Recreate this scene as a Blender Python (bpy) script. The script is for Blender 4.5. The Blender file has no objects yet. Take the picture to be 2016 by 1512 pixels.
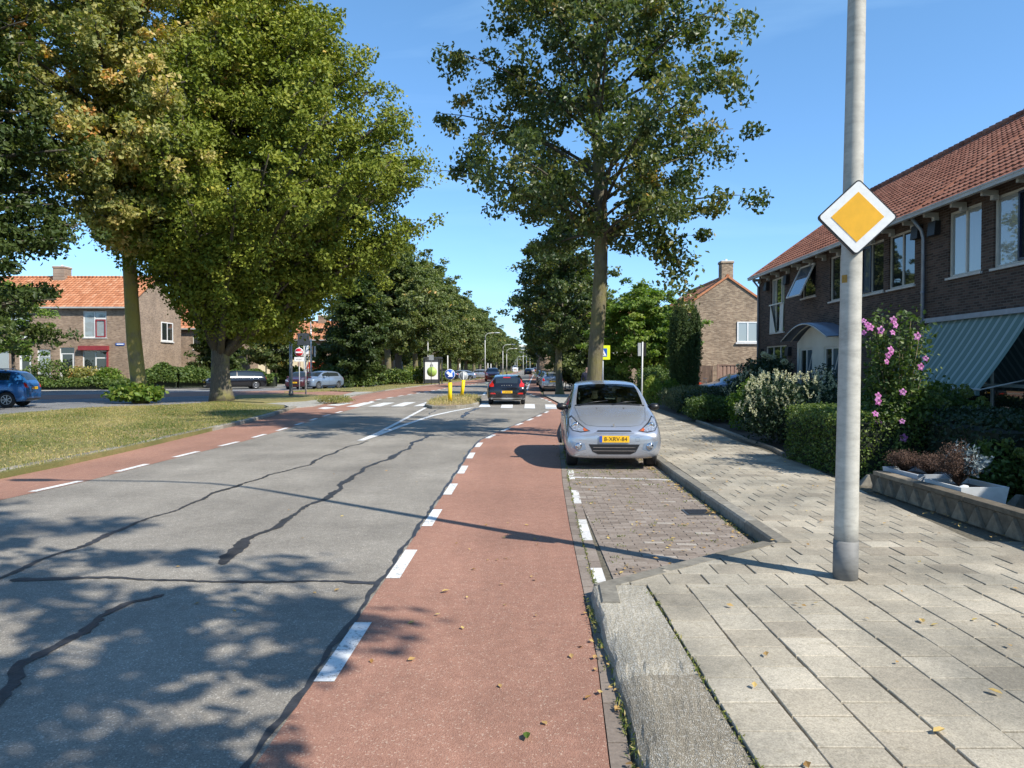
import bpy, bmesh, math, random
import numpy as np
from mathutils import Vector, Matrix
from mathutils.bvhtree import BVHTree
from mathutils.geometry import delaunay_2d_cdt
R=math.radians
C=bpy.context.scene.collection
# ---------------------------------------------------------------- camera
CH=1.75; FPX=1500.0; PITCH=math.atan((756-723)/FPX)
cam=bpy.data.cameras.new('camera'); camo=bpy.data.objects.new('camera',cam); C.objects.link(camo)
cam.sensor_width=36; cam.lens=36*FPX/2016; cam.clip_start=0.05; cam.clip_end=4000
camo.location=(0,0,CH); camo.rotation_euler=(math.pi/2-PITCH,0,0)
bpy.context.scene.camera=camo
# ---------------------------------------------------------------- sky, sun, exposure
SUNV=Vector((.785,-.62,0)).normalized()*math.cos(R(43))+Vector((0,0,math.sin(R(43))))
W=bpy.data.worlds.new('World'); bpy.context.scene.world=W; W.use_nodes=True
nt=W.node_tree; bg=nt.nodes['Background']; sky=nt.nodes.new('ShaderNodeTexSky')
sky.sky_type='NISHITA'; sky.sun_disc=False; sky.sun_elevation=R(43); sky.sun_rotation=math.atan2(SUNV.x,SUNV.y)
sky.air_density=1.0; sky.dust_density=0.15; sky.ozone_density=3.0; sky.altitude=0
tcw=nt.nodes.new('ShaderNodeTexCoord'); mpw=nt.nodes.new('ShaderNodeMapping'); mpw.inputs['Scale'].default_value=(1.2,1.2,7)
mpw.inputs['Rotation'].default_value=(0.12,0.2,0)
nzw=nt.nodes.new('ShaderNodeTexNoise'); nzw.inputs['Scale'].default_value=2.2; nzw.inputs['Detail'].default_value=7; nzw.inputs['Distortion'].default_value=.8
rpw=nt.nodes.new('ShaderNodeValToRGB'); rpw.color_ramp.elements[0].position=.52; rpw.color_ramp.elements[1].position=.85
rpw.color_ramp.elements[1].color=(.13,.13,.13,1)
mxw=nt.nodes.new('ShaderNodeMix'); mxw.data_type='RGBA'; mxw.inputs[7].default_value=(7.0,7.6,8.4,1)
nt.links.new(tcw.outputs['Generated'],mpw.inputs[0]); nt.links.new(mpw.outputs[0],nzw.inputs[0]); nt.links.new(nzw.outputs[0],rpw.inputs[0])
nt.links.new(rpw.outputs[0],mxw.inputs[0]); nt.links.new(sky.outputs[0],mxw.inputs[6]); tnw=nt.nodes.new('ShaderNodeMix'); tnw.data_type='RGBA'; tnw.blend_type='MULTIPLY'; tnw.inputs[0].default_value=1; sxw=nt.nodes.new('ShaderNodeSeparateXYZ'); nt.links.new(tcw.outputs['Generated'],sxw.inputs[0]); rhw=nt.nodes.new('ShaderNodeValToRGB'); rhw.color_ramp.elements[0].position=0.0; rhw.color_ramp.elements[0].color=(.56,.74,1.0,1); rhw.color_ramp.elements[1].position=.42; rhw.color_ramp.elements[1].color=(.70,.94,1.04,1); nt.links.new(sxw.outputs['Z'],rhw.inputs[0]); nt.links.new(rhw.outputs[0],tnw.inputs[7])
nt.links.new(mxw.outputs[2],tnw.inputs[6]); nt.links.new(tnw.outputs[2],bg.inputs[0])
bg.inputs[1].default_value=0.145
sl=bpy.data.lights.new('sun','SUN'); sl.energy=4.8; sl.angle=R(0.53); sl.color=(1,.945,.86)
so=bpy.data.objects.new('sun',sl); C.objects.link(so); so.location=(20,-20,40)
so.rotation_euler=(-SUNV).to_track_quat('-Z','Y').to_euler()
vs=bpy.context.scene.view_settings; vs.view_transform='Standard'; vs.look='None'; vs.gamma=1; vs.exposure=0.60
cy=bpy.context.scene.cycles; cy.max_bounces=6; cy.transparent_max_bounces=8; cy.transmission_bounces=6
# ---------------------------------------------------------------- projection helpers
CP,SP=math.cos(PITCH),math.sin(PITCH)
def ray(px,py):
    x=(px-1008)/FPX; y=-(py-756)/FPX
    return Vector((x, CP+y*SP, -SP+y*CP))
def G(px,py,z=0.0):
    d=ray(px,py); t=(z-CH)/d.z
    return Vector((d.x*t,d.y*t,z))
def P(px,py,Y):
    d=ray(px,py); t=Y/d.y
    return Vector((d.x*t,Y,CH+d.z*t))
def GL(pts,z=0.0): return [G(a,b,z) for a,b in pts]
# ---------------------------------------------------------------- object helpers
def tag(o,label=None,cat=None,group=None,kind=None):
    if label: o['label']=label
    if cat: o['category']=cat
    if group: o['group']=group
    if kind: o['kind']=kind
    return o
def thing(name,label,cat,loc=(0,0,0),rz=0,group=None,scale=1):
    o=bpy.data.objects.new(name,None); C.objects.link(o); o.location=loc; o.rotation_euler=(0,0,rz)
    o.empty_display_size=.2
    if scale!=1: o.scale=(scale,)*3
    return tag(o,label,cat,group)
def dup(root,loc=None,rz=None,label=None,group=None,scale=None,name=None,cat=None):
    r=root.copy(); C.objects.link(r)
    if loc is not None: r.location=loc
    if rz is not None: r.rotation_euler=(0,0,rz)
    if scale is not None: r.scale=(scale,)*3 if not hasattr(scale,'__len__') else scale
    if label: r['label']=label
    if group: r['group']=group
    if cat: r['category']=cat
    for ch in list(root.children):
        c=ch.copy(); C.objects.link(c); c.parent=r
        for g in list(ch.children):
            d=g.copy(); C.objects.link(d); d.parent=c
    return r
class MB:
    def __init__(s): s.v=[]; s.f=[]; s.m=[]; s.t=[]; s.sm=[]
    def add(s,vs,fs,m=0,tint=0.0,smooth=False):
        b=len(s.v); s.v.extend([tuple(p) for p in vs])
        for f in fs: s.f.append([b+i for i in f]); s.m.append(m); s.t.append(tint); s.sm.append(smooth)
    def box(s,x0,x1,y0,y1,z0,z1,m=0,tint=0.0,bev=0):
        if x0>x1: x0,x1=x1,x0
        if y0>y1: y0,y1=y1,y0
        s.add([(x0,y0,z0),(x1,y0,z0),(x1,y1,z0),(x0,y1,z0),(x0,y0,z1),(x1,y0,z1),(x1,y1,z1),(x0,y1,z1)],
              [(3,2,1,0),(4,5,6,7),(0,1,5,4),(1,2,6,5),(2,3,7,6),(3,0,4,7)],m,tint)
    def obox(s,c,sx,sy,sz,M=None,m=0,tint=0.0):
        M=M or Matrix.Identity(3); c=Vector(c); vs=[]
        for dz in(-1,1):
            for dx,dy in((-1,-1),(1,-1),(1,1),(-1,1)): vs.append(c+M@Vector((dx*sx/2,dy*sy/2,dz*sz/2)))
        s.add(vs,[(3,2,1,0),(4,5,6,7),(0,1,5,4),(1,2,6,5),(2,3,7,6),(3,0,4,7)],m,tint)
    def beam(s,a,b,w,h,m=0,tint=0.0):
        a=Vector(a);b=Vector(b);d=b-a;L=d.length
        if L<1e-6:return
        y=d/L; up=Vector((0,0,1)) if abs(y.z)<.95 else Vector((1,0,0)); x=y.cross(up).normalized(); z=x.cross(y)
        M=Matrix((x,y,z)).transposed(); s.obox((a+b)/2,w,L,h,M,m,tint)
    def tube(s,pts,rs,n=10,m=0,cap=True,tint=0.0,smooth=True,flat=1.0):
        pts=[Vector(p) for p in pts]
        if not hasattr(rs,'__len__'): rs=[rs]*len(pts)
        vs=[]; px=None
        for i,p in enumerate(pts):
            d=(pts[min(i+1,len(pts)-1)]-pts[max(i-1,0)])
            d=d.normalized() if d.length>1e-9 else Vector((0,0,1))
            if px is None: px=d.orthogonal().normalized()
            px=(px-d*px.dot(d)); px=px.normalized() if px.length>1e-6 else d.orthogonal().normalized()
            py=d.cross(px)
            for k in range(n):
                a=2*math.pi*k/n; vs.append(p+px*(rs[i]*math.cos(a))+py*(rs[i]*flat*math.sin(a)))
        fs=[]
        for i in range(len(pts)-1):
            for k in range(n):
                k2=(k+1)%n; fs.append((i*n+k,i*n+k2,(i+1)*n+k2,(i+1)*n+k))
        s.add(vs,fs,m,tint,smooth)
        if cap:
            b=len(s.v)-len(vs)
            s.f.append([b+k for k in range(n)][::-1]); s.m.append(m); s.t.append(tint); s.sm.append(False)
            e=b+(len(pts)-1)*n
            s.f.append([e+k for k in range(n)]); s.m.append(m); s.t.append(tint); s.sm.append(False)
    def prism(s,poly,z0,z1,m=0,tint=0.0,bottom=False):
        n=len(poly); a=sum(poly[i][0]*poly[(i+1)%n][1]-poly[(i+1)%n][0]*poly[i][1] for i in range(n))
        if a<0: poly=poly[::-1]
        vs=[(p[0],p[1],z0) for p in poly]+[(p[0],p[1],z1) for p in poly]
        fs=[tuple(range(n,2*n))]+[(i,(i+1)%n,n+(i+1)%n,n+i) for i in range(n)]
        if bottom: fs.append(tuple(range(n))[::-1])
        s.add(vs,fs,m,tint)
    def lathe(s,prof,c=(0,0,0),axis='z',n=24,m=0,tint=0.0,smooth=True):
        vs=[];c=Vector(c)
        for r,h in prof:
            for k in range(n):
                a=2*math.pi*k/n
                q={'z':(r*math.cos(a),r*math.sin(a),h),'x':(h,r*math.cos(a),r*math.sin(a)),'y':(r*math.sin(a),h,r*math.cos(a))}[axis]
                vs.append(c+Vector(q))
        fs=[]
        for i in range(len(prof)-1):
            for k in range(n):
                k2=(k+1)%n; fs.append((i*n+k,i*n+k2,(i+1)*n+k2,(i+1)*n+k))
        s.add(vs,fs,m,tint,smooth)
    def build(s,name,mats,parent=None,loc=None,bevel=0):
        me=bpy.data.meshes.new(name); me.from_pydata(s.v,[],s.f)
        if not isinstance(mats,(list,tuple)): mats=[mats]
        for q in mats: me.materials.append(q)
        me.polygons.foreach_set('material_index',s.m); me.polygons.foreach_set('use_smooth',s.sm)
        at=me.attributes.new('tint','FLOAT','FACE'); at.data.foreach_set('value',s.t)
        me.update(); o=bpy.data.objects.new(name,me); C.objects.link(o)
        if parent: o.parent=parent
        if loc is not None: o.location=loc
        if bevel:
            b=o.modifiers.new('bevel','BEVEL'); b.width=bevel; b.segments=2; b.limit_method='ANGLE'; b.angle_limit=R(40)
        return o
def struct(o): o['kind']='structure'; return o
def mesh_np(name,V,F,mats,tint=None,parent=None,smooth=False):
    me=bpy.data.meshes.new(name); n=len(V); k=F.shape[1]; m=len(F)
    me.vertices.add(n); me.vertices.foreach_set('co',V.astype(np.float32).ravel())
    me.loops.add(m*k); me.loops.foreach_set('vertex_index',F.astype(np.int32).ravel())
    me.polygons.add(m); me.polygons.foreach_set('loop_start',np.arange(0,m*k,k,dtype=np.int32))
    try: me.polygons.foreach_set('loop_total',np.full(m,k,dtype=np.int32))
    except Exception: pass
    if not isinstance(mats,(list,tuple)): mats=[mats]
    for q in mats: me.materials.append(q)
    if tint is not None:
        at=me.attributes.new('tint','FLOAT','FACE'); at.data.foreach_set('value',tint.astype(np.float32))
    me.polygons.foreach_set('use_smooth',np.full(m,smooth))
    me.update(calc_edges=True); me.validate()
    o=bpy.data.objects.new(name,me); C.objects.link(o)
    if parent: o.parent=parent
    return o
def text_mesh(name,txt,size,mat_,parent,loc,rot,depth=.002,align='CENTER',sx=1.0,bold=0.0):
    cu=bpy.data.curves.new('t','FONT'); cu.body=txt; cu.size=size; cu.extrude=depth; cu.align_x=align; cu.align_y='CENTER'; cu.offset=bold
    t=bpy.data.objects.new('t',cu); C.objects.link(t)
    dg=bpy.context.evaluated_depsgraph_get(); me=bpy.data.meshes.new_from_object(t.evaluated_get(dg)); me.name=name
    bpy.data.objects.remove(t); bpy.data.curves.remove(cu)
    me.materials.clear(); me.materials.append(mat_)
    o=bpy.data.objects.new(name,me); C.objects.link(o); o.parent=parent; o.location=loc; o.rotation_euler=rot; o.scale=(sx,1,1)
    return o
# ---------------------------------------------------------------- materials
MT={}
def nmat(name):
    m=bpy.data.materials.new(name); m.use_nodes=True; n=m.node_tree; b=n.nodes['Principled BSDF']
    MT[name]=m; return m,n,b
def N(n,t,**k):
    x=n.nodes.new(t)
    for a,v in k.items():
        if a.startswith('_'): x.inputs[int(a[1:])].default_value=v
        else: setattr(x,a,v)
    return x
def L(n,a,b): n.links.new(a,b)
def ramp(n,stops,interp='LINEAR'):
    r=n.nodes.new('ShaderNodeValToRGB'); e=r.color_ramp.elements; r.color_ramp.interpolation=interp
    while len(e)<len(stops): e.new(.5)
    for i,(p,c) in enumerate(stops): e[i].position=p; e[i].color=(*c,1) if len(c)==3 else c
    return r
def mix(n,fac,a,b,mode='MIX'):
    x=n.nodes.new('ShaderNodeMix'); x.data_type='RGBA'; x.blend_type=mode
    for s,v in((0,fac),(6,a),(7,b)):
        if hasattr(v,'is_linked') or hasattr(v,'links'): n.links.new(v,x.inputs[s])
        else: x.inputs[s].default_value=(v if not isinstance(v,tuple) or len(v)==4 else (*v,1))
    return x.outputs[2]
def mul(n,a,b,op='MULTIPLY'):
    x=n.nodes.new('ShaderNodeMath'); x.operation=op
    for s,v in((0,a),(1,b)):
        if hasattr(v,'links'): n.links.new(v,x.inputs[s])
        else: x.inputs[s].default_value=v
    return x.outputs[0]
def noise(n,scale,detail=4,rough=.55,vec=None,dist=0):
    x=n.nodes.new('ShaderNodeTexNoise'); x.inputs['Scale'].default_value=scale; x.inputs['Detail'].default_value=detail
    x.inputs['Roughness'].default_value=rough; x.inputs['Distortion'].default_value=dist
    if vec is not None: n.links.new(vec,x.inputs[0])
    return x.outputs[0]
def ocoord(n):
    return n.nodes.new('ShaderNodeTexCoord').outputs['Object']
def bump(n,h,st,dist,b):
    x=n.nodes.new('ShaderNodeBump'); x.inputs['Strength'].default_value=st; x.inputs['Distance'].default_value=dist
    n.links.new(h,x.inputs['Height']); n.links.new(x.outputs[0],b.inputs['Normal']); return x
def simple(name,col,rough=.6,var=.12,scale=6,metal=0,bmp=0,bscale=80,spec=.5,coat=0,emis=None):
    m,n,b=nmat(name); co=ocoord(n)
    f=noise(n,scale,5,.6,co)
    dk=tuple(c*(1-var*1.6) for c in col); lt=tuple(min(1,c*(1+var*1.6)) for c in col)
    r=ramp(n,[(.25,dk),(.75,lt)]); L(n,f,r.inputs[0]); L(n,r.outputs[0],b.inputs['Base Color'])
    b.inputs['Roughness'].default_value=rough; b.inputs['Metallic'].default_value=metal; b.inputs['Specular IOR Level'].default_value=spec
    if coat: b.inputs['Coat Weight'].default_value=coat; b.inputs['Coat Roughness'].default_value=.03
    if bmp: bump(n,noise(n,bscale,3,.6,co),bmp,.01,b)
    return m
def tintmix(name,stops,rough=.8,scale=25,var=.25,bmp=.3,bscale=120,bd=.004,spec=.3,extra=None):
    """colour from per-face tint plus noise"""
    m,n,b=nmat(name); co=ocoord(n)
    a=n.nodes.new('ShaderNodeAttribute'); a.attribute_name='tint'
    r=ramp(n,stops); L(n,a.outputs['Fac'],r.inputs[0])
    f=noise(n,scale,5,.65,co); rr=ramp(n,[(.3,(1-var,)*3),(.7,(1+var,)*3)]); L(n,f,rr.inputs[0])
    c=mix(n,1.0,r.outputs[0],rr.outputs[0],'MULTIPLY')
    if extra: c=extra(n,co,c)
    L(n,c,b.inputs['Base Color']); b.inputs['Roughness'].default_value=rough; b.inputs['Specular IOR Level'].default_value=spec
    if bmp: bump(n,noise(n,bscale,4,.7,co),bmp,bd,b)
    return m
def leafmat(name,stops,rough=.45,trans=.3,tcol=(1.5,1.7,.6),spec=.35,gain=1.0):
    m,n,b=nmat(name); a=n.nodes.new('ShaderNodeAttribute'); a.attribute_name='tint'
    stops=[(p,tuple(min(.9,x*gain) for x in c)) for p,c in stops]
    r=ramp(n,stops); L(n,a.outputs['Fac'],r.inputs[0]); L(n,r.outputs[0],b.inputs['Base Color'])
    b.inputs['Roughness'].default_value=rough; b.inputs['Specular IOR Level'].default_value=spec
    t=n.nodes.new('ShaderNodeBsdfTranslucent'); L(n,mix(n,1.0,r.outputs[0],tcol,'MULTIPLY'),t.inputs[0])
    mx=n.nodes.new('ShaderNodeMixShader'); mx.inputs[0].default_value=trans
    L(n,b.outputs[0],mx.inputs[1]); L(n,t.outputs[0],mx.inputs[2]); L(n,mx.outputs[0],n.nodes['Material Output'].inputs[0])
    return m
def asphalt(name,c0,c1,speck,speckc,patch=.25,bs=.5,dark=(.8,.8,.8)):
    m,n,b=nmat(name); co=ocoord(n)
    v=n.nodes.new('ShaderNodeTexVoronoi'); v.inputs['Scale'].default_value=170; L(n,co,v.inputs[0])
    r=ramp(n,[(0,c0),(1,c1)]); L(n,v.outputs['Color'],r.inputs[0])
    v2=n.nodes.new('ShaderNodeTexVoronoi'); v2.inputs['Scale'].default_value=125; L(n,co,v2.inputs[0])
    rs=ramp(n,[(speck,(0,0,0)),(speck+.03,(1,1,1))]); L(n,mul(n,v2.outputs['Color'],1.0),rs.inputs[0])
    c=mix(n,mul(n,rs.outputs[0],.55),r.outputs[0],speckc)
    f=noise(n,.55,6,.6,co); rr=ramp(n,[(.3,(1-patch,)*3),(.7,(1+patch,)*3)]); L(n,f,rr.inputs[0])
    c=mix(n,1.0,c,rr.outputs[0],'MULTIPLY')
    f2=noise(n,9,5,.7,co); r2=ramp(n,[(.3,(.86,)*3),(.7,(1.12,)*3)]); L(n,f2,r2.inputs[0]); c=mix(n,1.0,c,r2.outputs[0],'MULTIPLY')
    mp=n.nodes.new('ShaderNodeMapping'); mp.inputs['Scale'].default_value=(1.1,.05,1); L(n,co,mp.inputs[0])
    f3=noise(n,1.0,3,.5,mp.outputs[0]); r3=ramp(n,[(.35,(.9,)*3),(.65,(1.08,)*3)]); L(n,f3,r3.inputs[0]); c=mix(n,1.0,c,r3.outputs[0],'MULTIPLY')
    L(n,c,b.inputs['Base Color']); b.inputs['Roughness'].default_value=.82; b.inputs['Specular IOR Level'].default_value=.35
    bump(n,v.outputs['Distance'],bs,.006,b); return m
asphalt('asphalt',(.158,.142,.116),(.315,.286,.238),.80,(.53,.49,.42))
asphalt('asphalt_old',(.10,.10,.10),(.25,.25,.245),.75,(.45,.45,.43))
asphalt('red_asphalt',(.240,.116,.078),(.375,.208,.146),.83,(.54,.40,.30),patch=.14)
asphalt('rough_patch',(.20,.17,.12),(.37,.325,.245),.72,(.55,.53,.47),bs=1.0)
asphalt('rough_patch_light',(.26,.23,.17),(.50,.45,.35),.66,(.62,.60,.54),bs=1.0)
simple('bitumen',(.04,.04,.044),.45,.3,12,bmp=.3,bscale=60)
def paint_mat():
    m,n,b=nmat('road_paint'); co=ocoord(n); f=noise(n,38,6,.75,co); f2=noise(n,3,4,.6,co)
    r=ramp(n,[(.43,(.27,.27,.25)),(.485,(.70,.70,.67)),(.8,(.86,.86,.83))]); L(n,mul(n,mul(n,f,.75),mul(n,f2,.28),'ADD'),r.inputs[0])
    L(n,r.outputs[0],b.inputs['Base Color']); b.inputs['Roughness'].default_value=.6; bump(n,f,.3,.004,b)
paint_mat()
def lich(n,co,c):
    f=noise(n,.9,6,.65,co); r=ramp(n,[(.36,(.60,.61,.60)),(.62,(1.12,1.10,1.05))]); L(n,f,r.inputs[0])
    c=mix(n,1.0,c,r.outputs[0],'MULTIPLY')
    v=n.nodes.new('ShaderNodeTexVoronoi'); v.inputs['Scale'].default_value=150; L(n,co,v.inputs[0])
    r2=ramp(n,[(0,(.72,.72,.7)),(.5,(1,1,1)),(1,(1.25,1.25,1.22))]); L(n,v.outputs['Color'],r2.inputs[0])
    c=mix(n,1.0,c,r2.outputs[0],'MULTIPLY')
    f3=noise(n,14,4,.6,co); r3=ramp(n,[(.60,(1,1,1)),(.72,(.8,.79,.75))]); L(n,f3,r3.inputs[0])
    return mix(n,1.0,c,r3.outputs[0],'MULTIPLY')
tintmix('paving_tile',[(0,(.285,.25,.20)),(.5,(.36,.323,.26)),(1,(.435,.395,.325))],.85,30,.12,.45,160,.004,extra=lich)
tintmix('bay_brick',[(0,(.165,.132,.105)),(.5,(.228,.186,.15)),(.93,(.28,.235,.195)),(1,(.35,.31,.26))],.85,40,.2,.4,120,.004)
tintmix('garden_wall_stone',[(0,(.10,.085,.062)),(1,(.22,.185,.135))],.9,10,.35,.5,140,.005)  # kept dark so the wall's shaded front is carried by the stone colour
tintmix('white_brick',[(0,(.5,.49,.46)),(1,(.7,.69,.66))],.8,30,.25,.3,120,.004)
tintmix('kerb_stone',[(0,(.16,.145,.115)),(1,(.29,.27,.225))],.9,14,.3,.5,140,.005)
simple('joint_soil',(.11,.095,.065),.95,.4,40,bmp=.5,bscale=90)
simple('rough_concrete',(.33,.315,.275),.9,.32,9,bmp=.9,bscale=70)
simple('soil',(.07,.05,.035),.95,.3,20,bmp=.6,bscale=60)
def grassmat(name,a,b_,c_,d):
    m,n,b=nmat(name); co=ocoord(n)
    f=noise(n,.45,7,.72,co); f2=noise(n,35,4,.8,co)
    r=ramp(n,[(.25,a),(.45,b_),(.6,c_),(.8,d)]); L(n,mul(n,mul(n,f,.62),mul(n,f2,.38),'ADD'),r.inputs[0])
    L(n,r.outputs[0],b.inputs['Base Color']); b.inputs['Roughness'].default_value=.9; bump(n,f2,.9,.03,b); return m
grassmat('verge_grass',(.075,.095,.022),(.16,.155,.045),(.30,.235,.095),(.42,.31,.155))
grassmat('far_ground',(.06,.075,.025),(.12,.13,.05),(.2,.18,.09),(.25,.22,.13))
leafmat('blade',[(0,(.08,.12,.02)),(.5,(.22,.23,.06)),(1,(.46,.37,.17))],.7,.3)
leafmat('dry_leaf',[(0,(.32,.17,.05)),(.5,(.48,.32,.12)),(1,(.6,.47,.16))],.7,.25,(1.2,1.1,.8))
# foliage
leafmat('lime_leaf',[(0,(.026,.043,.014)),(.45,(.055,.078,.022)),(.72,(.115,.122,.034)),(.88,(.20,.16,.045)),(1,(.30,.15,.03))],.42,.32,spec=.4,gain=1.35)
leafmat('dry_lime_leaf',[(0,(.055,.068,.020)),(.35,(.115,.122,.036)),(.65,(.21,.185,.055)),(.9,(.31,.225,.085)),(1,(.34,.16,.05))],.5,.34,gain=1.8)
leafmat('hornbeam_leaf',[(0,(.055,.075,.010)),(.5,(.122,.142,.018)),(.85,(.205,.195,.030)),(1,(.32,.20,.045))],.55,.22,tcol=(1.2,1.35,.4),spec=.2,gain=1.5)
leafmat('dark_leaf',[(0,(.022,.036,.009)),(.5,(.042,.060,.015)),(.85,(.075,.088,.022)),(1,(.15,.11,.03))],.42,.25,spec=.3,gain=1.5)
leafmat('avenue_leaf',[(0,(.035,.048,.016)),(.5,(.072,.088,.027)),(.8,(.13,.135,.044)),(.94,(.20,.165,.055)),(1,(.28,.16,.05))],.5,.32,gain=1.95)
leafmat('bright_leaf',[(0,(.07,.13,.02)),(.5,(.13,.2,.03)),(1,(.24,.28,.05))],.5,.35)
leafmat('yew_leaf',[(0,(.014,.026,.008)),(.6,(.03,.048,.012)),(1,(.07,.085,.02))],.6,.15,gain=2.0)
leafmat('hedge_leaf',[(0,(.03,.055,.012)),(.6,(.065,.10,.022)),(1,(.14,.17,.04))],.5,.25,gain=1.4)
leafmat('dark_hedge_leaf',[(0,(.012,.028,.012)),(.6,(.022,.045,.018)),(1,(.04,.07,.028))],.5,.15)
leafmat('pale_flower',[(0,(.30,.33,.16)),(1,(.66,.64,.44))],.6,.3,(1.1,1.1,.9))
leafmat('white_petal',[(0,(.6,.6,.55)),(1,(.85,.85,.8))],.6,.3,(1,1,1))
leafmat('green_flower',[(0,(.10,.13,.03)),(1,(.22,.24,.07))],.6,.3)
leafmat('pink_petal',[(0,(.42,.10,.30)),(.6,(.62,.20,.50)),(1,(.75,.38,.65))],.5,.35,(1.1,1,1.1))
leafmat('red_flower',[(0,(.55,.08,.03)),(1,(.75,.16,.05))],.5,.3,(1.1,1,1))
leafmat('dead_twig',[(0,(.06,.036,.024)),(1,(.17,.10,.07))],.8,.1,(1,1,1))
leafmat('perennial_leaf',[(0,(.05,.07,.03)),(1,(.17,.18,.09))],.6,.2)
leafmat('silver_leaf',[(0,(.11,.15,.16)),(1,(.26,.32,.34))],.6,.15,(1,1,1))
def bark(name,dark,lightc,moss,mossamt,scale=1.0):
    m,n,b=nmat(name); co=ocoord(n)
    mp=n.nodes.new('ShaderNodeMapping'); mp.inputs['Scale'].default_value=(1,1,.28); L(n,co,mp.inputs[0])
    f=noise(n,16*scale,6,.7,mp.outputs[0],.6); f2=noise(n,1.3,4,.6,co)
    r=ramp(n,[(.3,dark),(.7,lightc)]); L(n,f,r.inputs[0])
    rm=ramp(n,[(mossamt,(0,0,0)),(mossamt+.18,(1,1,1))]); L(n,f2,rm.inputs[0])
    L(n,mix(n,mul(n,rm.outputs[0],.75),r.outputs[0],moss),b.inputs['Base Color']); b.inputs['Roughness'].default_value=.9
    bump(n,f,1.0,.03,b); return m
bark('lime_bark',(.045,.037,.026),(.19,.16,.115),(.17,.15,.045),.42)
bark('moss_bark',(.12,.10,.06),(.27,.23,.13),(.33,.28,.055),.36)
bark('hornbeam_bark',(.055,.045,.032),(.17,.145,.10),(.26,.24,.06),.5)
bark('limb_bark',(.035,.03,.022),(.10,.085,.06),(.10,.09,.035),.5)
bark('dark_bark',(.05,.04,.03),(.16,.13,.10),(.14,.13,.05),.6)
# masonry
def brickmat(name,plane,cols,mortar,bw=.215,bh=.062,msize=.010,stain=.25):
    m,n,b=nmat(name); co=ocoord(n); s=n.nodes.new('ShaderNodeSeparateXYZ'); L(n,co,s.inputs[0])
    c=n.nodes.new('ShaderNodeCombineXYZ'); L(n,s.outputs['Y' if plane=='yz' else 'X'],c.inputs[0]); L(n,s.outputs['Z'],c.inputs[1])
    br=n.nodes.new('ShaderNodeTexBrick'); L(n,c.outputs[0],br.inputs['Vector'])
    br.inputs['Scale'].default_value=1; br.inputs['Brick Width'].default_value=bw; br.inputs['Row Height'].default_value=bh
    br.inputs['Mortar Size'].default_value=msize; br.inputs['Mortar Smooth'].default_value=.3; br.inputs['Bias'].default_value=0
    br.inputs['Color1'].default_value=(0,0,0,1); br.inputs['Color2'].default_value=(1,1,1,1); br.inputs['Mortar'].default_value=(.5,.5,.5,1)
    r=ramp(n,[(0,cols[0]),(.5,cols[1]),(1,cols[2])]); L(n,br.outputs['Color'],r.inputs[0])
    x=mix(n,br.outputs['Fac'],r.outputs[0],mortar)
    f=noise(n,.8,6,.65,co); rr=ramp(n,[(.3,(1-stain,)*3),(.7,(1+stain,)*3)]); L(n,f,rr.inputs[0]); x=mix(n,1.0,x,rr.outputs[0],'MULTIPLY')
    f=noise(n,30,4,.65,co); rr=ramp(n,[(.3,(.85,)*3),(.7,(1.15,)*3)]); L(n,f,rr.inputs[0]); x=mix(n,1.0,x,rr.outputs[0],'MULTIPLY')
    L(n,x,b.inputs['Base Color']); b.inputs['Roughness'].default_value=.88
    h=mul(n,br.outputs['Fac'],-1.0); h=mul(n,h,mul(n,f,.5),'ADD'); bump(n,h,.7,.008,b); return m
DB=((.042,.024,.018),(.078,.046,.034),(.125,.078,.058)); 
brickmat('terrace_brick',  'yz',DB,(.115,.10,.085)); brickmat('terrace_brick_end','xz',DB,(.19,.17,.15))
TB=((.19,.125,.075),(.30,.205,.125),(.42,.31,.20))
brickmat('gable_brick','xz',TB,(.26,.22,.17)); brickmat('gable_brick_side','yz',TB,(.26,.22,.17))
RB=((.19,.12,.075),(.28,.19,.12),(.37,.26,.175))
brickmat('corner_brick','xz',RB,(.30,.25,.20)); brickmat('corner_brick_side','yz',RB,(.30,.25,.20))
def mossr(n,co,c):
    f=noise(n,2.2,5,.7,co); r=ramp(n,[(.55,(1,1,1)),(.75,(.62,.6,.56))]); L(n,f,r.inputs[0]); return mix(n,1.0,c,r.outputs[0],'MULTIPLY')
tintmix('terrace_roof_tile',[(0,(.19,.075,.048)),(.5,(.27,.112,.070)),(1,(.34,.165,.112))],.8,20,.2,.25,80,.004,extra=mossr)
tintmix('orange_roof_tile',[(0,(.36,.135,.06)),(.5,(.48,.20,.095)),(1,(.56,.29,.165))],.8,8,.2,.25,80,.004,extra=mossr)
simple('white_frame',(.72,.72,.69),.4,.06,3); simple('cream_frame',(.60,.58,.52),.45,.1,3)
simple('sill',(.62,.61,.58),.6,.1,4); simple('red_frame',(.26,.035,.04),.45,.1,4); simple('navy_frame',(.012,.018,.045),.3,.1,4)
simple('gutter',(.50,.50,.47),.5,.12,2); simple('rafter',(.42,.39,.33),.7,.2,4); simple('zinc',(.30,.34,.40),.4,.12,4,metal=.4)
simple('render_white',(.70,.68,.60),.8,.06,1.5,bmp=.1,bscale=60); simple('cream_render',(.72,.60,.40),.8,.06,1)
simple('canopy_panel',(.16,.19,.25),.25,.1,2,spec=.6); simple('black_plastic',(.02,.02,.022),.5,.2,20); simple('curtain',(.62,.62,.60),.8,.1,14)
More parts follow.
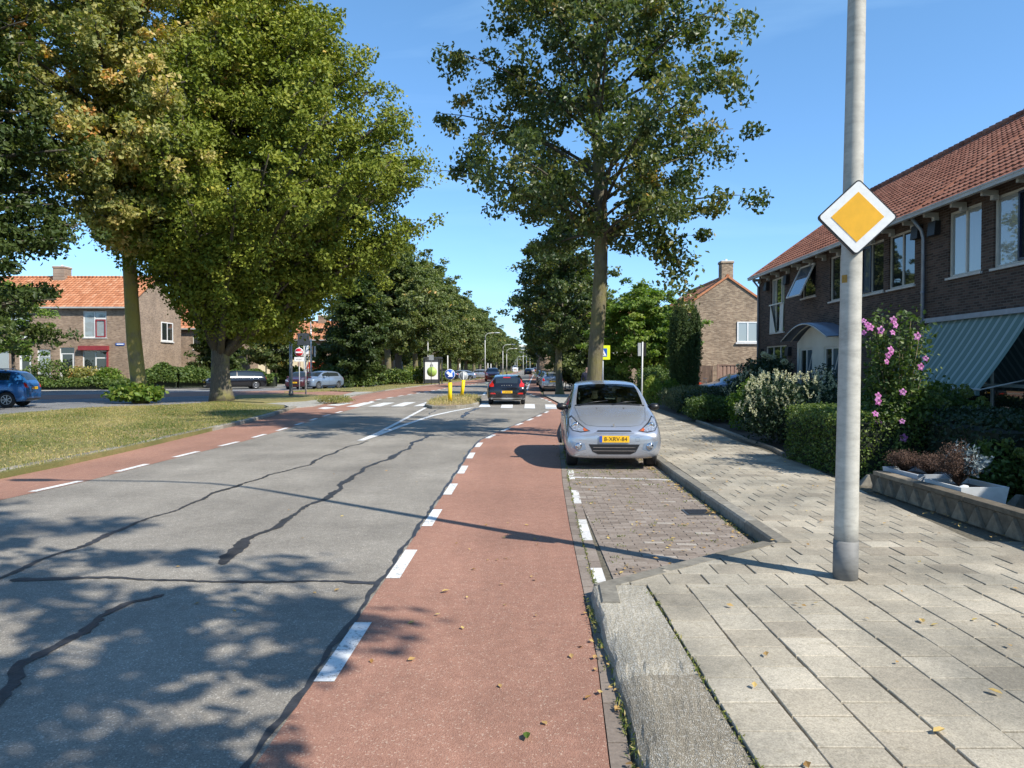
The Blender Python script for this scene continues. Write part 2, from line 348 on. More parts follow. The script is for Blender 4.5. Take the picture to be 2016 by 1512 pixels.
def glassmat(name,base,rough=.02):
    m,n,b=nmat(name); b.inputs['Base Color'].default_value=(*base,1); b.inputs['Roughness'].default_value=rough
    b.inputs['Specular IOR Level'].default_value=1.0; b.inputs['IOR'].default_value=1.6
    co=ocoord(n); bump(n,noise(n,1.7,2,.5,co),.05,.02,b); return m
glassmat('window_glass',(.022,.028,.028)); glassmat('curtain_glass',(.30,.33,.33)); glassmat('sky_glass',(.10,.14,.18))
def clearglass(name,tint,alpha):
    m=bpy.data.materials.new(name); m.use_nodes=True; n=m.node_tree; MT[name]=m; n.nodes.remove(n.nodes['Principled BSDF'])
    t=n.nodes.new('ShaderNodeBsdfTransparent'); t.inputs[0].default_value=(*tint,1)
    g=n.nodes.new('ShaderNodeBsdfGlossy'); g.inputs['Roughness'].default_value=.02; g.inputs[0].default_value=(1,1,1,1)
    fr=n.nodes.new('ShaderNodeFresnel'); fr.inputs[0].default_value=1.55
    mx=n.nodes.new('ShaderNodeMixShader'); L(n,mul(n,fr.outputs[0],alpha),mx.inputs[0]); L(n,t.outputs[0],mx.inputs[1]); L(n,g.outputs[0],mx.inputs[2])
    L(n,mx.outputs[0],n.nodes['Material Output'].inputs[0])
clearglass('car_glass',(.38,.45,.42),1.0)
def awn():
    m,n,b=nmat('awning_fabric'); co=ocoord(n); s=n.nodes.new('ShaderNodeSeparateXYZ'); L(n,co,s.inputs[0])
    x=mul(n,mul(n,s.outputs['Y'],3.55),1.0,'FRACT')
    r=ramp(n,[(0,(.19,.29,.26)),(.50,(.19,.29,.26)),(.52,(.40,.50,.48)),(.84,(.40,.50,.48)),(.86,(.12,.20,.19)),(.92,(.19,.29,.26))],'CONSTANT'); L(n,x,r.inputs[0])
    L(n,r.outputs[0],b.inputs['Base Color']); b.inputs['Roughness'].default_value=.8
    t=n.nodes.new('ShaderNodeBsdfTranslucent'); L(n,r.outputs[0],t.inputs[0]); mx=n.nodes.new('ShaderNodeMixShader'); mx.inputs[0].default_value=.25
    L(n,b.outputs[0],mx.inputs[1]); L(n,t.outputs[0],mx.inputs[2]); L(n,mx.outputs[0],n.nodes['Material Output'].inputs[0])
awn()
def woodf():
    m,n,b=nmat('fence_wood'); co=ocoord(n); mp=n.nodes.new('ShaderNodeMapping'); mp.inputs['Scale'].default_value=(1,1,.08); L(n,co,mp.inputs[0])
    f=noise(n,14,5,.6,mp.outputs[0]); r=ramp(n,[(.3,(.20,.115,.08)),(.7,(.36,.23,.165))]); L(n,f,r.inputs[0]); L(n,r.outputs[0],b.inputs['Base Color']); b.inputs['Roughness'].default_value=.8
woodf()
def polem():
    m,n,b=nmat('lamp_concrete'); co=ocoord(n); s=n.nodes.new('ShaderNodeSeparateXYZ'); L(n,co,s.inputs[0])
    mp=n.nodes.new('ShaderNodeMapping'); mp.inputs['Scale'].default_value=(1,1,2.5); L(n,co,mp.inputs[0])
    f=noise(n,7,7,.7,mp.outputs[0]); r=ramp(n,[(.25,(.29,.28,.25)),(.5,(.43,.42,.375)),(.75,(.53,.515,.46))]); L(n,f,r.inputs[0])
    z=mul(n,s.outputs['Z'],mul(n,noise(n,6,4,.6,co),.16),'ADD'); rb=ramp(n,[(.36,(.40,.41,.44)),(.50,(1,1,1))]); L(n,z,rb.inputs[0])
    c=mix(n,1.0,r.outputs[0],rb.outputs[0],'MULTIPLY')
    v=n.nodes.new('ShaderNodeTexVoronoi'); v.inputs['Scale'].default_value=38; L(n,co,v.inputs[0]); rv=ramp(n,[(.0,(.6,.6,.6)),(.14,(1,1,1))]); L(n,v.outputs['Distance'],rv.inputs[0])
    c=mix(n,.55,c,mix(n,1.0,c,rv.outputs[0],'MULTIPLY'))
    L(n,c,b.inputs['Base Color']); b.inputs['Roughness'].default_value=.62; b.inputs['Specular IOR Level'].default_value=.35; bump(n,f,.3,.004,b)
polem()
simple('sign_white',(.78,.78,.76),.35,.05,25); simple('sign_yellow',(.80,.42,.02),.35,.06,12); simple('old_sticker',(.30,.17,.02),.6,.3,30); simple('sign_back',(.33,.35,.36),.5,.1,5,metal=.3)
simple('sign_red',(.55,.02,.035),.35,.05,8); simple('sign_blue',(.01,.09,.42),.35,.05,8); simple('fluor_yellow',(.72,.80,.02),.4,.04,8)
simple('sign_black',(.015,.015,.016),.45,.2,20); simple('bollard_yellow',(.85,.60,.01),.45,.06,8,spec=.3); simple('pole_grey',(.28,.30,.33),.45,.1,5,metal=.3)
simple('pole_light',(.60,.60,.57),.5,.1,5); simple('dark_metal',(.045,.05,.055),.45,.2,5); simple('poster_green',(.32,.46,.10),.5,.2,6)
simple('rubber',(.018,.018,.019),.8,.2,30); simple('alloy',(.45,.46,.48),.3,.06,8,metal=.8); simple('car_black_trim',(.012,.012,.013),.4,.1,20)
simple('lamp_clear',(.42,.44,.47),.08,.45,45,metal=.55,spec=.8); simple('lamp_red',(.50,.018,.012),.12,.2,30,spec=.7); simple('lamp_amber',(.40,.09,.03),.15,.2,30)
simple('plate_yellow',(.85,.48,.015),.4,.03,20); simple('plate_blue',(.02,.08,.42),.4,.03,20); simple('chrome',(.7,.7,.72),.12,.05,20,metal=1); simple('interior',(.05,.05,.05),.8,.3,10)
def carpaint(name,col,metal=.5,rough=.28):
    m,n,b=nmat(name); co=ocoord(n); f=noise(n,2.5,5,.6,co)
    r=ramp(n,[(.3,tuple(c*.93 for c in col)),(.7,col)]); L(n,f,r.inputs[0]); L(n,r.outputs[0],b.inputs['Base Color'])
    b.inputs['Metallic'].default_value=metal; b.inputs['Roughness'].default_value=rough; b.inputs['Coat Weight'].default_value=.8; b.inputs['Coat Roughness'].default_value=.12
carpaint('paint_silver',(.45,.47,.51),.62,.26); carpaint('paint_black',(.010,.010,.013),.2,.2); carpaint('paint_blue',(.02,.13,.36),.4)
carpaint('paint_red',(.17,.014,.018),.3); carpaint('paint_maroon',(.07,.012,.02),.3); carpaint('paint_dark',(.018,.022,.034),.3); carpaint('paint_white',(.75,.75,.75),0)
carpaint('paint_greyblue',(.26,.33,.43),.5); carpaint('paint_grey',(.14,.15,.17),.5)
# ================================================================ GROUND AND ROADS
simple('dry_soil',(.24,.17,.10),.95,.35,5,bmp=.6,bscale=50)
rnd=random.Random(5)
def sheet(name,pts,z,m):
    b=MB(); vs=[(p[0],p[1],z) for p in pts]
    a=sum(vs[i][0]*vs[(i+1)%len(vs)][1]-vs[(i+1)%len(vs)][0]*vs[i][1] for i in range(len(vs)))
    if a<0: vs=vs[::-1]
    b.add(vs,[tuple(range(len(vs)))]); return struct(b.build(name,MT[m]))
def block(name,pts,z0,z1,m):
    b=MB(); b.prism([(p[0],p[1]) for p in pts],z0,z1); return struct(b.build(name,MT[m]))
def resample(pl,step):
    out=[Vector(pl[0][:2])]; acc=0; pl=[Vector(p[:2]) for p in pl]
    for a,b in zip(pl,pl[1:]):
        d=(b-a).length; t=step-acc
        while t<=d: out.append(a+(b-a)*(t/d)); t+=step
        acc=(acc+d)%step if d+acc>=step else acc+d
        acc=d-(t-step) if True else acc
    return out
def interp_x(pl,y):
    for a,b in zip(pl,pl[1:]):
        if (a[1]-y)*(b[1]-y)<=0 and a[1]!=b[1]: return a[0]+(b[0]-a[0])*(y-a[1])/(b[1]-a[1])
    return pl[-1][0]
GZ=-0.06
b=MB(); b.add([(-1500,-300,GZ),(1500,-300,GZ),(1500,2500,GZ),(-1500,2500,GZ)],[(0,1,2,3)]); struct(b.build('ground',MT['far_ground']))
# asphalt carriageway (one sheet), the red lanes lie on it
LK=GL([(-420,1060),(-200,990),(0,940),(130,914),(260,886),(400,853),(480,835),(545,817),(585,803),(640,792),(695,780.5),(740,773),(800,764),(860,757),(905,752),(945,747),(985,740.5),(1010,734.5),(1026,729)])
RK=[Vector((.40,-6,0)),Vector((.41,2,0))]+GL([(1200,1512),(1175,1300),(1150,1175),(1120,1030),(1107,950),(1101,880),(1103,856),(1115,832),(1124,812),(1118,795),(1070,779),(1063,770),(1061,757),(1056,745),(1048,735),(1040,729)])
LB=[Vector((-7.5,-6,0)),Vector((-6.6,2,0))]+GL([(0,985),(160,950),(330,906),(480,869),(560,846),(640,820),(700,804),(745,787),(850,770),(900,761.5),(950,754),(990,745),(1014,736),(1028,729.5)])
RB_=[Vector((-.85,-6,0)),Vector((-.98,2,0))]+GL([(500,1512),(620,1340),(770,1125),(862,990),(905,925),(926,890),(945,868),(975,853),(1020,835),(1060,818),(1090,804),(1091,795),(1075,787),(1048,778),(1034,771),(1036,760),(1040,750),(1042,740),(1036,729.5)])
far=400
road=[(-7.9,-6)]+[(p.x,p.y) for p in LK]+[(p.x,p.y) for p in RK[::-1]]
sheet('road',road,0.0,'asphalt')
lane_l=[(-7.9,-6)]+[(p.x,p.y) for p in LK]+[(p.x,p.y) for p in LB[::-1]]
sheet('bike_lane',lane_l,0.004,'red_asphalt')
lane_r=[(p.x,p.y) for p in RB_]+[(p.x,p.y) for p in RK[::-1]]
sheet('bike_lane',lane_r,0.004,'red_asphalt')
# left side street and service road beyond the verges
sheet('side_street',[(-120,10)]+[(p.x,p.y) for p in GL([(-700,900),(0,838),(100,815),(330,801),(600,800),(690,781),(760,775)])]+[(p.x,p.y) for p in GL([(860,757),(985,738),(1012,733)])]+[(p.x,p.y) for p in GL([(980,732),(850,741),(740,752),(660,757),(560,763),(330,765),(0,768),(-600,772)])]+[(-120,60)],-0.012,'asphalt_old')
sheet('bike_lane',[(p.x,p.y) for p in GL([(-500,779),(0,779),(85,778),(250,775),(330,773),(470,770),(560,768.5),(640,768.5),(700,771),(745,773.5),(690,781),(640,782),(560,779),(470,778),(330,781),(250,783),(85,786),(0,787),(-500,788)])],-0.006,'red_asphalt')
sheet('pavement',[(p.x,p.y) for p in GL([(-500,772),(250,770),(430,765.5),(600,762),(700,761),(700,757),(560,757),(330,764),(0,767),(-500,768)],.0)],0.008,'rough_concrete')
# verges
b=MB()
NV=GL([(-500,1075),(-200,983),(0,931),(130,906),(260,878),(400,846),(470,829.5),(535,812.5),(556,803),(560,797.5),(520,793.5),(440,790),(330,797.5),(200,801),(100,808),(0,816),(-300,850),(-700,905)],.1)
struct(MB.build((lambda q:(q.prism([(p.x,p.y) for p in NV],-.02,.1),q)[1])(MB()),'verge',MT['verge_grass']))
CV=GL([(455,789),(520,792),(600,789),(650,783),(640,778),(560,774.5),(470,778),(450,783)],.04)
struct(MB.build((lambda q:(q.prism([(p.x,p.y) for p in CV],-.02,.04),q)[1])(MB()),'verge',MT['verge_grass']))
FV=GL([(560,771),(620,766),(680,763.5),(745,759.5),(800,752),(870,744),(940,738),(1000,731.5),(1020,730.5),(1023,729.5),(1010,734),(985,739.5),(945,745.5),(905,750.5),(860,755.5),(800,762),(740,770),(700,770.5),(650,768.5),(600,770)],.06)
struct(MB.build((lambda q:(q.prism([(p.x,p.y) for p in FV],-.02,.06),q)[1])(MB()),'verge',MT['verge_grass']))
WV=GL([(560,797),(575,803),(620,799),(690,781),(735,771),(700,771),(650,783),(600,790),(520,794)],.03)
struct(MB.build((lambda q:(q.prism([(p.x,p.y) for p in WV],-.02,.03),q)[1])(MB()),'pavement',MT['rough_concrete']))
def kerb(pl,w,z0,z1,L_=1.0,side=1,name='kerb'):
    q=MB(); pts=resample(pl,L_)
    for i,(a,c) in enumerate(zip(pts,pts[1:])):
        d=(c-a).normalized(); n=Vector((-d.y,d.x))*side; dz=rnd.uniform(-.006,.006); a2=a+d*.008; c2=c-d*.008
        ch=.02
        vs=[(a2.x,a2.y,z0),(c2.x,c2.y,z0),(c2.x,c2.y,z1+dz-ch),(a2.x,a2.y,z1+dz-ch)]
        A=a2+n*ch;Cc=c2+n*ch;A3=a2+n*w;C3=c2+n*w
        vs+=[(A.x,A.y,z1+dz),(Cc.x,Cc.y,z1+dz),(C3.x,C3.y,z1+dz),(A3.x,A3.y,z1+dz),(A3.x,A3.y,z0),(C3.x,C3.y,z0)]
        q.add(vs,[(0,1,2,3),(3,2,5,4),(4,5,6,7),(7,6,9,8),(0,3,4,7,8),(1,9,6,5,2)],0,rnd.random())
    return struct(q.build(name,MT['kerb_stone']))
kerb(LK[:9],.17,-.02,.11,side=1); kerb(LK[10:],.15,-.02,.07,2.0,side=1)
# -------- right hand side: parking bay, gutters, tiles
PROP=[(4.75,-6),(4.78,2),(4.83,7),(4.9,10.2),(5.0,13.5),(5.15,14.6),(5.55,23),(6.0,33),(6.1,48),(6.4,70),(8,140),(11,260)]
def clip(poly,conv):
    out=poly
    n=len(conv)
    for i in range(n):
        a=conv[i];b_=conv[(i+1)%n]; inp=out; out=[]
        if not inp: return []
        def side(p): return (b_[0]-a[0])*(p[1]-a[1])-(b_[1]-a[1])*(p[0]-a[0])
        for j in range(len(inp)):
            p=inp[j];q=inp[(j+1)%len(inp)];sp=side(p);sq=side(q)
            if sp>=0: out.append(p)
            if sp*sq<0:
                t=sp/(sp-sq); out.append((p[0]+(q[0]-p[0])*t,p[1]+(q[1]-p[1])*t))
    return out
def area(p): return sum(p[i][0]*p[(i+1)%len(p)][1]-p[(i+1)%len(p)][0]*p[i][1] for i in range(len(p)))/2
def tiles(q,conv,tx,ty,gap,z,stag='col',x0=0,y0=0,h=.05,jz=.0025,jt=.005,tintf=None,ch=.004,rot=0):
    if area(conv)<0: conv=conv[::-1]
    ca,sa=math.cos(rot),math.sin(rot)
    loc=[((p[0]-x0)*ca+(p[1]-y0)*sa,-(p[0]-x0)*sa+(p[1]-y0)*ca) for p in conv]
    xs=[p[0] for p in loc]; ys=[p[1] for p in loc]
    for i in range(math.floor(min(xs)/tx)-1,math.ceil(max(xs)/tx)+1):
        for j in range(math.floor(min(ys)/ty)-1,math.ceil(max(ys)/ty)+1):
            ox=i*tx+(.5*tx if stag=='row' and j%2 else 0)+rnd.uniform(-.004,.004); oy=j*ty+(.5*ty if stag=='col' and i%2 else 0)+rnd.uniform(-.003,.003)
            g=gap/2; r=[(ox+g,oy+g),(ox+tx-g,oy+g),(ox+tx-g,oy+ty-g),(ox+g,oy+ty-g)]
            p=clip(r,loc)
            if len(p)<3 or area(p)<tx*ty*.03: continue
            cx=sum(a for a,_ in p)/len(p); cy_=sum(c for _,c in p)/len(p)
            dz=rnd.uniform(-jz,jz); sx=rnd.uniform(-jt,jt); sy=rnd.uniform(-jt,jt); t=min(1,max(0,rnd.gauss(.5,.22)))
            if tintf: t=tintf(t)
            W2=lambda a,c:(x0+a*ca-c*sa,y0+a*sa+c*ca)
            top=[];mid=[];bot=[]
            for a,c in p:
                zz=z+dz+(a-cx)*sx*2+(c-cy_)*sy*2
                k=1-ch/ (tx*.5); A=cx+(a-cx)*k; Cc=cy_+(c-cy_)*k
                w=W2(A,Cc); top.append((*w,zz)); w=W2(a,c); mid.append((*w,zz-ch)); bot.append((*w,z-h))
            n=len(p); fs=[tuple(range(n))]+[(n+k,n+(k+1)%n,(k+1)%n,k) for k in range(n)]+[(2*n+k,2*n+(k+1)%n,n+(k+1)%n,n+k) for k in range(n)]
            q.add(top+mid+bot,fs,0,t)
KX=lambda y:2.47+.012*max(0,y-12)      # kerb line of the bay
SWZ=.10
# near zone: columns; far zone: rows
q=MB()
tiles(q,[(1.02,-4),(4.74,-4),(4.80,5.75),(1.02,5.75)],.3,.3,.009,SWZ,'col',1.02,.12,tintf=lambda t:t*.75+.25)
tiles(q,[(.72,5.76),(4.81,5.76),(4.83,7.18),(2.48,7.18)],.3,.3,.008,SWZ,'row',.9,5.76)
tiles(q,[(2.63,7.185),(4.83,7.185),(4.88,9.5),(4.97,13),(5.13,14.6),(5.52,23),(5.9,31),(3.1,31),(2.84,18),(2.69,12)],.3,.3,.008,SWZ,'row',.9,5.76,tintf=lambda t:t*.85)
struct(q.build('pavement',MT['paving_tile']))
q=MB(); q.prism([(.95,-4.1),(4.82,-4.1),(4.95,10),(5.2,15),(5.6,23),(6,31.2),(2.6,31.2),(2.6,7.1),(.8,5.7),(.95,5.6)],-.03,SWZ-.018); struct(q.build('paving_bed',MT['joint_soil']))
# edging band following the skewed end of the bay
def band(p0,p1,w,L_,z,mat_,name,z0=-.02,jz=.003,tf=lambda:rnd.random(),gap=.007):
    q=MB(); a=Vector(p0);c=Vector(p1); d=(c-a); n_=max(1,round(d.length/L_)); d=d/n_; nn=Vector((-d.y,d.x)).normalized()*w
    for i in range(n_):
        A=a+d*i+d.normalized()*gap/2; B=a+d*(i+1)-d.normalized()*gap/2; zz=z+rnd.uniform(-jz,jz)
        q.prism([(A.x,A.y),(B.x,B.y),(B.x+nn.x,B.y+nn.y),(A.x+nn.x,A.y+nn.y)],z0,zz,0,tf())
    return struct(q.build(name,MT[mat_]))
band((.70,5.66),(2.46,7.08),-.0+.13,.8,SWZ+.003,'kerb_stone','kerb')
# kerb between bay and pavement, then on round the tree bump-out
kerb([(2.47,7.1),(2.53,12),(2.68,17.6)],.15,-.02,SWZ+.012,side=-1)
kerb([(2.68,17.6),(1.16,17.6)],.14,-.02,SWZ+.01,.7,side=-1)
kerb([(1.16,17.6),(1.24,20),(1.6,24),(2.1,27.5)],.14,-.02,SWZ+.01,side=-1)
q=MB(); tiles(q,[(1.32,17.78),(2.83,17.78),(3.09,31),(2.5,31),(2.25,27.5),(1.75,24)],.3,.3,.008,SWZ,'row',.9,5.76); struct(q.build('pavement',MT['paving_tile']))
q=MB(); q.prism([(1.3,17.74),(2.74,17.74),(2.97,31),(2.4,31),(2.2,27.5),(1.7,24)],-.03,SWZ-.018); struct(q.build('paving_bed',MT['joint_soil']))
# far pavement: beyond the crossing
sheet('pavement',[(2.3,28),(3,31.05),(6,31.05),(6.1,48),(6.4,70),(8,140),(11,260),(9.5,260),(6.6,140),(4.5,70),(4.1,48.5)]+[(p.x,p.y) for p in GL([(1070,779)],0)]+[(2.35,33)],.06,'rough_concrete')
sheet('parking_bay',[(2.0,48),(4.1,48),(4.5,70),(6.6,140),(9.5,260),(8.2,262),(5.2,140),(2.9,70)],.002,'bay_brick')
# parking bay bricks
q=MB()
tf=lambda t:min(1,max(0,t))
tiles(q,[(.83,5.80),(2.45,7.12),(2.52,12),(2.67,17.58),(1.05,17.58),(.92,12)],.205,.072,.005,0.004,'row',.8,5.0,h=.05,jz=.002,jt=.01,tintf=tf,ch=.002)
struct(q.build('parking_bay',MT['bay_brick']))
q=MB(); q.prism([(.40,5.3),(.8,5.6),(2.6,7.0),(2.7,17.7),(.8,17.7)],-.04,-.006); struct(q.build('paving_bed',MT['joint_soil']))
# gutter rows beside the red lane
def gutter(off0,off1,y0,y1,Lb,white=None,m='bay_brick',name='gutter'):
    q=MB(); y=y0
    while y<y1:
        yb=y+Lb-.008; xa=interp_x(RK,y); xb=interp_x(RK,yb); zz=.004+rnd.uniform(-.003,.003); 
        if (white(y) if white else False)==(m=='white_brick'):
            q.prism([(xa+off0,y),(xa+off1,y),(xb+off1,yb),(xb+off0,yb)],-.04,zz,0,min(1,max(0,rnd.gauss(.45,.2))))
        y+=Lb
    struct(q.build(name,MT[m]))
wf=lambda y: y>5.4 and ((y-5.45)%2.08)<1.02
gutter(.006,.098,-3,17.4,.21)
gutter(.106,.205,5.35,17.4,.21,wf); gutter(.106,.205,5.35,17.4,.21,wf,'white_brick','road_marking')
q=MB(); q.prism([(.39,-4),(.62,-4),(.66,5.4),(.45,5.4)],-.04,-.012); struct(q.build('paving_bed',MT['joint_soil']))
band((.90,12.05),(2.46,11.75),.045,.2,.0085,'white_brick','road_marking')
# raised concrete strip between gutter and tiles
q=MB(); nx,ny=22,90; vs=[];
for j in range(ny+1):
    y=-3+ (8.72)*j/ny
    for i in range(nx+1):
        u=i/nx; x0=.545+.012*max(0,y-3)*1.3+ .004*math.sin(y*9)+rnd.uniform(-.006,.006); x=x0+(1.005-x0)*u
        new=y>4.15+.06*math.sin(x*30); z=.092+(.012 if new else .0)-(.055*max(0,1-u*3.2)**1.5 if y<4.7 else .02*max(0,1-u*9))
        z+=rnd.uniform(-.0018,.0018)
        if i==0: z=-.03
        if i==1: z-=rnd.uniform(0,.008)
        if y>5.0: z=min(z,.112)
        vs.append((x,y,z))
jm=int((4.15+3)/8.72*ny)
for j in range(ny): q.add([vs[(j+a)*(nx+1)+i] for a in (0,1) for i in range(nx+1)],[(i,i+1,nx+2+i,nx+1+i) for i in range(nx)],0 if j<jm else 1,.5,False)
vs2=[vs[ny*(nx+1)+i] for i in range(nx+1)]; q.add([*vs2,*[(v[0],v[1]+.001,-.03) for v in vs2]],[(i,i+1,nx+2+i,nx+1+i) for i in range(nx)])
struct(q.build('pavement',[MT['rough_patch'],MT['rough_patch_light']]))
kerb([(.615,5.28),(.64,5.72)],.14,-.03,SWZ+.02,.44,side=-1)
# drain in the bay
t=thing('storm_drain','dark iron storm drain grate set in the brick parking bay','drain',tuple(G(1375,1008,.011)))
q=MB(); q.box(-.17,.17,-.17,.17,-.03,.0)
q.build('frame',MT['dark_metal'],t)
q=MB()
for i in range(7): q.box(-.14,.14,-.135+i*.042,-.115+i*.042,.001,.008)
q.build('grate',MT['black_plastic'],t)
# -------- markings
def quad(q,pts,z): q.add([(p.x,p.y,z) for p in pts],[(0,1,2,3)])
q=MB(); MZ=.008
def dashes(bl,y0,y1,per,ln,o0,o1,q):
    y=y0
    while y<y1:
        a=y;c=y+ln; xa=interp_x(bl,a);xc=interp_x(bl,c)
        vs=[(xa+o0,a,MZ),(xa+o1,a,MZ),(xc+o1,c,MZ),(xc+o0,c,MZ)]
        q.add(vs,[(0,1,2,3)]); y+=per
dashes(RB_,.05,30,2.07,.98,.0,.115,q)
dashes(LB,10.65,30,2.05,1.0,-.14,-.02,q); dashes(LB,38,90,2.6,1.3,-.18,0,q); dashes(RB_,38,50,2.0,1.0,-.1,.05,q)
for pp in ([(642,798),(674,793.5),(697,793.5),(666,799)],[(681,801),(717,792.5),(739,791.8),(704,801.3)],[(725,800.7),(755,793),(777.5,792.8),(748,800.7)],[(769,800.3),(796,792.3),(819,792),(793,800.3)],[(814,800),(838.6,792),(858,791.8),(840,799.5)],
 [(942,801.5),(949,794),(962,794),(966,801.5)],[(985.5,803.5),(988,796),(1010,796),(1009,803.5)],[(1032,804),(1033.4,795.4),(1052.6,795.7),(1053.5,804.5)],[(1074,805),(1073.3,796.6),(1094,796.6),(1096.5,805.5)],[(1113,806),(1112,797),(1124,797),(1127,806.5)],
 [(625,804.5),(640,801.5),(662,803),(640,806)],
 [(950,778),(953,773),(957,773),(955,778)]):
    quad(q,[G(a,c) for a,c in pp],MZ+(.002 if pp[0][0]==625 else 0))
def line(q,pl,w,z):
    pl=[Vector(p[:2]) for p in pl]; vs=[]
    for i,p in enumerate(pl):
        d=(pl[min(i+1,len(pl)-1)]-pl[max(0,i-1)]).normalized(); n=Vector((-d.y,d.x)); ww=w(i) if callable(w) else w
        vs+=[(*(p-n*ww/2),z),(*(p+n*ww/2),z)]
    q.add(vs,[(2*i,2*i+2,2*i+3,2*i+1) for i in range(len(pl)-1)])
line(q,GL([(712,867),(745,853),(790,829),(838,803)]),.13,MZ+.003)
line(q,GL([(709,868),(745,856),(790,839),(850,819),(893,809.5),(930,803)]),.17,MZ)
line(q,GL([(892,781),(905,778.5),(940,774)]),.12,MZ)
line(q,GL([(1037,769),(1042,755),(1048,742),(1051,737)]),.16,MZ+.001)
struct(q.build('road_marking',MT['road_paint']))
# -------- bitumen crack sealing
def crack(pts,w0,w1,sd,name='crack_sealant'):
    pts=resample(GL(pts),.05); r2=random.Random(sd); w=w0; n=len(pts); P2=[];W2=[]
    ph=[r2.uniform(0,6) for _ in range(3)]
    for i,p in enumerate(pts):
        s=i*.05
        j=.05*math.sin(s*1.3+ph[0])+.035*math.sin(s*3.1+ph[1])+.02*math.sin(s*7+ph[2])+r2.uniform(-.012,.012)
        d=(pts[min(i+1,n-1)]-pts[max(0,i-1)]).normalized(); P2.append(p+Vector((-d.y,d.x))*j)
        w=w0*.85+(w1-w0)*.9*(.5+.5*math.sin(s*1.7+ph[2]))*(.5+.5*math.sin(s*4.1+ph[1]))+r2.uniform(-.35,.35)*w0
        if i in(0,n-1): w*=.4
        W2.append(max(.02,w))
    q=MB(); line(q,P2,lambda i:W2[i],.005); struct(q.build(name,MT['bitumen']))
crack([(-120,1185),(0,1148),(120,1090),(250,1035),(350,1000),(450,965),(500,946),(600,915),(720,868)],.05,.09,1)
crack([(430,1112),(500,1062),(560,1030),(620,990),(700,935),(760,905),(850,855)],.07,.17,2)
crack([(-30,1420),(50,1310),(170,1245),(240,1190),(312,1166)],.07,.15,3)
crack([(10,1148),(170,1142),(350,1139),(420,1145),(600,1144),(752,1143)],.05,.13,4)
crack([(905,822),(925,811),(938,804)],.12,.3,5); crack([(840,816),(868,805)],.04,.07,6)
# dark seam between asphalt and red lane
q=MB(); y=-5; pl=[]
while y<30: pl.append(Vector((interp_x(RB_,y)-.03+.012*math.sin(y*5)+.008*math.sin(y*17),y))); y+=.12
line(q,pl,lambda i:.038+.014*math.sin(i*.7)+.010*math.sin(i*2.3),.0062); struct(q.build('road_seam',MT['bitumen']))
# planting beds / front gardens on the right
sheet('garden_soil',[(4.95,10.6),(5.02,13.5),(5.17,14.6),(5.57,23),(6.02,33),(6.12,48),(6.42,70),(40,70),(40,10.6)],.07,'soil')
q=MB(); tiles(q,[(4.98,4),(10.2,4),(10.2,10.5),(5.0,10.5)],.3,.3,.007,.06,'row',5.0,4.0,tintf=lambda t:t*.4); struct(q.build('driveway',MT['paving_tile']))
sheet('driveway',[(4.97,-4),(10.4,-4),(10.4,10.6),(4.97,10.6)],.04,'joint_soil')
kerb([(5.6,23.2),(5.17,14.7),(5.02,14.1)],.07,0,.15,1.0,side=1)
struct(MB.build((lambda q:(q.prism([(p.x,p.y) for p in GL([(838,800),(850,791),(880,783),(915,781),(940,783),(948,790),(943,797),(925,802),(880,804),(850,804)],.0)],-.02,.12),q)[1])(MB()),'traffic_island',MT['dry_soil']))
kerb(GL([(948,790),(943,797.5),(925,803),(880,805.5),(850,805),(836,801),(848,790)]),.12,-.02,.13,.6,side=-1)
# ================================================================ LEAVES AND TREES
def leaf_arrays(cent,size,rg,nz=.55,elong=1.5,droop=0.0,out=None):
    n=len(cent); nr=rg.normal(size=(n,3)); nr/=np.linalg.norm(nr,axis=1)[:,None]+1e-9
    up=np.tile(np.array([0,0,1.0]),(n,1)); nn=nr*(1-nz)+up*nz
    if out is not None: nn=nn+out*.35
    nn/=np.linalg.norm(nn,axis=1)[:,None]+1e-9
    r2=rg.normal(size=(n,3)); 
    if droop: r2[:,2]-=droop
    t=r2-nn*np.sum(r2*nn,axis=1)[:,None]; t/=np.linalg.norm(t,axis=1)[:,None]+1e-9
    s=np.cross(nn,t); sz=size*rg.uniform(.65,1.3,size=(n,1))
    a=cent-t*sz*.5; b=cent+s*sz*.5/elong+nn*sz*.08; c=cent+t*sz*.55; d=cent-s*sz*.5/elong+nn*sz*.08
    V=np.stack([a,b,c,d],axis=1).reshape(-1,3); F=np.arange(4*n).reshape(-1,4)
    return V,F
def rinterp(prof,z):
    zs=[p[0] for p in prof]; rs=[p[1] for p in prof]; return float(np.interp(z,zs,rs))
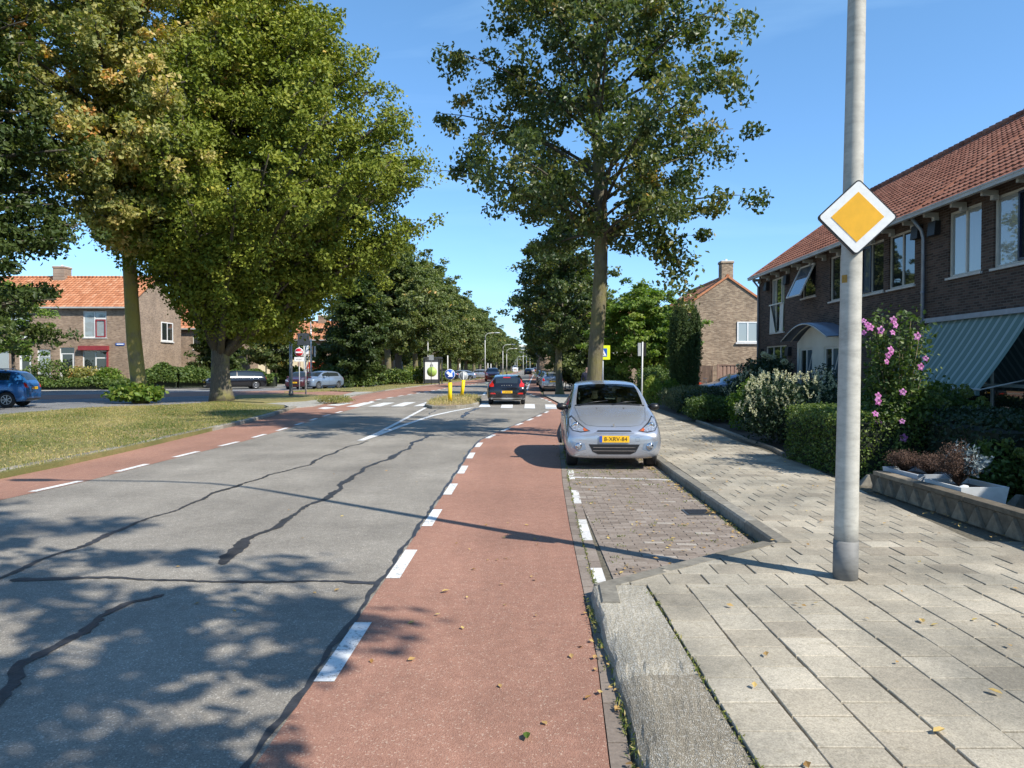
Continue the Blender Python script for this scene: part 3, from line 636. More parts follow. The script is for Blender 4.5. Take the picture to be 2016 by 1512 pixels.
def make_tree(name,label,cat,loc,group=None,seed=1,trunk=.3,ztop=12,prof=((4,2),(8,4),(12,1)),nl=40,per=9,lpc=120,leaf=.12,spread=.42,
              mat_='lime_leaf',bark_='lime_bark',lean=(0,0),rise=.9,start=None,cshift=(0,0),flat=.6,zmin_attach=None,nz=.45,tint=(.4,.2),sunlit_tint=None,elong=1.5,curve=.25,hollow=.3,fork=None,rootflare=1.5,droop=.0,stems=None,fr=(.78,1.06),limbk=1.0,asym=None):
    rg=np.random.default_rng(seed); rr=random.Random(seed)
    t=thing(name,label,cat,loc,0,group)
    q=MB(); z0=prof[0][0]; z1=prof[-1][0]; start=start if start is not None else z0*.9
    H=z1*.93
    def axis(z):
        u=z/H; return Vector((lean[0]*u+.08*math.sin(z*.7+seed),lean[1]*u+.08*math.cos(z*.9+seed),z))
    if not stems:
        pts=[];rs=[]
        for i in range(15):
            u=i/14; z=H*u; pts.append(axis(z) if i else Vector((0,0,-.05))); rs.append(trunk*(1-.86*u**1.5)*(1+(rootflare-1)*max(0,1-z/(trunk*3.2))**2))
        zz=[.25*trunk*3,.6*trunk*3]
        q.tube(pts[:1]+[axis(z) for z in zz]+pts[1:],[trunk*rootflare]+[trunk*(1+(rootflare-1)*.5),trunk*(1+(rootflare-1)*.18)]+rs[1:],14)
    else:
        for k in range(stems):
            a=2*math.pi*k/stems+rr.random(); e=Vector((math.cos(a)*rr.uniform(.2,.5)*prof[1][1],math.sin(a)*rr.uniform(.2,.5)*prof[1][1],z0+(z1-z0)*.5))
            q.tube([Vector((math.cos(a)*trunk,math.sin(a)*trunk,-.05)),Vector((math.cos(a)*trunk*1.5,math.sin(a)*trunk*1.5,e.z*.4)),e],[trunk*.6,trunk*.45,trunk*.15],8)
    cents=[];cid=[];outs=[]
    for k in range(nl):
        u=(k+.5)/nl; zt=z0+(z1-z0)*(u**.95); zt+=rr.uniform(-.4,.4)
        zt=min(max(zt,z0),z1); Rr=rinterp(prof,zt); a=k*2.39996+rr.uniform(-.5,.5); Rr*=(1+asym[2]*(math.cos(a)*asym[0]+math.sin(a)*asym[1])) if asym else 1
        f=rr.uniform(*fr) if k%4 else rr.uniform(.35,.7)
        e=Vector((cshift[0]+axis(zt).x+math.cos(a)*Rr*f,cshift[1]+axis(zt).y+math.sin(a)*Rr*f,zt))
        zs=max(start,min(H*.95,zt-rise*Rr*f*.9)); s=axis(zs)
        if fork and zs<fork: zs=rr.uniform(start,fork); s=axis(zs)
        mid=s.lerp(e,.5)+Vector((0,0,curve*(e-s).length*.5))+Vector((rr.uniform(-.3,.3),rr.uniform(-.3,.3),0))*Rr*.15
        bz=[s*(1-w)**2+mid*2*w*(1-w)+e*w*w for w in [i/7 for i in range(8)]]
        br=trunk*(.16+.28*(1-zs/H))*(.7+.5*(e-s).length/max(.5,prof[len(prof)//2][1]))
        br=min(br,trunk*.45)*limbk; q.tube(bz,[br*(1-.9*i/7) for i in range(8)],6,m=1)
        ln=(e-s).length; m_=max(2,int(per*(.4+.6*ln/ (max(p[1] for p in prof)))))
        for c in range(m_):
            w=hollow+(1-hollow)*((c+rr.random())/m_)**.8
            p=s*(1-w)**2+mid*2*w*(1-w)+e*w*w; sp=spread*(.5+ .9*w)*(1 if w<.9 else .7)
            o=Vector((rr.gauss(0,1),rr.gauss(0,1),rr.gauss(0,.6)))*sp
            pc=p+o
            if pc.z<z0-.6: pc.z=z0-.6+rr.random()*.4
            cents.append(pc); cid.append(rr.gauss(0,.5)); d=(pc-Vector((cshift[0],cshift[1],z0+(z1-z0)*.4))); outs.append(d.normalized() if d.length>.1 else Vector((0,0,1)))
            if c%3==0: q.tube([p,p.lerp(pc,.6)+Vector((0,0,.05)),pc],[br*.22,br*.12,br*.04],4,cap=False,m=1)
    cents=np.array([tuple(c) for c in cents]); outs=np.array([tuple(c) for c in outs]); cid=np.array(cid)
    n=len(cents); idx=np.repeat(np.arange(n),rg.integers(int(lpc*.6),int(lpc*1.4),size=n))
    sg=spread*.62*rg.uniform(.6,1.35,size=(n,1))
    off=rg.normal(size=(len(idx),3)); off/=np.linalg.norm(off,axis=1)[:,None]; off*=(rg.uniform(size=(len(idx),1))**.42)*np.where(rg.uniform(size=(len(idx),1))<.22,rg.uniform(1.6,2.7,size=(len(idx),1)),1.7); off=off*np.array([1,1,flat])*sg[idx]
    pos=cents[idx]+off; V,F=leaf_arrays(pos,leaf,rg,nz,elong,droop,outs[idx])
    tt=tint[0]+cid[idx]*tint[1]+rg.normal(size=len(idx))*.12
    if sunlit_tint: tt=tt+sunlit_tint*np.clip((pos[:,2]-z0)/(z1-z0)-.3,0,1)  # lightens leaves towards the top, a sunlit crown put into the leaf tint
    q.build('trunk',[MT[bark_],MT['limb_bark']],t); mesh_np('crown',V,F,MT[mat_],np.clip(tt,0,1),t)
    return t
# the lime beside the silver car
LT=G(1176,858,.1); 
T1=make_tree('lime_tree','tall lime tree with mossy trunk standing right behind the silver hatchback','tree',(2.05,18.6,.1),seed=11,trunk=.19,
  prof=((4.6,2.2),(5.4,3.7),(6.6,3.95),(8.2,3.8),(10,3.3),(12,2.9),(14,1.9),(15.3,.5)),nl=70,per=12,lpc=108,leaf=.115,spread=.36,limbk=.62,rise=.5,start=4.8,lean=(.1,0),cshift=(-.1,0),flat=.7,tint=(.45,.3),sunlit_tint=.15,hollow=.25,curve=.32,nz=.25,droop=.6,rootflare=1.25)
# its low drooping limb
q=MB(); s=Vector((2.2,18.6,6.3)); e=Vector((4.15,18.2,3.7)); mid=Vector((3.6,18.3,5.7))
bz=[s*(1-w)**2+mid*2*w*(1-w)+e*w*w for w in [i/8 for i in range(9)]]; q.tube([p-Vector((2.05,18.6,.1)) for p in bz],[.05*(1-.85*i/8) for i in range(9)],6); q.build('limb',MT['lime_bark'],T1)
rg=np.random.default_rng(77); cc=[]
for w in np.linspace(.3,1.03,16):
    p=s*(1-w)**2+mid*2*w*(1-w)+e*w*w; cc.append(tuple(p+Vector((rg.normal()*.13,rg.normal()*.25,-.12+rg.normal()*.15))))
cc=np.array(cc)-np.array([2.05,18.6,.1]); idx=np.repeat(np.arange(16),75); pos=cc[idx]+rg.normal(size=(len(idx),3))*.17; V,F=leaf_arrays(pos,.125,rg,.25,1.5,.6)
mesh_np('leaves',V,F,MT['lime_leaf'],np.clip(.45+rg.normal(size=len(idx))*.2,0,1),T1)
# a second one behind the camera whose shadow falls on the road
make_tree('lime_tree','lime tree behind the viewer shading the foreground asphalt','tree',(1.85,-1.45,.1),seed=5,trunk=.28,
  prof=((5.2,1.4),(6.2,3.2),(8.2,4.5),(10,4.6),(12,3.6),(14,1.8),(15,.5)),nl=48,per=9,lpc=120,leaf=.17,spread=.36,rise=.5,start=4.5,flat=.6)
# hornbeam
hb=G(437,786,.1)
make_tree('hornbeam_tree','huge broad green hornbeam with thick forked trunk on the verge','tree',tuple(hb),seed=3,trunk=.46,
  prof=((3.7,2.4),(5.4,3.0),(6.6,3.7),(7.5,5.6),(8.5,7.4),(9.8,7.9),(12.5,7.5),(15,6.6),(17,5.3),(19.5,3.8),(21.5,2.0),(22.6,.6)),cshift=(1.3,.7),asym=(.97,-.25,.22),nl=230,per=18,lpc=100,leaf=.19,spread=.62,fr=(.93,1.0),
  mat_='hornbeam_leaf',bark_='hornbeam_bark',rise=1.05,start=2.0,fork=4.2,flat=.75,tint=(.38,.22),sunlit_tint=.3,hollow=.3,curve=.12,nz=.3,rootflare=1.45,droop=.3)
# declining lime in front of it
lb=G(277,789,.1)
make_tree('lime_tree','half dried lime tree with leaning mossy trunk rising from green suckers','tree',tuple(lb),seed=21,trunk=.36,
  prof=((7.2,.8),(8.1,2.2),(9.6,4.0),(12,4.8),(15,4.9),(18,4.6),(20,3.8),(22,1.5)),nl=105,per=12,lpc=90,leaf=.2,spread=.46,
  mat_='dry_lime_leaf',bark_='moss_bark',lean=(-.8,-1.6),cshift=(1.0,-2.8),rise=.5,start=7.2,flat=.8,tint=(.5,.4),hollow=.18,nz=.3,rootflare=1.2,droop=.4,curve=.3)
# dark tree at the left frame edge
make_tree('evergreen_oak','dark glossy dense tree whose crown fills the left frame edge','tree',tuple(G(-180,812,.1)),seed=31,trunk=.4,
  prof=((2.7,4.6),(4.5,5.5),(8,5.7),(12,5.7),(15.5,5.0),(18.5,3.0),(20,1)),nl=150,per=13,lpc=85,leaf=.19,spread=.5,
  mat_='dark_leaf',bark_='dark_bark',rise=.35,start=1.5,flat=.6,tint=(.42,.28),hollow=.3,nz=.4)
make_tree('small_tree','slim young tree with yellow green low leaves behind the blue car','tree',tuple(G(28,770,.05)),seed=33,trunk=.13,
  prof=((2.9,1.2),(3.6,2.6),(4.6,3.0),(6,2.6),(7.5,1)),nl=26,per=8,lpc=70,leaf=.2,spread=.42,mat_='bright_leaf',bark_='dark_bark',rise=.5,start=2.5,tint=(.4,.4))
# right avenue: trees two and on
A2=make_tree('lime_tree','dark lime tree whose trunk stands behind the parked silver hatch on the right','tree',(3.0,47.8,.06),group='lime trees along the right kerb',seed=41,trunk=.22,
  prof=((3.4,1.8),(4.5,3.1),(6.5,3.5),(8.3,2.6),(9.6,1.6),(10.8,.4)),nl=52,per=9,lpc=85,leaf=.2,spread=.42,mat_='lime_leaf',rise=.6,start=3,tint=(.38,.28),hollow=.3,nz=.35)
A3=make_tree('lime_tree','lime tree third in the right kerb row beyond the parked cars','tree',(3.7,64,.06),group='lime trees along the right kerb',seed=43,trunk=.24,
  prof=((3.0,2.0),(4.2,3.4),(6.5,3.8),(9,3.0),(10.5,1.8),(11.8,.4)),nl=50,per=9,lpc=70,leaf=.25,spread=.48,mat_='lime_leaf',rise=.6,start=2.7,tint=(.35,.28))
for i,(x,y,s) in enumerate([(4.3,80,1.0),(4.9,97,.98),(5.6,116,1.0),(6.4,138,.98),(7.4,165,.98),(8.6,200,.95),(10,245,.95)]):
    dup(A3 if i%2 else A2,(x,y,0),i*1.7,'lime tree, number %d counted from the near end of the right kerb row'%(i+4),scale=s*.98)
# left avenue
LAB='lime tree number %d from the near end of the left avenue row'
V1=make_tree('avenue_tree','dense full lime tree with pale trunk, nearest of the left avenue row','tree',tuple(G(763,756.5,.06)),group='avenue trees on the far left verge',seed=51,trunk=.33,
  prof=((4.4,2.2),(5.6,3.9),(8.5,4.3),(11,3.5),(13,2.3),(14.2,.6)),nl=64,per=11,lpc=70,leaf=.3,spread=.52,mat_='avenue_leaf',bark_='lime_bark',rise=.6,start=3.8,tint=(.42,.3),nz=.35)
V2=make_tree('avenue_tree',LAB%2,'tree',(-11.9,80,.06),group='avenue trees on the far left verge',seed=52,trunk=.38,
  prof=((3.4,2.6),(5,4.3),(8.5,4.9),(11.5,4.0),(13.6,2.6),(15,.6)),nl=64,per=11,lpc=66,leaf=.33,spread=.56,mat_='avenue_leaf',bark_='dark_bark',rise=.6,start=3,tint=(.36,.28),nz=.35)
for i,(x,y) in enumerate([(-11.2,88),(-10.7,97),(-10.1,107),(-9.7,118),(-9.1,130),(-8.6,143),(-8.0,158),(-7.4,174),(-6.6,192),(-5.8,212),(-4.9,236),(-3.8,264),(-2.3,300),(-.5,345)]):
    dup((V1,V2)[i%2],(x,y,0),i*2.1,LAB%(i+3),scale=(1.0,1.02,.96)[i%3]*.97)
# second row behind, west of the service road
VB='avenue tree west of the service road, number %d from the near end'
for i,(x,y) in enumerate([(-22,104),(-21,120),(-20,138),(-19,158),(-18,182),(-17,210),(-16,245),(-14,290)]):
    dup((V2,V1)[i%2],(x,y,0),i*1.3+1,VB%(i+1),group='trees beyond the service road',scale=.85)
for i,(x,y) in enumerate([(11,96),(12,118),(13.5,145),(15,180),(17,225),(20,280),(4,420),(-2,430),(9,415),(-9,440),(14,400),(1,410)]):
    dup((A3,V2)[i%2],(x,y,0),i*1.9,'background tree behind the right avenue, number %d going away'%(i+1),group='background trees on the right',scale=.9+.1*(i%3))
# dark dense bush-tree before the avenue
make_tree('holly_tree','dark dense evergreen tree leafy to the ground left of the avenue','tree',tuple(G(708,762,.05)),seed=61,trunk=.2,
  prof=((.5,1.7),(1.5,1.9),(3.0,1.9),(5,2.5),(7.5,1.9),(9,.6)),nl=70,per=10,lpc=60,leaf=.26,spread=.4,mat_='dark_leaf',bark_='dark_bark',rise=.3,start=.4,tint=(.22,.2),hollow=.2)
make_tree('garden_tree','bushy dark multi-stem tree behind the white street pole','tree',tuple(G(540,757,.0)),seed=62,trunk=.22,stems=4,
  prof=((2.0,1.8),(3.2,3.4),(4.6,3.4),(6.6,1.6),(7.5,.5)),nl=50,per=9,lpc=60,leaf=.26,spread=.45,mat_='lime_leaf',bark_='lime_bark',rise=.3,start=1.5,tint=(.4,.25))
make_tree('garden_tree','round evergreen tree between dark estate car and white pole','tree',(-26.5,68,0),seed=63,trunk=.18,
  prof=((.6,1.3),(2.2,2.1),(4.2,2.0),(5.8,.5)),nl=40,per=9,lpc=60,leaf=.26,spread=.4,mat_='dark_leaf',bark_='dark_bark',rise=.3,start=.5,tint=(.5,.3))
make_tree('garden_tree','grey green willow-like tree behind the orange roofed houses','tree',(-28,135,0),seed=64,trunk=.4,
  prof=((3,3),(6,5),(10,4.5),(12.5,1)),nl=40,per=9,lpc=50,leaf=.5,spread=.7,mat_='silver_leaf',bark_='dark_bark',rise=.5,start=3,tint=(.1,.2))
make_tree('garden_tree','dark green tree in front of the orange roofed terrace','tree',(-19.5,86,0),seed=65,trunk=.2,
  prof=((.8,1.8),(2.5,3.0),(4.5,2.8),(6.4,1)),nl=40,per=9,lpc=55,leaf=.3,spread=.5,mat_='avenue_leaf',bark_='dark_bark',rise=.4,start=.6,tint=(.3,.25))
# right gardens
make_tree('robinia_tree','bright light green garden tree with forked pale stems left of the yew','tree',(7.4,43,.05),seed=71,trunk=.2,stems=4,
  prof=((2.0,2.0),(2.9,2.9),(4.2,3.1),(5.3,2.2),(6.1,.7)),nl=58,per=10,lpc=75,leaf=.19,spread=.38,mat_='bright_leaf',bark_='lime_bark',rise=.5,start=1.0,flat=.45,tint=(.42,.35),sunlit_tint=.2,hollow=.35)
make_tree('garden_tree','dense dark green tree behind the crossing sign','tree',(5.6,56,.05),seed=72,trunk=.22,
  prof=((.4,2.0),(2,2.6),(4,2.9),(6,1.6),(6.8,.5)),nl=55,per=10,lpc=65,leaf=.22,spread=.42,mat_='avenue_leaf',bark_='dark_bark',rise=.35,start=.5,tint=(.2,.2))
def yew(loc):
    t=thing('yew_tree','dark columnar yew with fluted foliage in front of the brick gable','tree',loc)
    rg=np.random.default_rng(9); pos=[];cid=[];rr=random.Random(4)
    for k in range(64):
        a=k*2.39996; rad=.72*math.sqrt(rr.uniform(.25,1)); top=rr.uniform(4.9,5.35)-(rad/.72)**2*1.5; x0=math.cos(a)*rad; y0=math.sin(a)*rad
        for z in np.arange(.25,top,.028):
            f=min(1,.62+.38*min(1,z/2.2)); w=.07*min(1,(top-z)/.5+.15)
            pos.append((x0*f+rg.normal()*w,y0*f+rg.normal()*w,z+rg.normal()*.03)); cid.append((k*37%10)/10)
    pos=np.array(pos); pos=np.repeat(pos,6,axis=0)+rg.normal(size=(len(pos)*6,3))*.028; cid=np.repeat(np.array(cid),6)
    V,F=leaf_arrays(pos,.085,rg,.0,2.6,-1.5); 
    mesh_np('crown',V,F,MT['yew_leaf'],np.clip(.3+.4*cid+rg.normal(size=len(pos))*.15,0,1),t)
    q=MB(); q.tube([(0,0,-.05),(0,0,1),(0,0,4)],[.12,.1,.03],8); q.build('trunk',MT['dark_bark'],t)
yew((8.0,35.2,.07))
# ---------------------------------------------------------------- bushes, hedges, flowers
def cloud(pts,size,rg,mat_,name,parent,tint=(.45,.2),nz=.35,elong=1.6,droop=0,cid=None):
    V,F=leaf_arrays(pts,size,rg,nz,elong,droop); tt=tint[0]+rg.normal(size=len(pts))*tint[1]
    if cid is not None: tt=tt+cid
    return mesh_np(name,V,F,MT[mat_],np.clip(tt,0,1),parent)
def blob_pts(rg,n,c,r,shell=.55,lump=5,zmin=0.0,rag=.035):
    d=rg.normal(size=(n,3)); d/=np.linalg.norm(d,axis=1)[:,None]
    u=shell+(1-shell)*rg.uniform(size=n)**.6; ph=rg.uniform(0,6,8); k=np.where(d[:,2]<0,np.maximum(np.sqrt(1-d[:,2]**2),.45)**-.75,1.0); d[:,0]*=k; d[:,1]*=k
    l=1+.10*np.sin(d[:,0]*lump+ph[0])*np.cos(d[:,1]*lump+ph[1])+.09*np.sin(d[:,2]*lump*1.4+ph[2])+.13*np.sin(d[:,0]*9+ph[3])*np.sin(d[:,1]*9+ph[4])*np.sin(d[:,2]*8+ph[5])+rg.normal(size=n)*rag
    p=np.array(c)+d*(u*l)[:,None]*np.array(r); p[:,2]=np.maximum(p[:,2],zmin+rg.uniform(0,.08,n)); return p
def bush(name,label,cat,loc,r,n,size,mat_,seed,tint=(.45,.22),flowers=None,group=None,nz=.35,elong=1.6,stemm='dark_bark',shell=.45,droop=0,rag=.05):
    rg=np.random.default_rng(seed); rr=random.Random(seed); t=thing(name,label,cat,loc,0,group)
    p=blob_pts(rg,n,(0,0,r[2]*1.0),r,shell,rag=rag); cloud(p,size,rg,mat_,'foliage',t,tint,nz,elong,droop)
    q=MB()
    for k in range(9):
        a=rr.uniform(0,6.28); e=Vector((math.cos(a)*r[0]*.6,math.sin(a)*r[1]*.6,r[2]*rr.uniform(1.1,1.7)))
        q.tube([(e.x*.1,e.y*.1,-.03),(e.x*.5,e.y*.5,e.z*.6),e],[.02,.014,.005],5)
    q.build('stems',MT[stemm],t)
    if flowers:
        fm,nf,fs,kind=flowers; fp=blob_pts(rg,nf,(0,0,r[2]*1.05),tuple(x*1.03 for x in r),.97)
        if kind in('spike','mop'): fp=fp[fp[:,2]>r[2]*(.9 if kind=='spike' else .5)]
        V=[];cid=[]
        for c in fp:
            if kind=='spike':
                dd=rg.normal(size=3)*.5; dd[2]=abs(dd[2])+1; dd/=np.linalg.norm(dd)
                V.append(np.array(c)+dd*rg.uniform(-.02,.14,size=(26,1))+rg.normal(size=(26,3))*.011)
            elif kind=='mop': 
                x=rg.normal(size=(120,3)); x/=np.linalg.norm(x,axis=1)[:,None]; cloud(np.array(c)+x*fs*2.4*np.array([1,1,.85])*rg.uniform(.8,1.05,size=(120,1)),fs,rg,fm,'flower_head',t,(.6,.3),.4,1.2)
            else: cloud(np.array(c)+rg.normal(size=(14,3))*fs*1.0,fs,rg,fm,'flower_head',t,(.6,.3),.4,1.2)
        if V: cloud(np.concatenate(V),fs,rg,fm,'flowers',t,(.6,.3),.4,1.2)
    return t
def hedge(name,label,x0,x1,y0,y1,z1,n,size,mat_,seed,tint=(.4,.2),loc_z=.06,round_=.12):
    rg=np.random.default_rng(seed); cx,cy2=(x0+x1)/2,(y0+y1)/2; hx,hy=(x1-x0)/2,(y1-y0)/2; t=thing(name,label,'hedge',(cx,cy2,loc_z))
    a=np.array([2*hx*2*hy,2*hx*z1,2*hx*z1,2*hy*z1,2*hy*z1]); a=a/a.sum(); k=rg.choice(5,size=n,p=a)
    u=rg.uniform(-1,1,n);v=rg.uniform(-1,1,n);w=rg.uniform(0,1,n); P_=np.zeros((n,3))
    P_[:,0]=np.where(k==3,-hx,np.where(k==4,hx,u*hx)); P_[:,1]=np.where(k==1,-hy,np.where(k==2,hy,v*hy)); P_[:,2]=np.where(k==0,z1,w*z1)
    e=.05*np.sin(P_[:,0]*3+P_[:,1]*2.3+seed)*1.0; P_[:,2]*=1+e*.5
    cr=np.minimum(hx-abs(P_[:,0]),hy-abs(P_[:,1])); top=np.clip(1-(z1-P_[:,2])/round_,0,1); P_[:,2]-=np.where(cr<round_,(1-cr/round_)**2*round_*.5*top,0)
    P_+=rg.normal(size=(n,3))*size*.55; P_-=np.sign(P_)*np.array([1,1,0])*rg.uniform(0,.12,size=(n,1)); P_[:,2]=np.maximum(P_[:,2],.02)
    cloud(P_,size,rg,mat_,'foliage',t,tint,.25,1.5)
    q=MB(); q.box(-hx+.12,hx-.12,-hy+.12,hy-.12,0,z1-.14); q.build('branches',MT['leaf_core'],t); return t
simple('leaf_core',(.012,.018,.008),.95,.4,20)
hedge('box_hedge','clipped yellow-green box hedge beside the lamp pole',4.95,6.5,11.3,13.9,.98,17000,.045,'hedge_leaf',101,(.55,.25))
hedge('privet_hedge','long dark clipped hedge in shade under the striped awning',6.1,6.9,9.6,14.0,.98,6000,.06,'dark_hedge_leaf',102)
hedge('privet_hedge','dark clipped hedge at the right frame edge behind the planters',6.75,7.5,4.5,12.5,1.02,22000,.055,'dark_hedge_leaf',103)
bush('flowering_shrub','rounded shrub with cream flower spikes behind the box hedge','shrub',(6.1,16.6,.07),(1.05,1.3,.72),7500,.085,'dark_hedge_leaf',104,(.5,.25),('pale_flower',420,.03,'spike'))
bush('flowering_shrub','tall leafy shrub with cream spikes beside the light blue car','shrub',(7.72,24,.07),(.92,1.2,.76),6500,.11,'dark_hedge_leaf',105,(.5,.25),('pale_flower',230,.038,'spike'))
bush('green_shrub','yellow green leafy shrub in front of the tall flowering shrub','shrub',(6.55,20.3,.07),(.75,.9,.66),6500,.075,'bright_leaf',106,(.25,.3))
bush('green_shrub','dark low shrub left of the yellow green shrub','shrub',(6.1,23.6,.07),(.7,1.0,.42),5200,.075,'hedge_leaf',107,(.25,.2))
bush('hydrangea','white panicle hydrangea beneath the ground floor window','shrub',(9.2,27.6,.07),(.95,1.3,1.05),5200,.12,'dark_hedge_leaf',108,(.5,.25),('pale_flower',26,.05,'mop'))
bush('green_shrub','round clipped dark shrub before the white doorway','shrub',(8.6,20.9,.07),(.65,.7,.85),5000,.06,'dark_hedge_leaf',109)
bush('green_shrub','leafy shrub filling the bed behind the hibiscus','shrub',(8.2,17.5,.07),(.9,1.1,.62),5200,.08,'hedge_leaf',110,(.25,.2))
bush('hydrangea','lime green mophead hydrangea under the striped awning','shrub',(8.5,15.2,.07),(.72,1.15,.66),4200,.10,'hedge_leaf',111,(.3,.2),('green_flower',60,.045,'mop'))
bush('hydrangea','small faded hydrangea behind the grey planter','shrub',(6.2,9.75,.07),(.42,.42,.36),2200,.07,'hedge_leaf',112,(.4,.2),('green_flower',24,.03,'mop'))
bush('hydrangea','reddish hydrangea at the right frame edge','shrub',(6.25,8.35,.07),(.35,.55,.5),2600,.08,'hedge_leaf',113,(.3,.2),('dead_twig',16,.035,'mop'))
bush('lavender','tall grey green grassy perennials beside the pavement','shrub',(7.2,29.5,.07),(1.3,3.2,.50),9000,.14,'perennial_leaf',114,(.4,.25),nz=.0,elong=4,droop=-2)
bush('green_shrub','dark rambling shrub along the pavement edge near the crossing','shrub',(6.55,27.2,.07),(.6,1.6,.42),4200,.08,'dark_hedge_leaf',115,(.6,.2))
bush('flowering_shrub','low white flowering shrub among dark perennials','shrub',(6.7,25.2,.07),(.5,.6,.55),2600,.06,'dark_hedge_leaf',116,(.4,.2),('white_petal',22,.03,'dot'))
bush('green_shrub','rounded mid green shrub below the robinia tree','shrub',(7.1,38,.07),(.9,1.2,.9),5200,.12,'hedge_leaf',117,(.45,.25))
bush('green_shrub','pale yellow shrub at the foot of the grey sign pole','shrub',(6.35,34.6,.07),(.45,.6,.62),2600,.09,'bright_leaf',118,(.9,.2))
bush('green_shrub','bright green shrub against the dark yew','shrub',(7.35,34.9,.07),(.4,.5,.6),2200,.1,'bright_leaf',119,(.4,.3))
bush('green_shrub','dark hedge-like shrub right of the tree trunk','shrub',(5.9,45,.07),(1.2,2.0,.95),6200,.13,'hedge_leaf',120,(.3,.25))
bush('green_shrub','dark shrub at the left pavement edge behind the trunk','shrub',(6.6,62,.07),(1.3,6.0,1.1),6200,.2,'hedge_leaf',121,(.2,.2))
# hibiscus with pink flowers
def hibiscus():
    rg=np.random.default_rng(55); rr=random.Random(6); t=thing('hibiscus','tall hibiscus bush with pink flowers right of the lamp pole','shrub',(6.05,11.9,.07))
    cs=[];q=MB()
    for k in range(46):
        a=rr.uniform(0,6.28); h=rr.uniform(.5,2.45); r=.60*(.55+.45*math.sin(min(1,h/2.4)*2.6))*math.sqrt(rr.uniform(.2,1)); e=Vector((math.cos(a)*r*.8,math.sin(a)*r,h))
        q.tube([(e.x*.12,e.y*.12,-.03),(e.x*.5,e.y*.5,h*.55),e],[.016,.011,.004],5)
        for w in np.linspace(.35,1.0,6): cs.append((e.x*(w**1.3),e.y*(w**1.3),h*w))
    cs=np.array(cs); idx=np.repeat(np.arange(len(cs)),44); p=cs[idx]+rg.normal(size=(len(idx),3))*np.array([.1,.1,.11]); p[:,2]=np.maximum(p[:,2],.05)
    cloud(p,.075,rg,'hedge_leaf','foliage',t,(.22,.25),.3,1.5,.4); q.build('stems',MT['lime_bark'],t)
    # flowers sit on the visible flank, five petals each
    fl=[(1712,645),(1758,630),(1733,650),(1757,655),(1805,662),(1753,690),(1822,706),(1812,722),(1748,700),(1745,712),(1777,772),(1728,780),(1728,790),(1723,815),(1776,830),(1778,862),(1730,832),(1700,632),(1700,655),(1708,640),(1762,640)]
    for i,(px,py) in enumerate(fl):
        Y=11.35+rr.uniform(-.12,.25); c=P(px,py,Y)-Vector((6.05,11.9,.07)); f=Vector((rr.uniform(-.5,.5),-1,rr.uniform(-.1,.6))).normalized()
        u=f.orthogonal().normalized(); v=f.cross(u); s=rr.uniform(.035,.058); qf=MB()
        for k in range(5):
            a=k*2*math.pi/5; d=u*math.cos(a)+v*math.sin(a); e=u*math.cos(a+.62)+v*math.sin(a+.62); g=u*math.cos(a-.62)+v*math.sin(a-.62)
            qf.add([c,c+g*s*.8+f*s*.35,c+g*s*.35+d*s*.95+f*s*.15,c+e*s*.35+d*s*.95+f*s*.15,c+e*s*.8+f*s*.35],[(0,1,2,3,4)],0,rr.uniform(.2,.9))
        qf.tube([c,c+f*s*.7],[s*.1,s*.12],5,m=1)
        qf.build('flower',[MT['pink_petal'],MT['pale_flower']],t)
hibiscus()
# suckers at the lime foot, other low bushes on the left
bush('green_shrub','bright leafy suckers growing round the leaning lime trunk','shrub',(lb.x+.0,lb.y-.55,.1),(1.25,.8,.42),1500,.25,'bright_leaf',130,(.45,.35),nz=.4,elong=1.2,shell=.2,rag=.17)
for i,(px,py,rx,h,c) in enumerate([(700,762,1.7,.55,'low leafy shrub at the foot of the dark evergreen'),(745,758,.9,.6,'green bush left of the first avenue trunk'),(780,757,1.6,.8,'green bush right of the first avenue trunk'),(825,755,1.9,.85,'bright green bush in front of the bus shelter'),(873,751,.9,.6,'small green bush right of the bus shelter')]):
    g=G(px,py,.06); bush('green_shrub',c,'shrub',tuple(g),(rx,.9,h),1500,.24,'bright_leaf' if i in(3,) else 'hedge_leaf',140+i,(.6,.3),group=None)
bush('dry_grass','dry grassy weeds on the grey refuge by the crossing','weeds',tuple(G(658,794,.03)),(.9,.5,.2),1500,.12,'blade',150,(.55,.3),nz=0,elong=5,droop=-2)
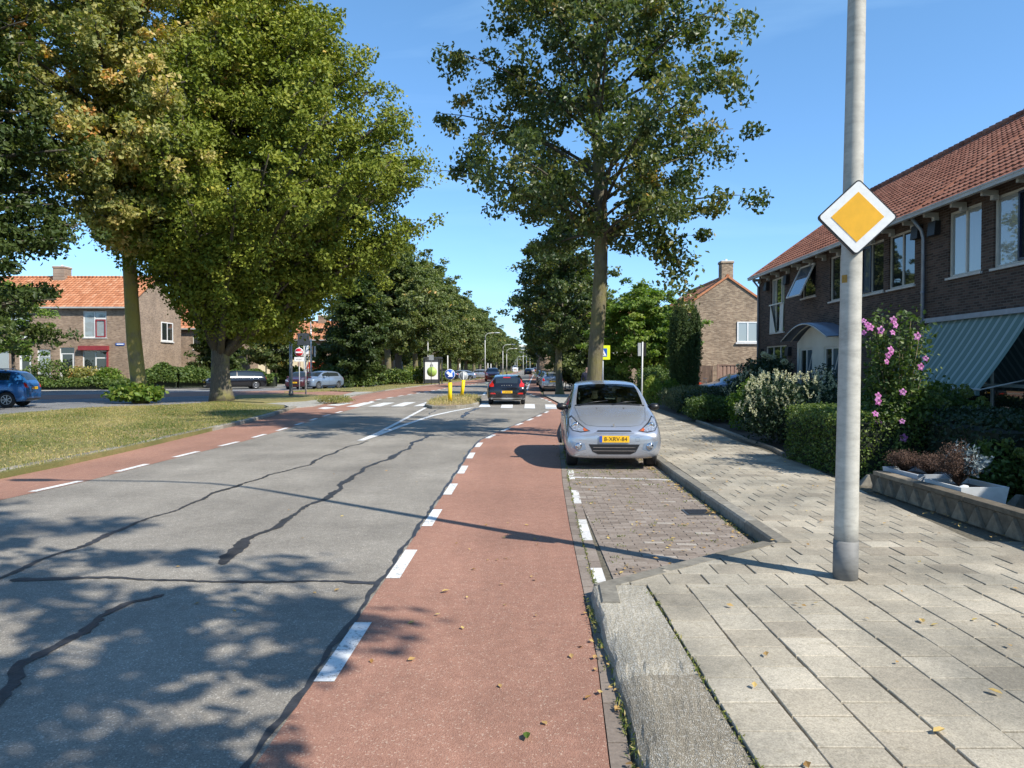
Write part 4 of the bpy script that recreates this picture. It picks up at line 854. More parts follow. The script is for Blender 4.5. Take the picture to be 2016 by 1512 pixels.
def bank(name,label,pts,z1,th,n,size,mat_,seed,tint):
    """hedge along a polyline (world xy)"""
    rg=np.random.default_rng(seed); t=thing(name,label,'hedge',(0,0,0)); pts=[Vector(p[:2]) for p in pts]; seg=[(a,b_) for a,b_ in zip(pts,pts[1:])]; Ls=np.array([(b_-a).length for a,b_ in seg]); k=rg.choice(len(seg),size=n,p=Ls/Ls.sum()); u=rg.uniform(size=n)
    A=np.array([(seg[i][0].x,seg[i][0].y) for i in k]); B=np.array([(seg[i][1].x,seg[i][1].y) for i in k]); xy=A+(B-A)*u[:,None]
    an=rg.uniform(-.3,math.pi+.3,n); l=1+.12*np.sin(xy[:,0]*1.3)+.1*np.sin(xy[:,0]*3.1+1); r=rg.uniform(.8,1.02,n)
    nx_=np.array([(-(seg[i][1]-seg[i][0]).y,(seg[i][1]-seg[i][0]).x) for i in k]); nx_=nx_/np.linalg.norm(nx_,axis=1)[:,None]
    P_=np.stack([xy[:,0]+nx_[:,0]*np.cos(an)*th*r,xy[:,1]+nx_[:,1]*np.cos(an)*th*r,np.maximum(.03,(np.sin(an)*.5+.5)*z1*l*r)],1)
    cloud(P_,size,rg,mat_,'foliage',t,tint,.4,1.4); q=MB()
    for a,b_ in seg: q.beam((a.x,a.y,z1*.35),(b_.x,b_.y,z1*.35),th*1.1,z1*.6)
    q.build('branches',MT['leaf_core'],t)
XP=lambda px,Y:(P(px,0,Y).x,Y)
bank('privet_hedge','long low clipped green hedge in front of the corner house',[XP(-300,58.6),XP(90,58.9),XP(270,59.6)],.9,.6,9000,.2,'hedge_leaf',160,(.55,.22))
bank('laurel_hedge','taller bank of leafy ground cover beside the brick side wall',[XP(268,60.6),XP(340,61.8),XP(436,64.5)],1.75,1.0,9000,.22,'hedge_leaf',161,(.5,.25))
bank('boundary_hedge','tall dark hedge along the far side of the service road',[(-42,84),(-28,112),(-25,160),(-22,240),(-18,380)],3.4,1.2,26000,.42,'avenue_leaf',164,(.3,.25))
bank('distant_hedge','distant tree line closing the end of the street',[(-120,400),(-30,395),(40,400)],9,3,9000,1.3,'avenue_leaf',166,(.4,.25))
bank('boundary_hedge','dark shrubbery along the gardens beyond the right avenue',[(8.2,66),(9.3,100),(11,160),(14.5,300)],3.0,1.2,16000,.36,'avenue_leaf',165,(.3,.25))
bank('laurel_hedge','leafy green bank behind the white street pole',[(-20.9+-5.6,66),(-20.5,66)],1.4,.9,3000,.24,'hedge_leaf',162,(.5,.25))
bank('privet_hedge','green hedge behind the silver and dark red cars',[(-24.5,78),(-14,80)],1.6,1.0,5000,.3,'hedge_leaf',163,(.3,.25))
for i,(px,py,rx,h,c,m_) in enumerate([(98,745,2.1,1.9,'large loose shrub in front of the white window','hedge_leaf'),(165,748,1.4,1.5,'reddish tall shrub left of the white garden board','dry_lime_leaf'),(213,748,1.1,1.35,'bright yellow green fern-like shrub right of the white garden board','bright_leaf'),(70,752,1.3,.9,'low dark shrub behind the blue car','dark_hedge_leaf'),(232,752,1.6,.65,'low green shrub at the brick corner','hedge_leaf')]):
    g=P(px,750,60.2 if i<3 else 59.5); bush('garden_shrub',c,'shrub',(g.x,g.y,.02),(rx,1.0,h*.62),1600,.22,m_,170+i,(.5,.25))
# ================================================================ BUILDINGS (local: facade plane x=0 faces -x, y along it)
def wall_holes(q,y0,y1,z0,z1,holes,rev=.10,x=0.0,m=0):
    ys=sorted({y0,y1,*[v for h in holes for v in h[:2]]}); zs=sorted({z0,z1,*[v for h in holes for v in h[2:4]]})
    ys=[v for v in ys if y0<=v<=y1]; zs=[v for v in zs if z0<=v<=z1]
    for a,b_ in zip(ys,ys[1:]):
        for c,d in zip(zs,zs[1:]):
            my,mz=(a+b_)/2,(c+d)/2
            if any(h[0]<my<h[1] and h[2]<mz<h[3] for h in holes): continue
            q.add([(x,a,c),(x,b_,c),(x,b_,d),(x,a,d)],[(3,2,1,0)],m)
    for h in holes:
        a,b_,c,d=h[:4]
        q.add([(x,a,c),(x,b_,c),(x,b_,d),(x,a,d),(x+rev,a,c),(x+rev,b_,c),(x+rev,b_,d),(x+rev,a,d)],[(0,1,5,4),(1,2,6,5),(2,3,7,6),(3,0,4,7)],m)
def window(par,y0,y1,z0,z1,fm='cream_frame',gm='window_glass',splits=(.5,),hs=(),x=.05,w=.055,sill=True,dark=None,name='window'):
    q=MB(); d=.06
    q.box(x,x+d,y0,y0+w,z0,z1); q.box(x,x+d,y1-w,y1,z0,z1); q.box(x,x+d,y0+w,y1-w,z0,z0+w); q.box(x,x+d,y0+w,y1-w,z1-w,z1)
    for s in splits: c=y0+(y1-y0)*s; q.box(x+.002,x+d-.002,c-w*.5,c+w*.5,z0+w,z1-w)
    for s,a,b_ in hs: c=z0+(z1-z0)*s; q.box(x+.004,x+d-.004,y0+w+(y1-y0-2*w)*a+.001,y0+w+(y1-y0-2*w)*b_-.001,c-w*.5,c+w*.5)
    f=q.build(name,MT[fm],par,bevel=0)
    cuts=[y0+w]+[y0+(y1-y0)*s for s in splits]+[y1-w]
    for i,(a,b_) in enumerate(zip(cuts,cuts[1:])):
        g=MB(); g.box(x+.03,x+.04,a,b_,z0+w,z1-w); gg=gm[i] if isinstance(gm,(list,tuple)) else gm
        g.build('pane',MT[gg],f)
        if dark is not None and i==dark:
            k=MB(); e=.06
            for (p,r,s_,u) in ((a,a+e,z0+w,z1-w),(b_-e,b_,z0+w,z1-w),(a+e,b_-e,z0+w,z0+w+e),(a+e,b_-e,z1-w-e,z1-w)): k.box(x-.03,x+.028,p+.002,r-.002,s_+.002,u-.002)
            k.build('sash',MT['navy_frame'],f)
    if sill:
        s=MB(); s.box(-.05,x+.04,y0-.06,y1+.06,z0-.055,z0-.004); s.build('sill',MT['sill'],f)
    return f
def roof_mb(q,x0,z0,x1,z1,ya,yb,tu,tv,amp=.028,step=.03,sub=6,rg=None):
    rg=rg or random.Random(1); Ls=math.hypot(x1-x0,z1-z0); nx_,nz_=-(z1-z0)/Ls,(x1-x0)/Ls
    if nz_<0: nx_,nz_=-nx_,-nz_
    nr=max(1,round(Ls/tv)); nu=max(1,round((yb-ya)/tu)); tu=(yb-ya)/nu
    for r in range(nr):
        s0=r/nr; s1=(r+1)/nr
        for k in range(nu):
            y=ya+k*tu; t=min(1,max(0,rg.gauss(.5,.22))); dj=rg.uniform(-.004,.004); vs=[]
            for e,(s,h) in enumerate(((s0,step),(s1,0))):
                for i in range(sub+1):
                    u=i/sub; a=amp*(math.sin(2*math.pi*(u-.15))*.8) + (amp*.5 if u<.12 else 0)
                    vs.append((x0+(x1-x0)*s+nx_*(h+a+dj),y+u*tu,z0+(z1-z0)*s+nz_*(h+a+dj)))
            for i in range(sub+1):
                u=i/sub; a=amp*(math.sin(2*math.pi*(u-.15))*.8)
                vs.append((x0+(x1-x0)*s0+nx_*(a-.02),y+u*tu,z0+(z1-z0)*s0+nz_*(a-.02)))
            m_=sub+1; fs=[(i,m_+i,m_+i+1,i+1) if x1>x0 else (i,i+1,m_+i+1,m_+i) for i in range(sub)]+[(2*m_+i,i,i+1,2*m_+i+1) for i in range(sub)]
            q.add(vs,fs,0,t,False)
def house(label,loc,rz,y0,y1,D,zw,ze,zr,wins,brick,brick_end,roofm,ov=.35,tu=.22,tv=.32,sub=6,chim=(),group=None,endwin=(),ends=(1,1),doors=(),vov=.1,name='brick_house',frame='cream_frame',zb=-.05,gut=True,gm='window_glass'):
    t=thing(name,label,'house',loc,rz,group)
    q=MB(); holes=[w[:4] for w in wins]+[d[:4] for d in doors]
    wall_holes(q,y0,y1,zb,zw,holes)
    q.box(.35,D-.01,y0+.2,y1-.2,zb,zw-.2,2)
    q.add([(D,y0,zb),(D,y1,zb),(D,y1,zw),(D,y0,zw)],[(0,1,2,3)],0)
    xr=D/2; zt=zr-.12
    for k,(y,e) in enumerate(((y0,ends[0]),(y1,ends[1]))):
        vs=[(0,y,zb),(D,y,zb),(D,y,zw),(xr,y,zt),(0,y,zw)]; q.add(vs,[(0,1,2,3,4) if k==0 else (4,3,2,1,0)],1)
    q.build('wall',[MT[brick],MT[brick_end],MT['interior']],t)
    q=MB(); sl_=(zr-ze)/(xr+ov); rg_=random.Random(int(abs(loc[0]*10)+abs(loc[1]*7)))
    roof_mb(q,-ov,ze,xr,zr,y0-vov,y1+vov,tu,tv,sub=sub,rg=rg_); roof_mb(q,D+ov,ze,xr,zr,y0-vov,y1+vov,tu,tv,sub=sub,rg=rg_)
    rf=q.build('roof',MT[roofm],t)
    q=MB(); y=y0-vov
    while y<y1+vov-.05:
        q.tube([(xr,y,zr+.03),(xr,min(y+.36,y1+vov),zr+.045)],[.11,.125],8,tint=random.random()); y+=.33
    q.build('ridge',MT[roofm],rf)
    # soffit deck underneath, verge boards, gutter
    q=MB(); q.add([(-ov,y0-vov+.02,ze-.05),(-ov,y1+vov-.02,ze-.05),(xr,y1+vov-.02,zr-.08),(xr,y0-vov+.02,zr-.08),(D+ov,y0-vov+.02,ze-.05),(D+ov,y1+vov-.02,ze-.05)],[(0,1,2,3),(3,2,5,4)])
    q.build('soffit',MT['rafter'],rf)
    for yy in (y0-vov-.004,y1+vov+.004):
        q=MB(); 
        for (xa,xb) in ((-ov,xr),(D+ov,xr)): q.beam((xa,yy,ze-.0),(xb,yy,zr-.02),.05,.13,0,.5)
        q.build('verge_tile',MT[roofm],rf)
    if gut:
        q=MB(); q.box(-ov-.10,-ov+.0,y0-vov-.05,y1+vov,ze-.10,ze+.0); q.box(-ov-.112,-ov-.094,y0-vov-.05,y1+vov,ze-.02,ze+.015); q.build('gutter',MT['gutter'],t)
    for (cy_,cx_,w_,l_,h_) in chim:
        q=MB(); q.box(cx_-w_/2,cx_+w_/2,cy_-l_/2,cy_+l_/2,zr-1.0,zr+h_); q.box(cx_-w_/2-.05,cx_+w_/2+.05,cy_-l_/2-.05,cy_+l_/2+.05,zr+h_-.12,zr+h_+.0,1); q.box(cx_-w_/2-.03,cx_+w_/2+.03,cy_-l_/2-.03,cy_+l_/2+.03,zr+h_+.002,zr+h_+.06,2)
        q.lathe([(.0,zr+h_+.2),(.09,zr+h_+.2),(.10,zr+h_+.06)],(cx_,cy_,0),n=10,m=2)
        q.build('chimney',[MT[brick_end],MT[brick_end],MT['sill']],rf)
    for w in wins:
        kw=dict(w[4]) if len(w)>4 else {}; kw.setdefault('fm',frame); kw.setdefault('gm',gm); window(t,w[0],w[1],w[2],w[3],**kw)
    for d in doors:
        y0_,y1_,z0_,z1_=d[:4]; q=MB(); x=.06; w=.07
        q.box(x,x+.06,y0_,y0_+w,z0_,z1_); q.box(x,x+.06,y1_-w,y1_,z0_,z1_); q.box(x,x+.06,y0_+w,y1_-w,z1_-w,z1_); q.box(x,x+.06,y0_+w,y1_-w,z1_-.55,z1_-.48)
        q.box(x+.01,x+.05,y0_+w,y0_+w+.12,z0_,z1_-.55); q.box(x+.01,x+.05,y1_-w-.12,y1_-w,z0_,z1_-.55); q.box(x+.01,x+.05,y0_+w+.12,y1_-w-.12,z0_,z0_+.5)
        f=q.build('door',MT[d[4] if len(d)>4 else frame],t); g=MB(); g.box(x+.02,x+.04,y0_+w,y1_-w,z0_+.3,z1_-.06); g.build('pane',MT['window_glass'],f)
        g=MB(); g.tube([(x-.03,y0_+w+.07,z0_+1.0),(x-.03,y0_+w+.07,z0_+1.12)],.012,6); g.build('handle',MT['chrome'],f)
    return t
# ---- right terrace, two houses
RZ=-math.atan(.0173); FX=10.1
def Yf(px): return FX*1500/(px-1034)
CG='curtain_glass'
far_w=[(Yf(1543),Yf(1517),3.15,5.33,dict(splits=(.3,.72),gm=[CG,'window_glass',CG],w=.06)),
 (Yf(1604),Yf(1577),4.25,5.38,dict(splits=(),gm='window_glass')),
 (Yf(1668),Yf(1632),3.92,5.38,dict(splits=(.5,))),
 (Yf(1737),Yf(1690),3.90,5.38,dict(splits=(.55,),dark=1,gm=['window_glass','sky_glass'])),
 (Yf(1798),Yf(1747),3.90,5.38,dict(splits=(.5,))),
 (Yf(1548),Yf(1507),.85,2.62,dict(splits=(.33,.66)))]
YD=Yf(1820)
H1=house('dark brick terraced house with white arched doorway and canopy, farther part of the terrace',(FX,0,0),RZ,YD,33.0,9.2,5.75,5.58,9.2,far_w,'terrace_brick','terrace_brick_end','terrace_roof_tile',ov=.40,vov=.0,group='houses of the terrace on the right')
near_w=[(Yf(1928),Yf(1864),3.88,5.42,dict(splits=(.5,),gm=[CG,CG])),
 (14.95,Yf(1952),3.88,5.42,dict(splits=(.5,),gm=['window_glass',CG],dark=0)),
 (8.5,11.2,3.88,5.42,dict(splits=(.5,))),(4,6.4,3.88,5.42,dict(splits=(.5,))),
 (14.95,18.6,.35,2.75,dict(splits=(.12,.45,.72),hs=((.42,0,1),),w=.07)),(4.5,8.5,.9,2.6,dict(splits=(.5,)))]
H2=house('dark brick terraced house with green striped awning, nearer part of the terrace',(FX,0,0),RZ,-3.0,YD-.004,9.2,5.75,5.58,9.2,near_w,'terrace_brick','terrace_brick_end','terrace_roof_tile',ov=.40,vov=.0,group='houses of the terrace on the right')
def rafters(t,y0,y1):
    y=y0+.5
    while y<y1:
        q=MB(); q.box(-.34,.0,y-.04,y+.04,5.42,5.53); q.box(-.12,.0,y-.06,y+.06,5.33,5.42); q.build('eave_bracket',MT['gutter'],t); y+=1.18
rafters(H1,YD,33); rafters(H2,-3,YD)
def box_on(t,name,m,y,z,w=.17,h=.34,d=.16):
    q=MB(); q.add([(-d,y-w,z-h/2),(-d,y+w,z-h/2),(-d*.8,y+w,z+h/2),(-d*.8,y-w,z+h/2),(0,y-w,z-h/2),(0,y+w,z-h/2),(0,y+w,z+h/2),(0,y-w,z+h/2)],[(0,3,2,1),(0,1,5,4),(1,2,6,5),(2,3,7,6),(3,0,4,7)]); q.build(name,MT[m],t)
for px in (1511,1550): box_on(H1,'nest_box','black_plastic',Yf(px),5.1)
box_on(H1,'nest_box','black_plastic',Yf(1807),5.2); box_on(H2,'nest_box','black_plastic',Yf(1841),5.15)
box_on(H1,'nest_box','black_plastic',Yf(1555),2.35); box_on(H1,'nest_box','black_plastic',Yf(1501),2.35)
q=MB(); q.tube([(-.36,YD,5.5),(-.12,YD,5.2),(-.07,YD,5.0),(-.07,YD,0)],.045,10); q.tube([(-.07,YD,3.6),(-.07,YD,3.66)],.055,10); q.tube([(-.07,YD,1.7),(-.07,YD,1.76)],.055,10); q.build('downpipe',MT['zinc'],H2)
q=MB(); q.tube([(-.30,32.9,5.5),(-.06,32.92,5.2),(-.06,32.92,0)],.045,10); q.build('downpipe',MT['zinc'],H1)
# french balcony panels, tilted sash
w0,w1=Yf(1543),Yf(1517); q=MB(); q.add([(-.06,w0,3.15),(-.06,w0+.42,3.15),(-.03,w0+.42,4.3),(-.03,w0,4.3)],[(3,2,1,0)]); q.add([(-.06,w1,3.15),(-.06,w1-.75,3.15),(-.03,w1-.05,4.3),(-.03,w1,4.3)],[(0,1,2,3)]); q.box(-.09,-.06,w0,w1,4.25,4.30); q.build('balcony_panel',MT['white_frame'],H1)
a,c=Yf(1604),Yf(1577); q=MB()
def P3(u,v): return (-.04-.50*(1-v),a+(c-a)*u,5.36-1.08*(1-v)+.0)
fr=[P3(0,0),P3(1,0),P3(1,1),P3(0,1)]
for i in range(4): q.beam(fr[i],fr[(i+1)%4],.06,.05)
sash=q.build('sash',MT['white_frame'],H1); q=MB(); q.add(fr,[(3,2,1,0)]); q.add([(p[0]+.012,p[1],p[2]) for p in fr],[(0,1,2,3)]); q.build('pane',MT['sky_glass'],sash)
# porch
pa,pb=23.75,27.7; q=MB(); arc=[(pa+(pb-pa)*i/16, 2.62+.60*math.sin(math.pi*i/16)) for i in range(17)]
D1=(26.25,27.5,.07,2.42); D2=(24.0,25.25,.07,2.42); xs=-.22
wall_holes(q,pa,pb,-.03,2.62,[D1,D2],.12,xs)
q.add([(xs,y,z) for y,z in arc],[tuple(range(17))[::-1]]); 
q.add([(xs,pa,-.03),(0,pa,-.03),(0,pa,2.62),(xs,pa,2.62),(xs,pb,-.03),(0,pb,-.03),(0,pb,2.62),(xs,pb,2.62)],[(0,1,2,3),(7,6,5,4)])
pw=q.build('porch_wall',MT['render_white'],H1)
q=MB(); arc2=[(pa-.15+(pb-pa+.3)*i/20, 2.72+.52*math.sin(math.pi*i/20)) for i in range(21)]
for i in range(20):
    (y0_,z0_),(y1_,z1_)=arc2[i],arc2[i+1]
    q.add([(-.75,y0_,z0_),(-.75,y1_,z1_),(0,y1_,z1_+.03),(0,y0_,z0_+.03),(-.75,y0_,z0_-.03),(-.75,y1_,z1_-.03),(0,y1_,z1_-.0),(0,y0_,z0_-.0)],[(0,3,2,1),(4,5,6,7),(0,1,5,4)],0,0,True)
cn=q.build('canopy',MT['canopy_panel'],H1)
q=MB()
for x_ in (-.76,-.4): q.tube([(x_,y,z-.045) for y,z in arc2],.02,6)
q.build('rib',MT['cream_frame'],cn)
for (a,b_,c,d) in (D1,D2):
    q=MB(); x=xs+.05; w=.07
    q.box(x,x+.05,a,a+w,c,d); q.box(x,x+.05,b_-w,b_,c,d); q.box(x,x+.05,a+w,b_-w,d-w,d); m=a+(b_-a)*.52; q.box(x,x+.05,m-.04,m+.04,c,d-w)
    q.beam((x+.02,a+w,d-.1),(x+.02,m-.05,d-1.0),.04,.03)
    f=q.build('door',MT['white_frame'],H1)
    g=MB(); g.box(x+.02,x+.03,a+w,m-.04,c,d-w); g.build('side_panel',MT['sky_glass'],f); g=MB(); g.box(x+.022,x+.04,m+.04,b_-w,c,d-w); g.build('pane',MT['window_glass'],f)
    g=MB(); g.tube([(x-.03,m-.02,c+.9),(x-.03,m-.02,c+1.2)],.014,6); g.build('handle',MT['chrome'],f)
# awning
AW=thing('awning','green and grey striped fabric awning let down over the ground floor window','awning',(FX,0,0),RZ)
ya,yb=14.95,18.85; q=MB(); n=14
for i in range(n):
    s0,s1=i/n,(i+1)/n; f=lambda s:(-.12-1.05*s, 2.86-1.55*s-.05*math.sin(math.pi*s))
    (x0,z0),(x1,z1)=f(s0),f(s1); q.add([(x0,ya,z0),(x0,yb,z0),(x1,yb,z1),(x1,ya,z1)],[(0,1,2,3)],0,0,True)
(x1,z1)=f(1); q.add([(x1,ya,z1),(x1,yb,z1),(x1-.0,yb,z1-.12),(x1-.0,ya,z1-.12)],[(0,1,2,3)])
q.build('fabric',MT['awning_fabric'],AW)
q=MB(); q.box(-.22,-.01,ya-.08,yb+.08,2.84,2.95); q.build('cassette',MT['zinc'],AW)
q=MB(); q.tube([(x1,ya-.02,z1),(x1,yb+.02,z1)],.022,8); q.build('front_bar',MT['gutter'],AW)
for y in (ya+.02,yb-.02):
    q=MB(); q.tube([(-.02,y,1.55),(x1+.03,y,z1)],.016,6); q.build('arm',MT['gutter'],AW)
# ---- gable house behind
ghx=P(1350,700,52).x
GH=house('tan brick gable-end house with tall chimney beyond the wooden fence',(ghx,0,0),0,52,64,5.65,5.95,5.9,7.95,[(54,55.5,3.6,4.9),(58,59.5,3.6,4.9),(54,55.5,.9,2.5)],'gable_brick_side','gable_brick','orange_roof_tile',ov=.12,tu=.24,tv=.34,sub=4,chim=((52.42,2.82,.78,.8,1.0),),vov=.06)
def endwindow(t,x0,x1,z0,z1,y,sgn,fm='white_frame',gm=CG,split=True):
    q=MB(); w=.09; a,b_=(y-.06,y-.0) if sgn<0 else (y,y+.06)
    q.box(x0,x0+w,a,b_,z0,z1); q.box(x1-w,x1,a,b_,z0,z1); q.box(x0+w,x1-w,a,b_,z0,z0+w); q.box(x0+w,x1-w,a,b_,z1-w,z1)
    if split: q.box((x0+x1)/2-w/2,(x0+x1)/2+w/2,a+.002,b_-.002,z0+w,z1-w)
    f=q.build('window',MT[fm],t); g=MB(); m=(a+b_)/2; g.box(x0+w*.5,x1-w*.5,m,m+.01*sgn*-1,z0+w*.5,z1-w*.5); g.build('pane',MT[gm],f)
    g=MB(); g.box(x0-.1,x1+.1,a-.06 if sgn<0 else a,b_ if sgn<0 else b_+.06,z0-.12,z0-.01); g.build('sill',MT['sill'],f)
endwindow(GH,P(1455,0,52).x-ghx,P(1497,0,52).x-ghx,3.45,4.85,52,-1)
# ---- corner house on the left
CX=-31.2; CY=62.0
def ly(px): return CX-(px-1008)/1500*CY
zz=lambda py,Y=CY:(723-py)/1500*Y+1.75
rd=dict(fm='white_frame',w=.09)
cw=[(ly(211),ly(165),zz(665),zz(613),dict(splits=(.52,),hs=((.72,0,.5),),gm=[CG,CG],**rd)),
    (ly(212),ly(163),.95,zz(690),dict(splits=(.48,),hs=((.72,0,.48),),**rd)),
    (ly(100),ly(74),1.0,zz(688),dict(splits=(),hs=((.75,0,1),),gm=CG,**rd)),(ly(18),ly(-12),.9,zz(692),dict(splits=(),gm=CG,**rd)),
    (ly(60),ly(12),zz(665),zz(613),dict(splits=(.5,),gm=CG,**rd)),(ly(-60),ly(-110),zz(665),zz(613),dict(splits=(.5,),gm=CG,**rd)),(ly(-60),ly(-100),.9,3.1,dict(splits=(.5,),**rd))]
CH_=house('brown brick corner house with orange tiled roof behind the low hedge',(CX,CY,0),math.pi/2,0,30,9.9,6.55,6.62,9.6,cw,'corner_brick_side','corner_brick','orange_roof_tile',ov=.3,tu=.3,tv=.42,sub=4,chim=((8.2,4.95,1.1,1.0,.9),),vov=.1,doors=[(ly(147),ly(118),.3,zz(684),'white_frame'),(ly(62),ly(38),.3,zz(688),'white_frame')],frame='white_frame')
q=MB(); q.box(-.32,-.0,ly(216),ly(158),zz(690)+.02,zz(683.5)+.1); q.box(-.10,-.0,ly(214),ly(211.2),.9,zz(690)); q.build('awning_cassette',MT['red_frame'],CH_)
q=MB(); q.box(.02,.045,ly(211)+.08,ly(211)+.95,zz(665)+.1,zz(665)+1.45)
a,c=ly(211),ly(188); q=MB()
for z0,z1,y0,y1 in ((zz(664),zz(664)+.1,a+.1,c-.02),(zz(629)-.1,zz(629),a+.1,c-.02),(zz(664)+.1,zz(629)-.1,a+.1,a+.2),(zz(664)+.1,zz(629)-.1,c-.12,c-.02)): q.box(.02,.049,y0,y1,z0,z1)
q.build('sash',MT['red_frame'],CH_)
sgn=thing('street_name_sign','small blue street name plate on the brick corner','sign',(CX,CY,0),math.pi/2)
q=MB(); q.box(-.05,-.02,ly(246),ly(229),zz(680),zz(675.5)); q.build('plate',MT['sign_blue'],sgn)
q=MB(); q.box(-.056,-.052,ly(244.5),ly(231),zz(678.8),zz(676.7)); q.build('lettering',MT['sign_white'],sgn)
# end wall (faces +X world = local -y) window
endwindow(CH_,67.8-CY,70.1-CY,4.1,5.8,0,-1,'white_frame','window_glass')
H3=house('plain brick house end partly hidden behind the hornbeam trunk',(-28.3,76,0),math.pi/2,0,9,9,5.6,5.6,8.4,[(2,3.5,3.5,5)],'corner_brick_side','corner_brick','orange_roof_tile',tu=.4,tv=.5,sub=2,vov=.05)
H4=house('cream fronted terrace with orange roof and brick chimneys seen past the poles',(P(652,0,96).x,96,0),math.pi/2,0,16,9,5.2,5.2,7.7,[(1+k*2.6,2.4+k*2.6,3.2,4.7,dict(fm='white_frame',w=.1)) for k in range(6)]+[(1+k*2.6,2.6+k*2.6,.7,2.4,dict(fm='white_frame',w=.1)) for k in range(6)],'corner_brick_side','corner_brick','orange_roof_tile',tu=.4,tv=.5,sub=2,chim=((2.4,4.5,.9,1.0,.8),(7.8,4.5,.9,.8,.8)),vov=.05)
q=MB(); q.box(-.25,-.05,2,15.5,0,3.0); q.build('ground_floor',MT['cream_render'],H4)
q=MB(); q.add([(0,.3,2.6),(0,3,2.6),(-1.3,3,1.6),(-1.3,.3,1.6)],[(0,1,2,3),(3,2,1,0)]); q.build('sunshade',MT['red_flower'],H4)
for i,(x,y,w,c) in enumerate([(-19,122,12,'distant brick house glimpsed between the avenue trunks'),(-36,118,16,'distant row house behind the orange roofed terrace'),(-60,92,22,'long brick house behind the left corner house'),(19,84,16,'dark brick house hidden among trees on the right'),(24,120,16,'far brick house beyond the right gardens')]):
    house(c,(x,y,0),math.pi/2,0,w,9,5.4,5.4,8.6,[(1+k*3,2.6+k*3,3.3,4.9,dict(fm='white_frame',w=.12)) for k in range(int(w/3))],'corner_brick_side','corner_brick','orange_roof_tile',tu=.6,tv=.6,sub=2,vov=.05)
# office block closing the street
OB=thing('office_block','pale distant flat roofed block at the end of the street','building',(3.5,520,0))
q=MB(); q.box(-5,14,0,20,0,17); q.build('wall',MT['render_white'],OB)
for k in range(5):
    q=MB(); q.box(-4.5,13.5,-.06,.0,2+k*3,3.6+k*3); q.build('window',MT['window_glass'],OB)
# ---- wooden fence
FN=thing('wooden_fence','brown vertical board garden fence before the tan brick gable','fence',(0,0,0))
fy=49.0; x0=P(1419,0,fy).x; x1=P(1510,0,fy).x; top=P(0,718,fy).z
q=MB(); x=x0+.05
while x<x1: q.box(x,x+.17,fy-.02,fy,0,top-.05,0,random.random()); q.box(x+.17,x+.26,fy+.01,fy+.03,0,top-.05); x+=.25
q.build('boards',MT['fence_wood'],FN)
q=MB(); q.box(x0-.02,x1,fy-.06,fy+.05,top-.05,top); q.build('cap_rail',MT['fence_wood'],FN)
for x in (x0-.04,(x0+x1)/2,x1): q=MB(); q.box(x-.05,x+.05,fy-.05,fy+.06,0,top+.03); q.build('post',MT['fence_wood'],FN)
q=MB(); y=fy+.1
while y<fy+3: q.box(x0-.35-(y-fy)*.12,x0-.33-(y-fy)*.12,y,y+.18,0,top-.05); y+=.22
q.build('return_boards',MT['fence_wood'],FN)
# ================================================================ CARS  (local: +y forward, x right, z up)
# station: t(m from front), zlow, zbelt, ztop, half widths sill/belt/roof-edge, roof-edge z drop
def car_body(st,L_,paint,rings_glass,wheel_x,wheel_y,wr,name='body'):
    V=[];ns=len(st)
    for (t,zl,zb,zt,w,wb,wt,dr) in st:
        y=L_/2-t; h=zb-zl
        pr=[(0,zl),(w*.80,zl),(w*.955,zl+.05),(w,zl+h*.40),(w*.992,zl+h*.68),(w*.965,zl+h*.9),(wb,zb+.012),(wt,zt-dr),(wt-.055,zt-dr*.45),(wt*.5,zt-dr*.10),(0,zt)]
        V.append([(x,y,z) for x,z in pr]+[(-x,y,z) for x,z in pr[-2:0:-1]])
    n=len(V[0]); bm=bmesh.new(); vv=[[bm.verts.new(p) for p in r] for r in V]; half=10
    # material per (interval,ring): 0 paint 1 windshield 2 side glass 3 rear glass 4 black
    for i in range(ns-1):
        for k in range(n):
            k2=(k+1)%n; f=bm.faces.new((vv[i][k],vv[i][k2],vv[i+1][k2],vv[i+1][k])); r=k if k<half else n-1-k
            f.material_index=rings_glass(i,r); f.smooth=True
    f=bm.faces.new(vv[0][::-1]); f.smooth=True; f=bm.faces.new(vv[-1]); f.smooth=True
    bmesh.ops.recalc_face_normals(bm,faces=bm.faces)
    me=bpy.data.meshes.new(name); bm.to_mesh(me); bm.free(); o=bpy.data.objects.new(name,me); C.objects.link(o)
    for m in (paint,'car_glass','window_glass','window_glass','car_black_trim'): me.materials.append(MT[m])
    s=o.modifiers.new('s','SUBSURF'); s.levels=2; s.render_levels=2
    cut=MB(); 
    for sx in (-1,1):
        for wy in wheel_y: cut.lathe([(0,wheel_x*sx-.26*sx),(wr+.045,wheel_x*sx-.26*sx),(wr+.045,wheel_x*sx+.35*sx),(0,wheel_x*sx+.35*sx)],(0,wy,wr+.02),'x',28,4)
    co=cut.build('cut',[MT[m] for m in (paint,'car_glass','window_glass','window_glass','car_black_trim')])
    bmc=bmesh.new(); bmc.from_mesh(co.data); bmesh.ops.remove_doubles(bmc,verts=bmc.verts,dist=1e-5); bmesh.ops.recalc_face_normals(bmc,faces=bmc.faces); bmc.to_mesh(co.data); bmc.free()
    b=o.modifiers.new('b','BOOLEAN'); b.operation='DIFFERENCE'; b.object=co; b.solver='EXACT'
    dg=bpy.context.evaluated_depsgraph_get(); ev=o.evaluated_get(dg); me2=bpy.data.meshes.new_from_object(ev)
    bm=bmesh.new(); bm.from_mesh(me2); bvh=BVHTree.FromBMesh(bm)
    bpy.data.objects.remove(o); bpy.data.objects.remove(co)
    return me2,bm,bvh
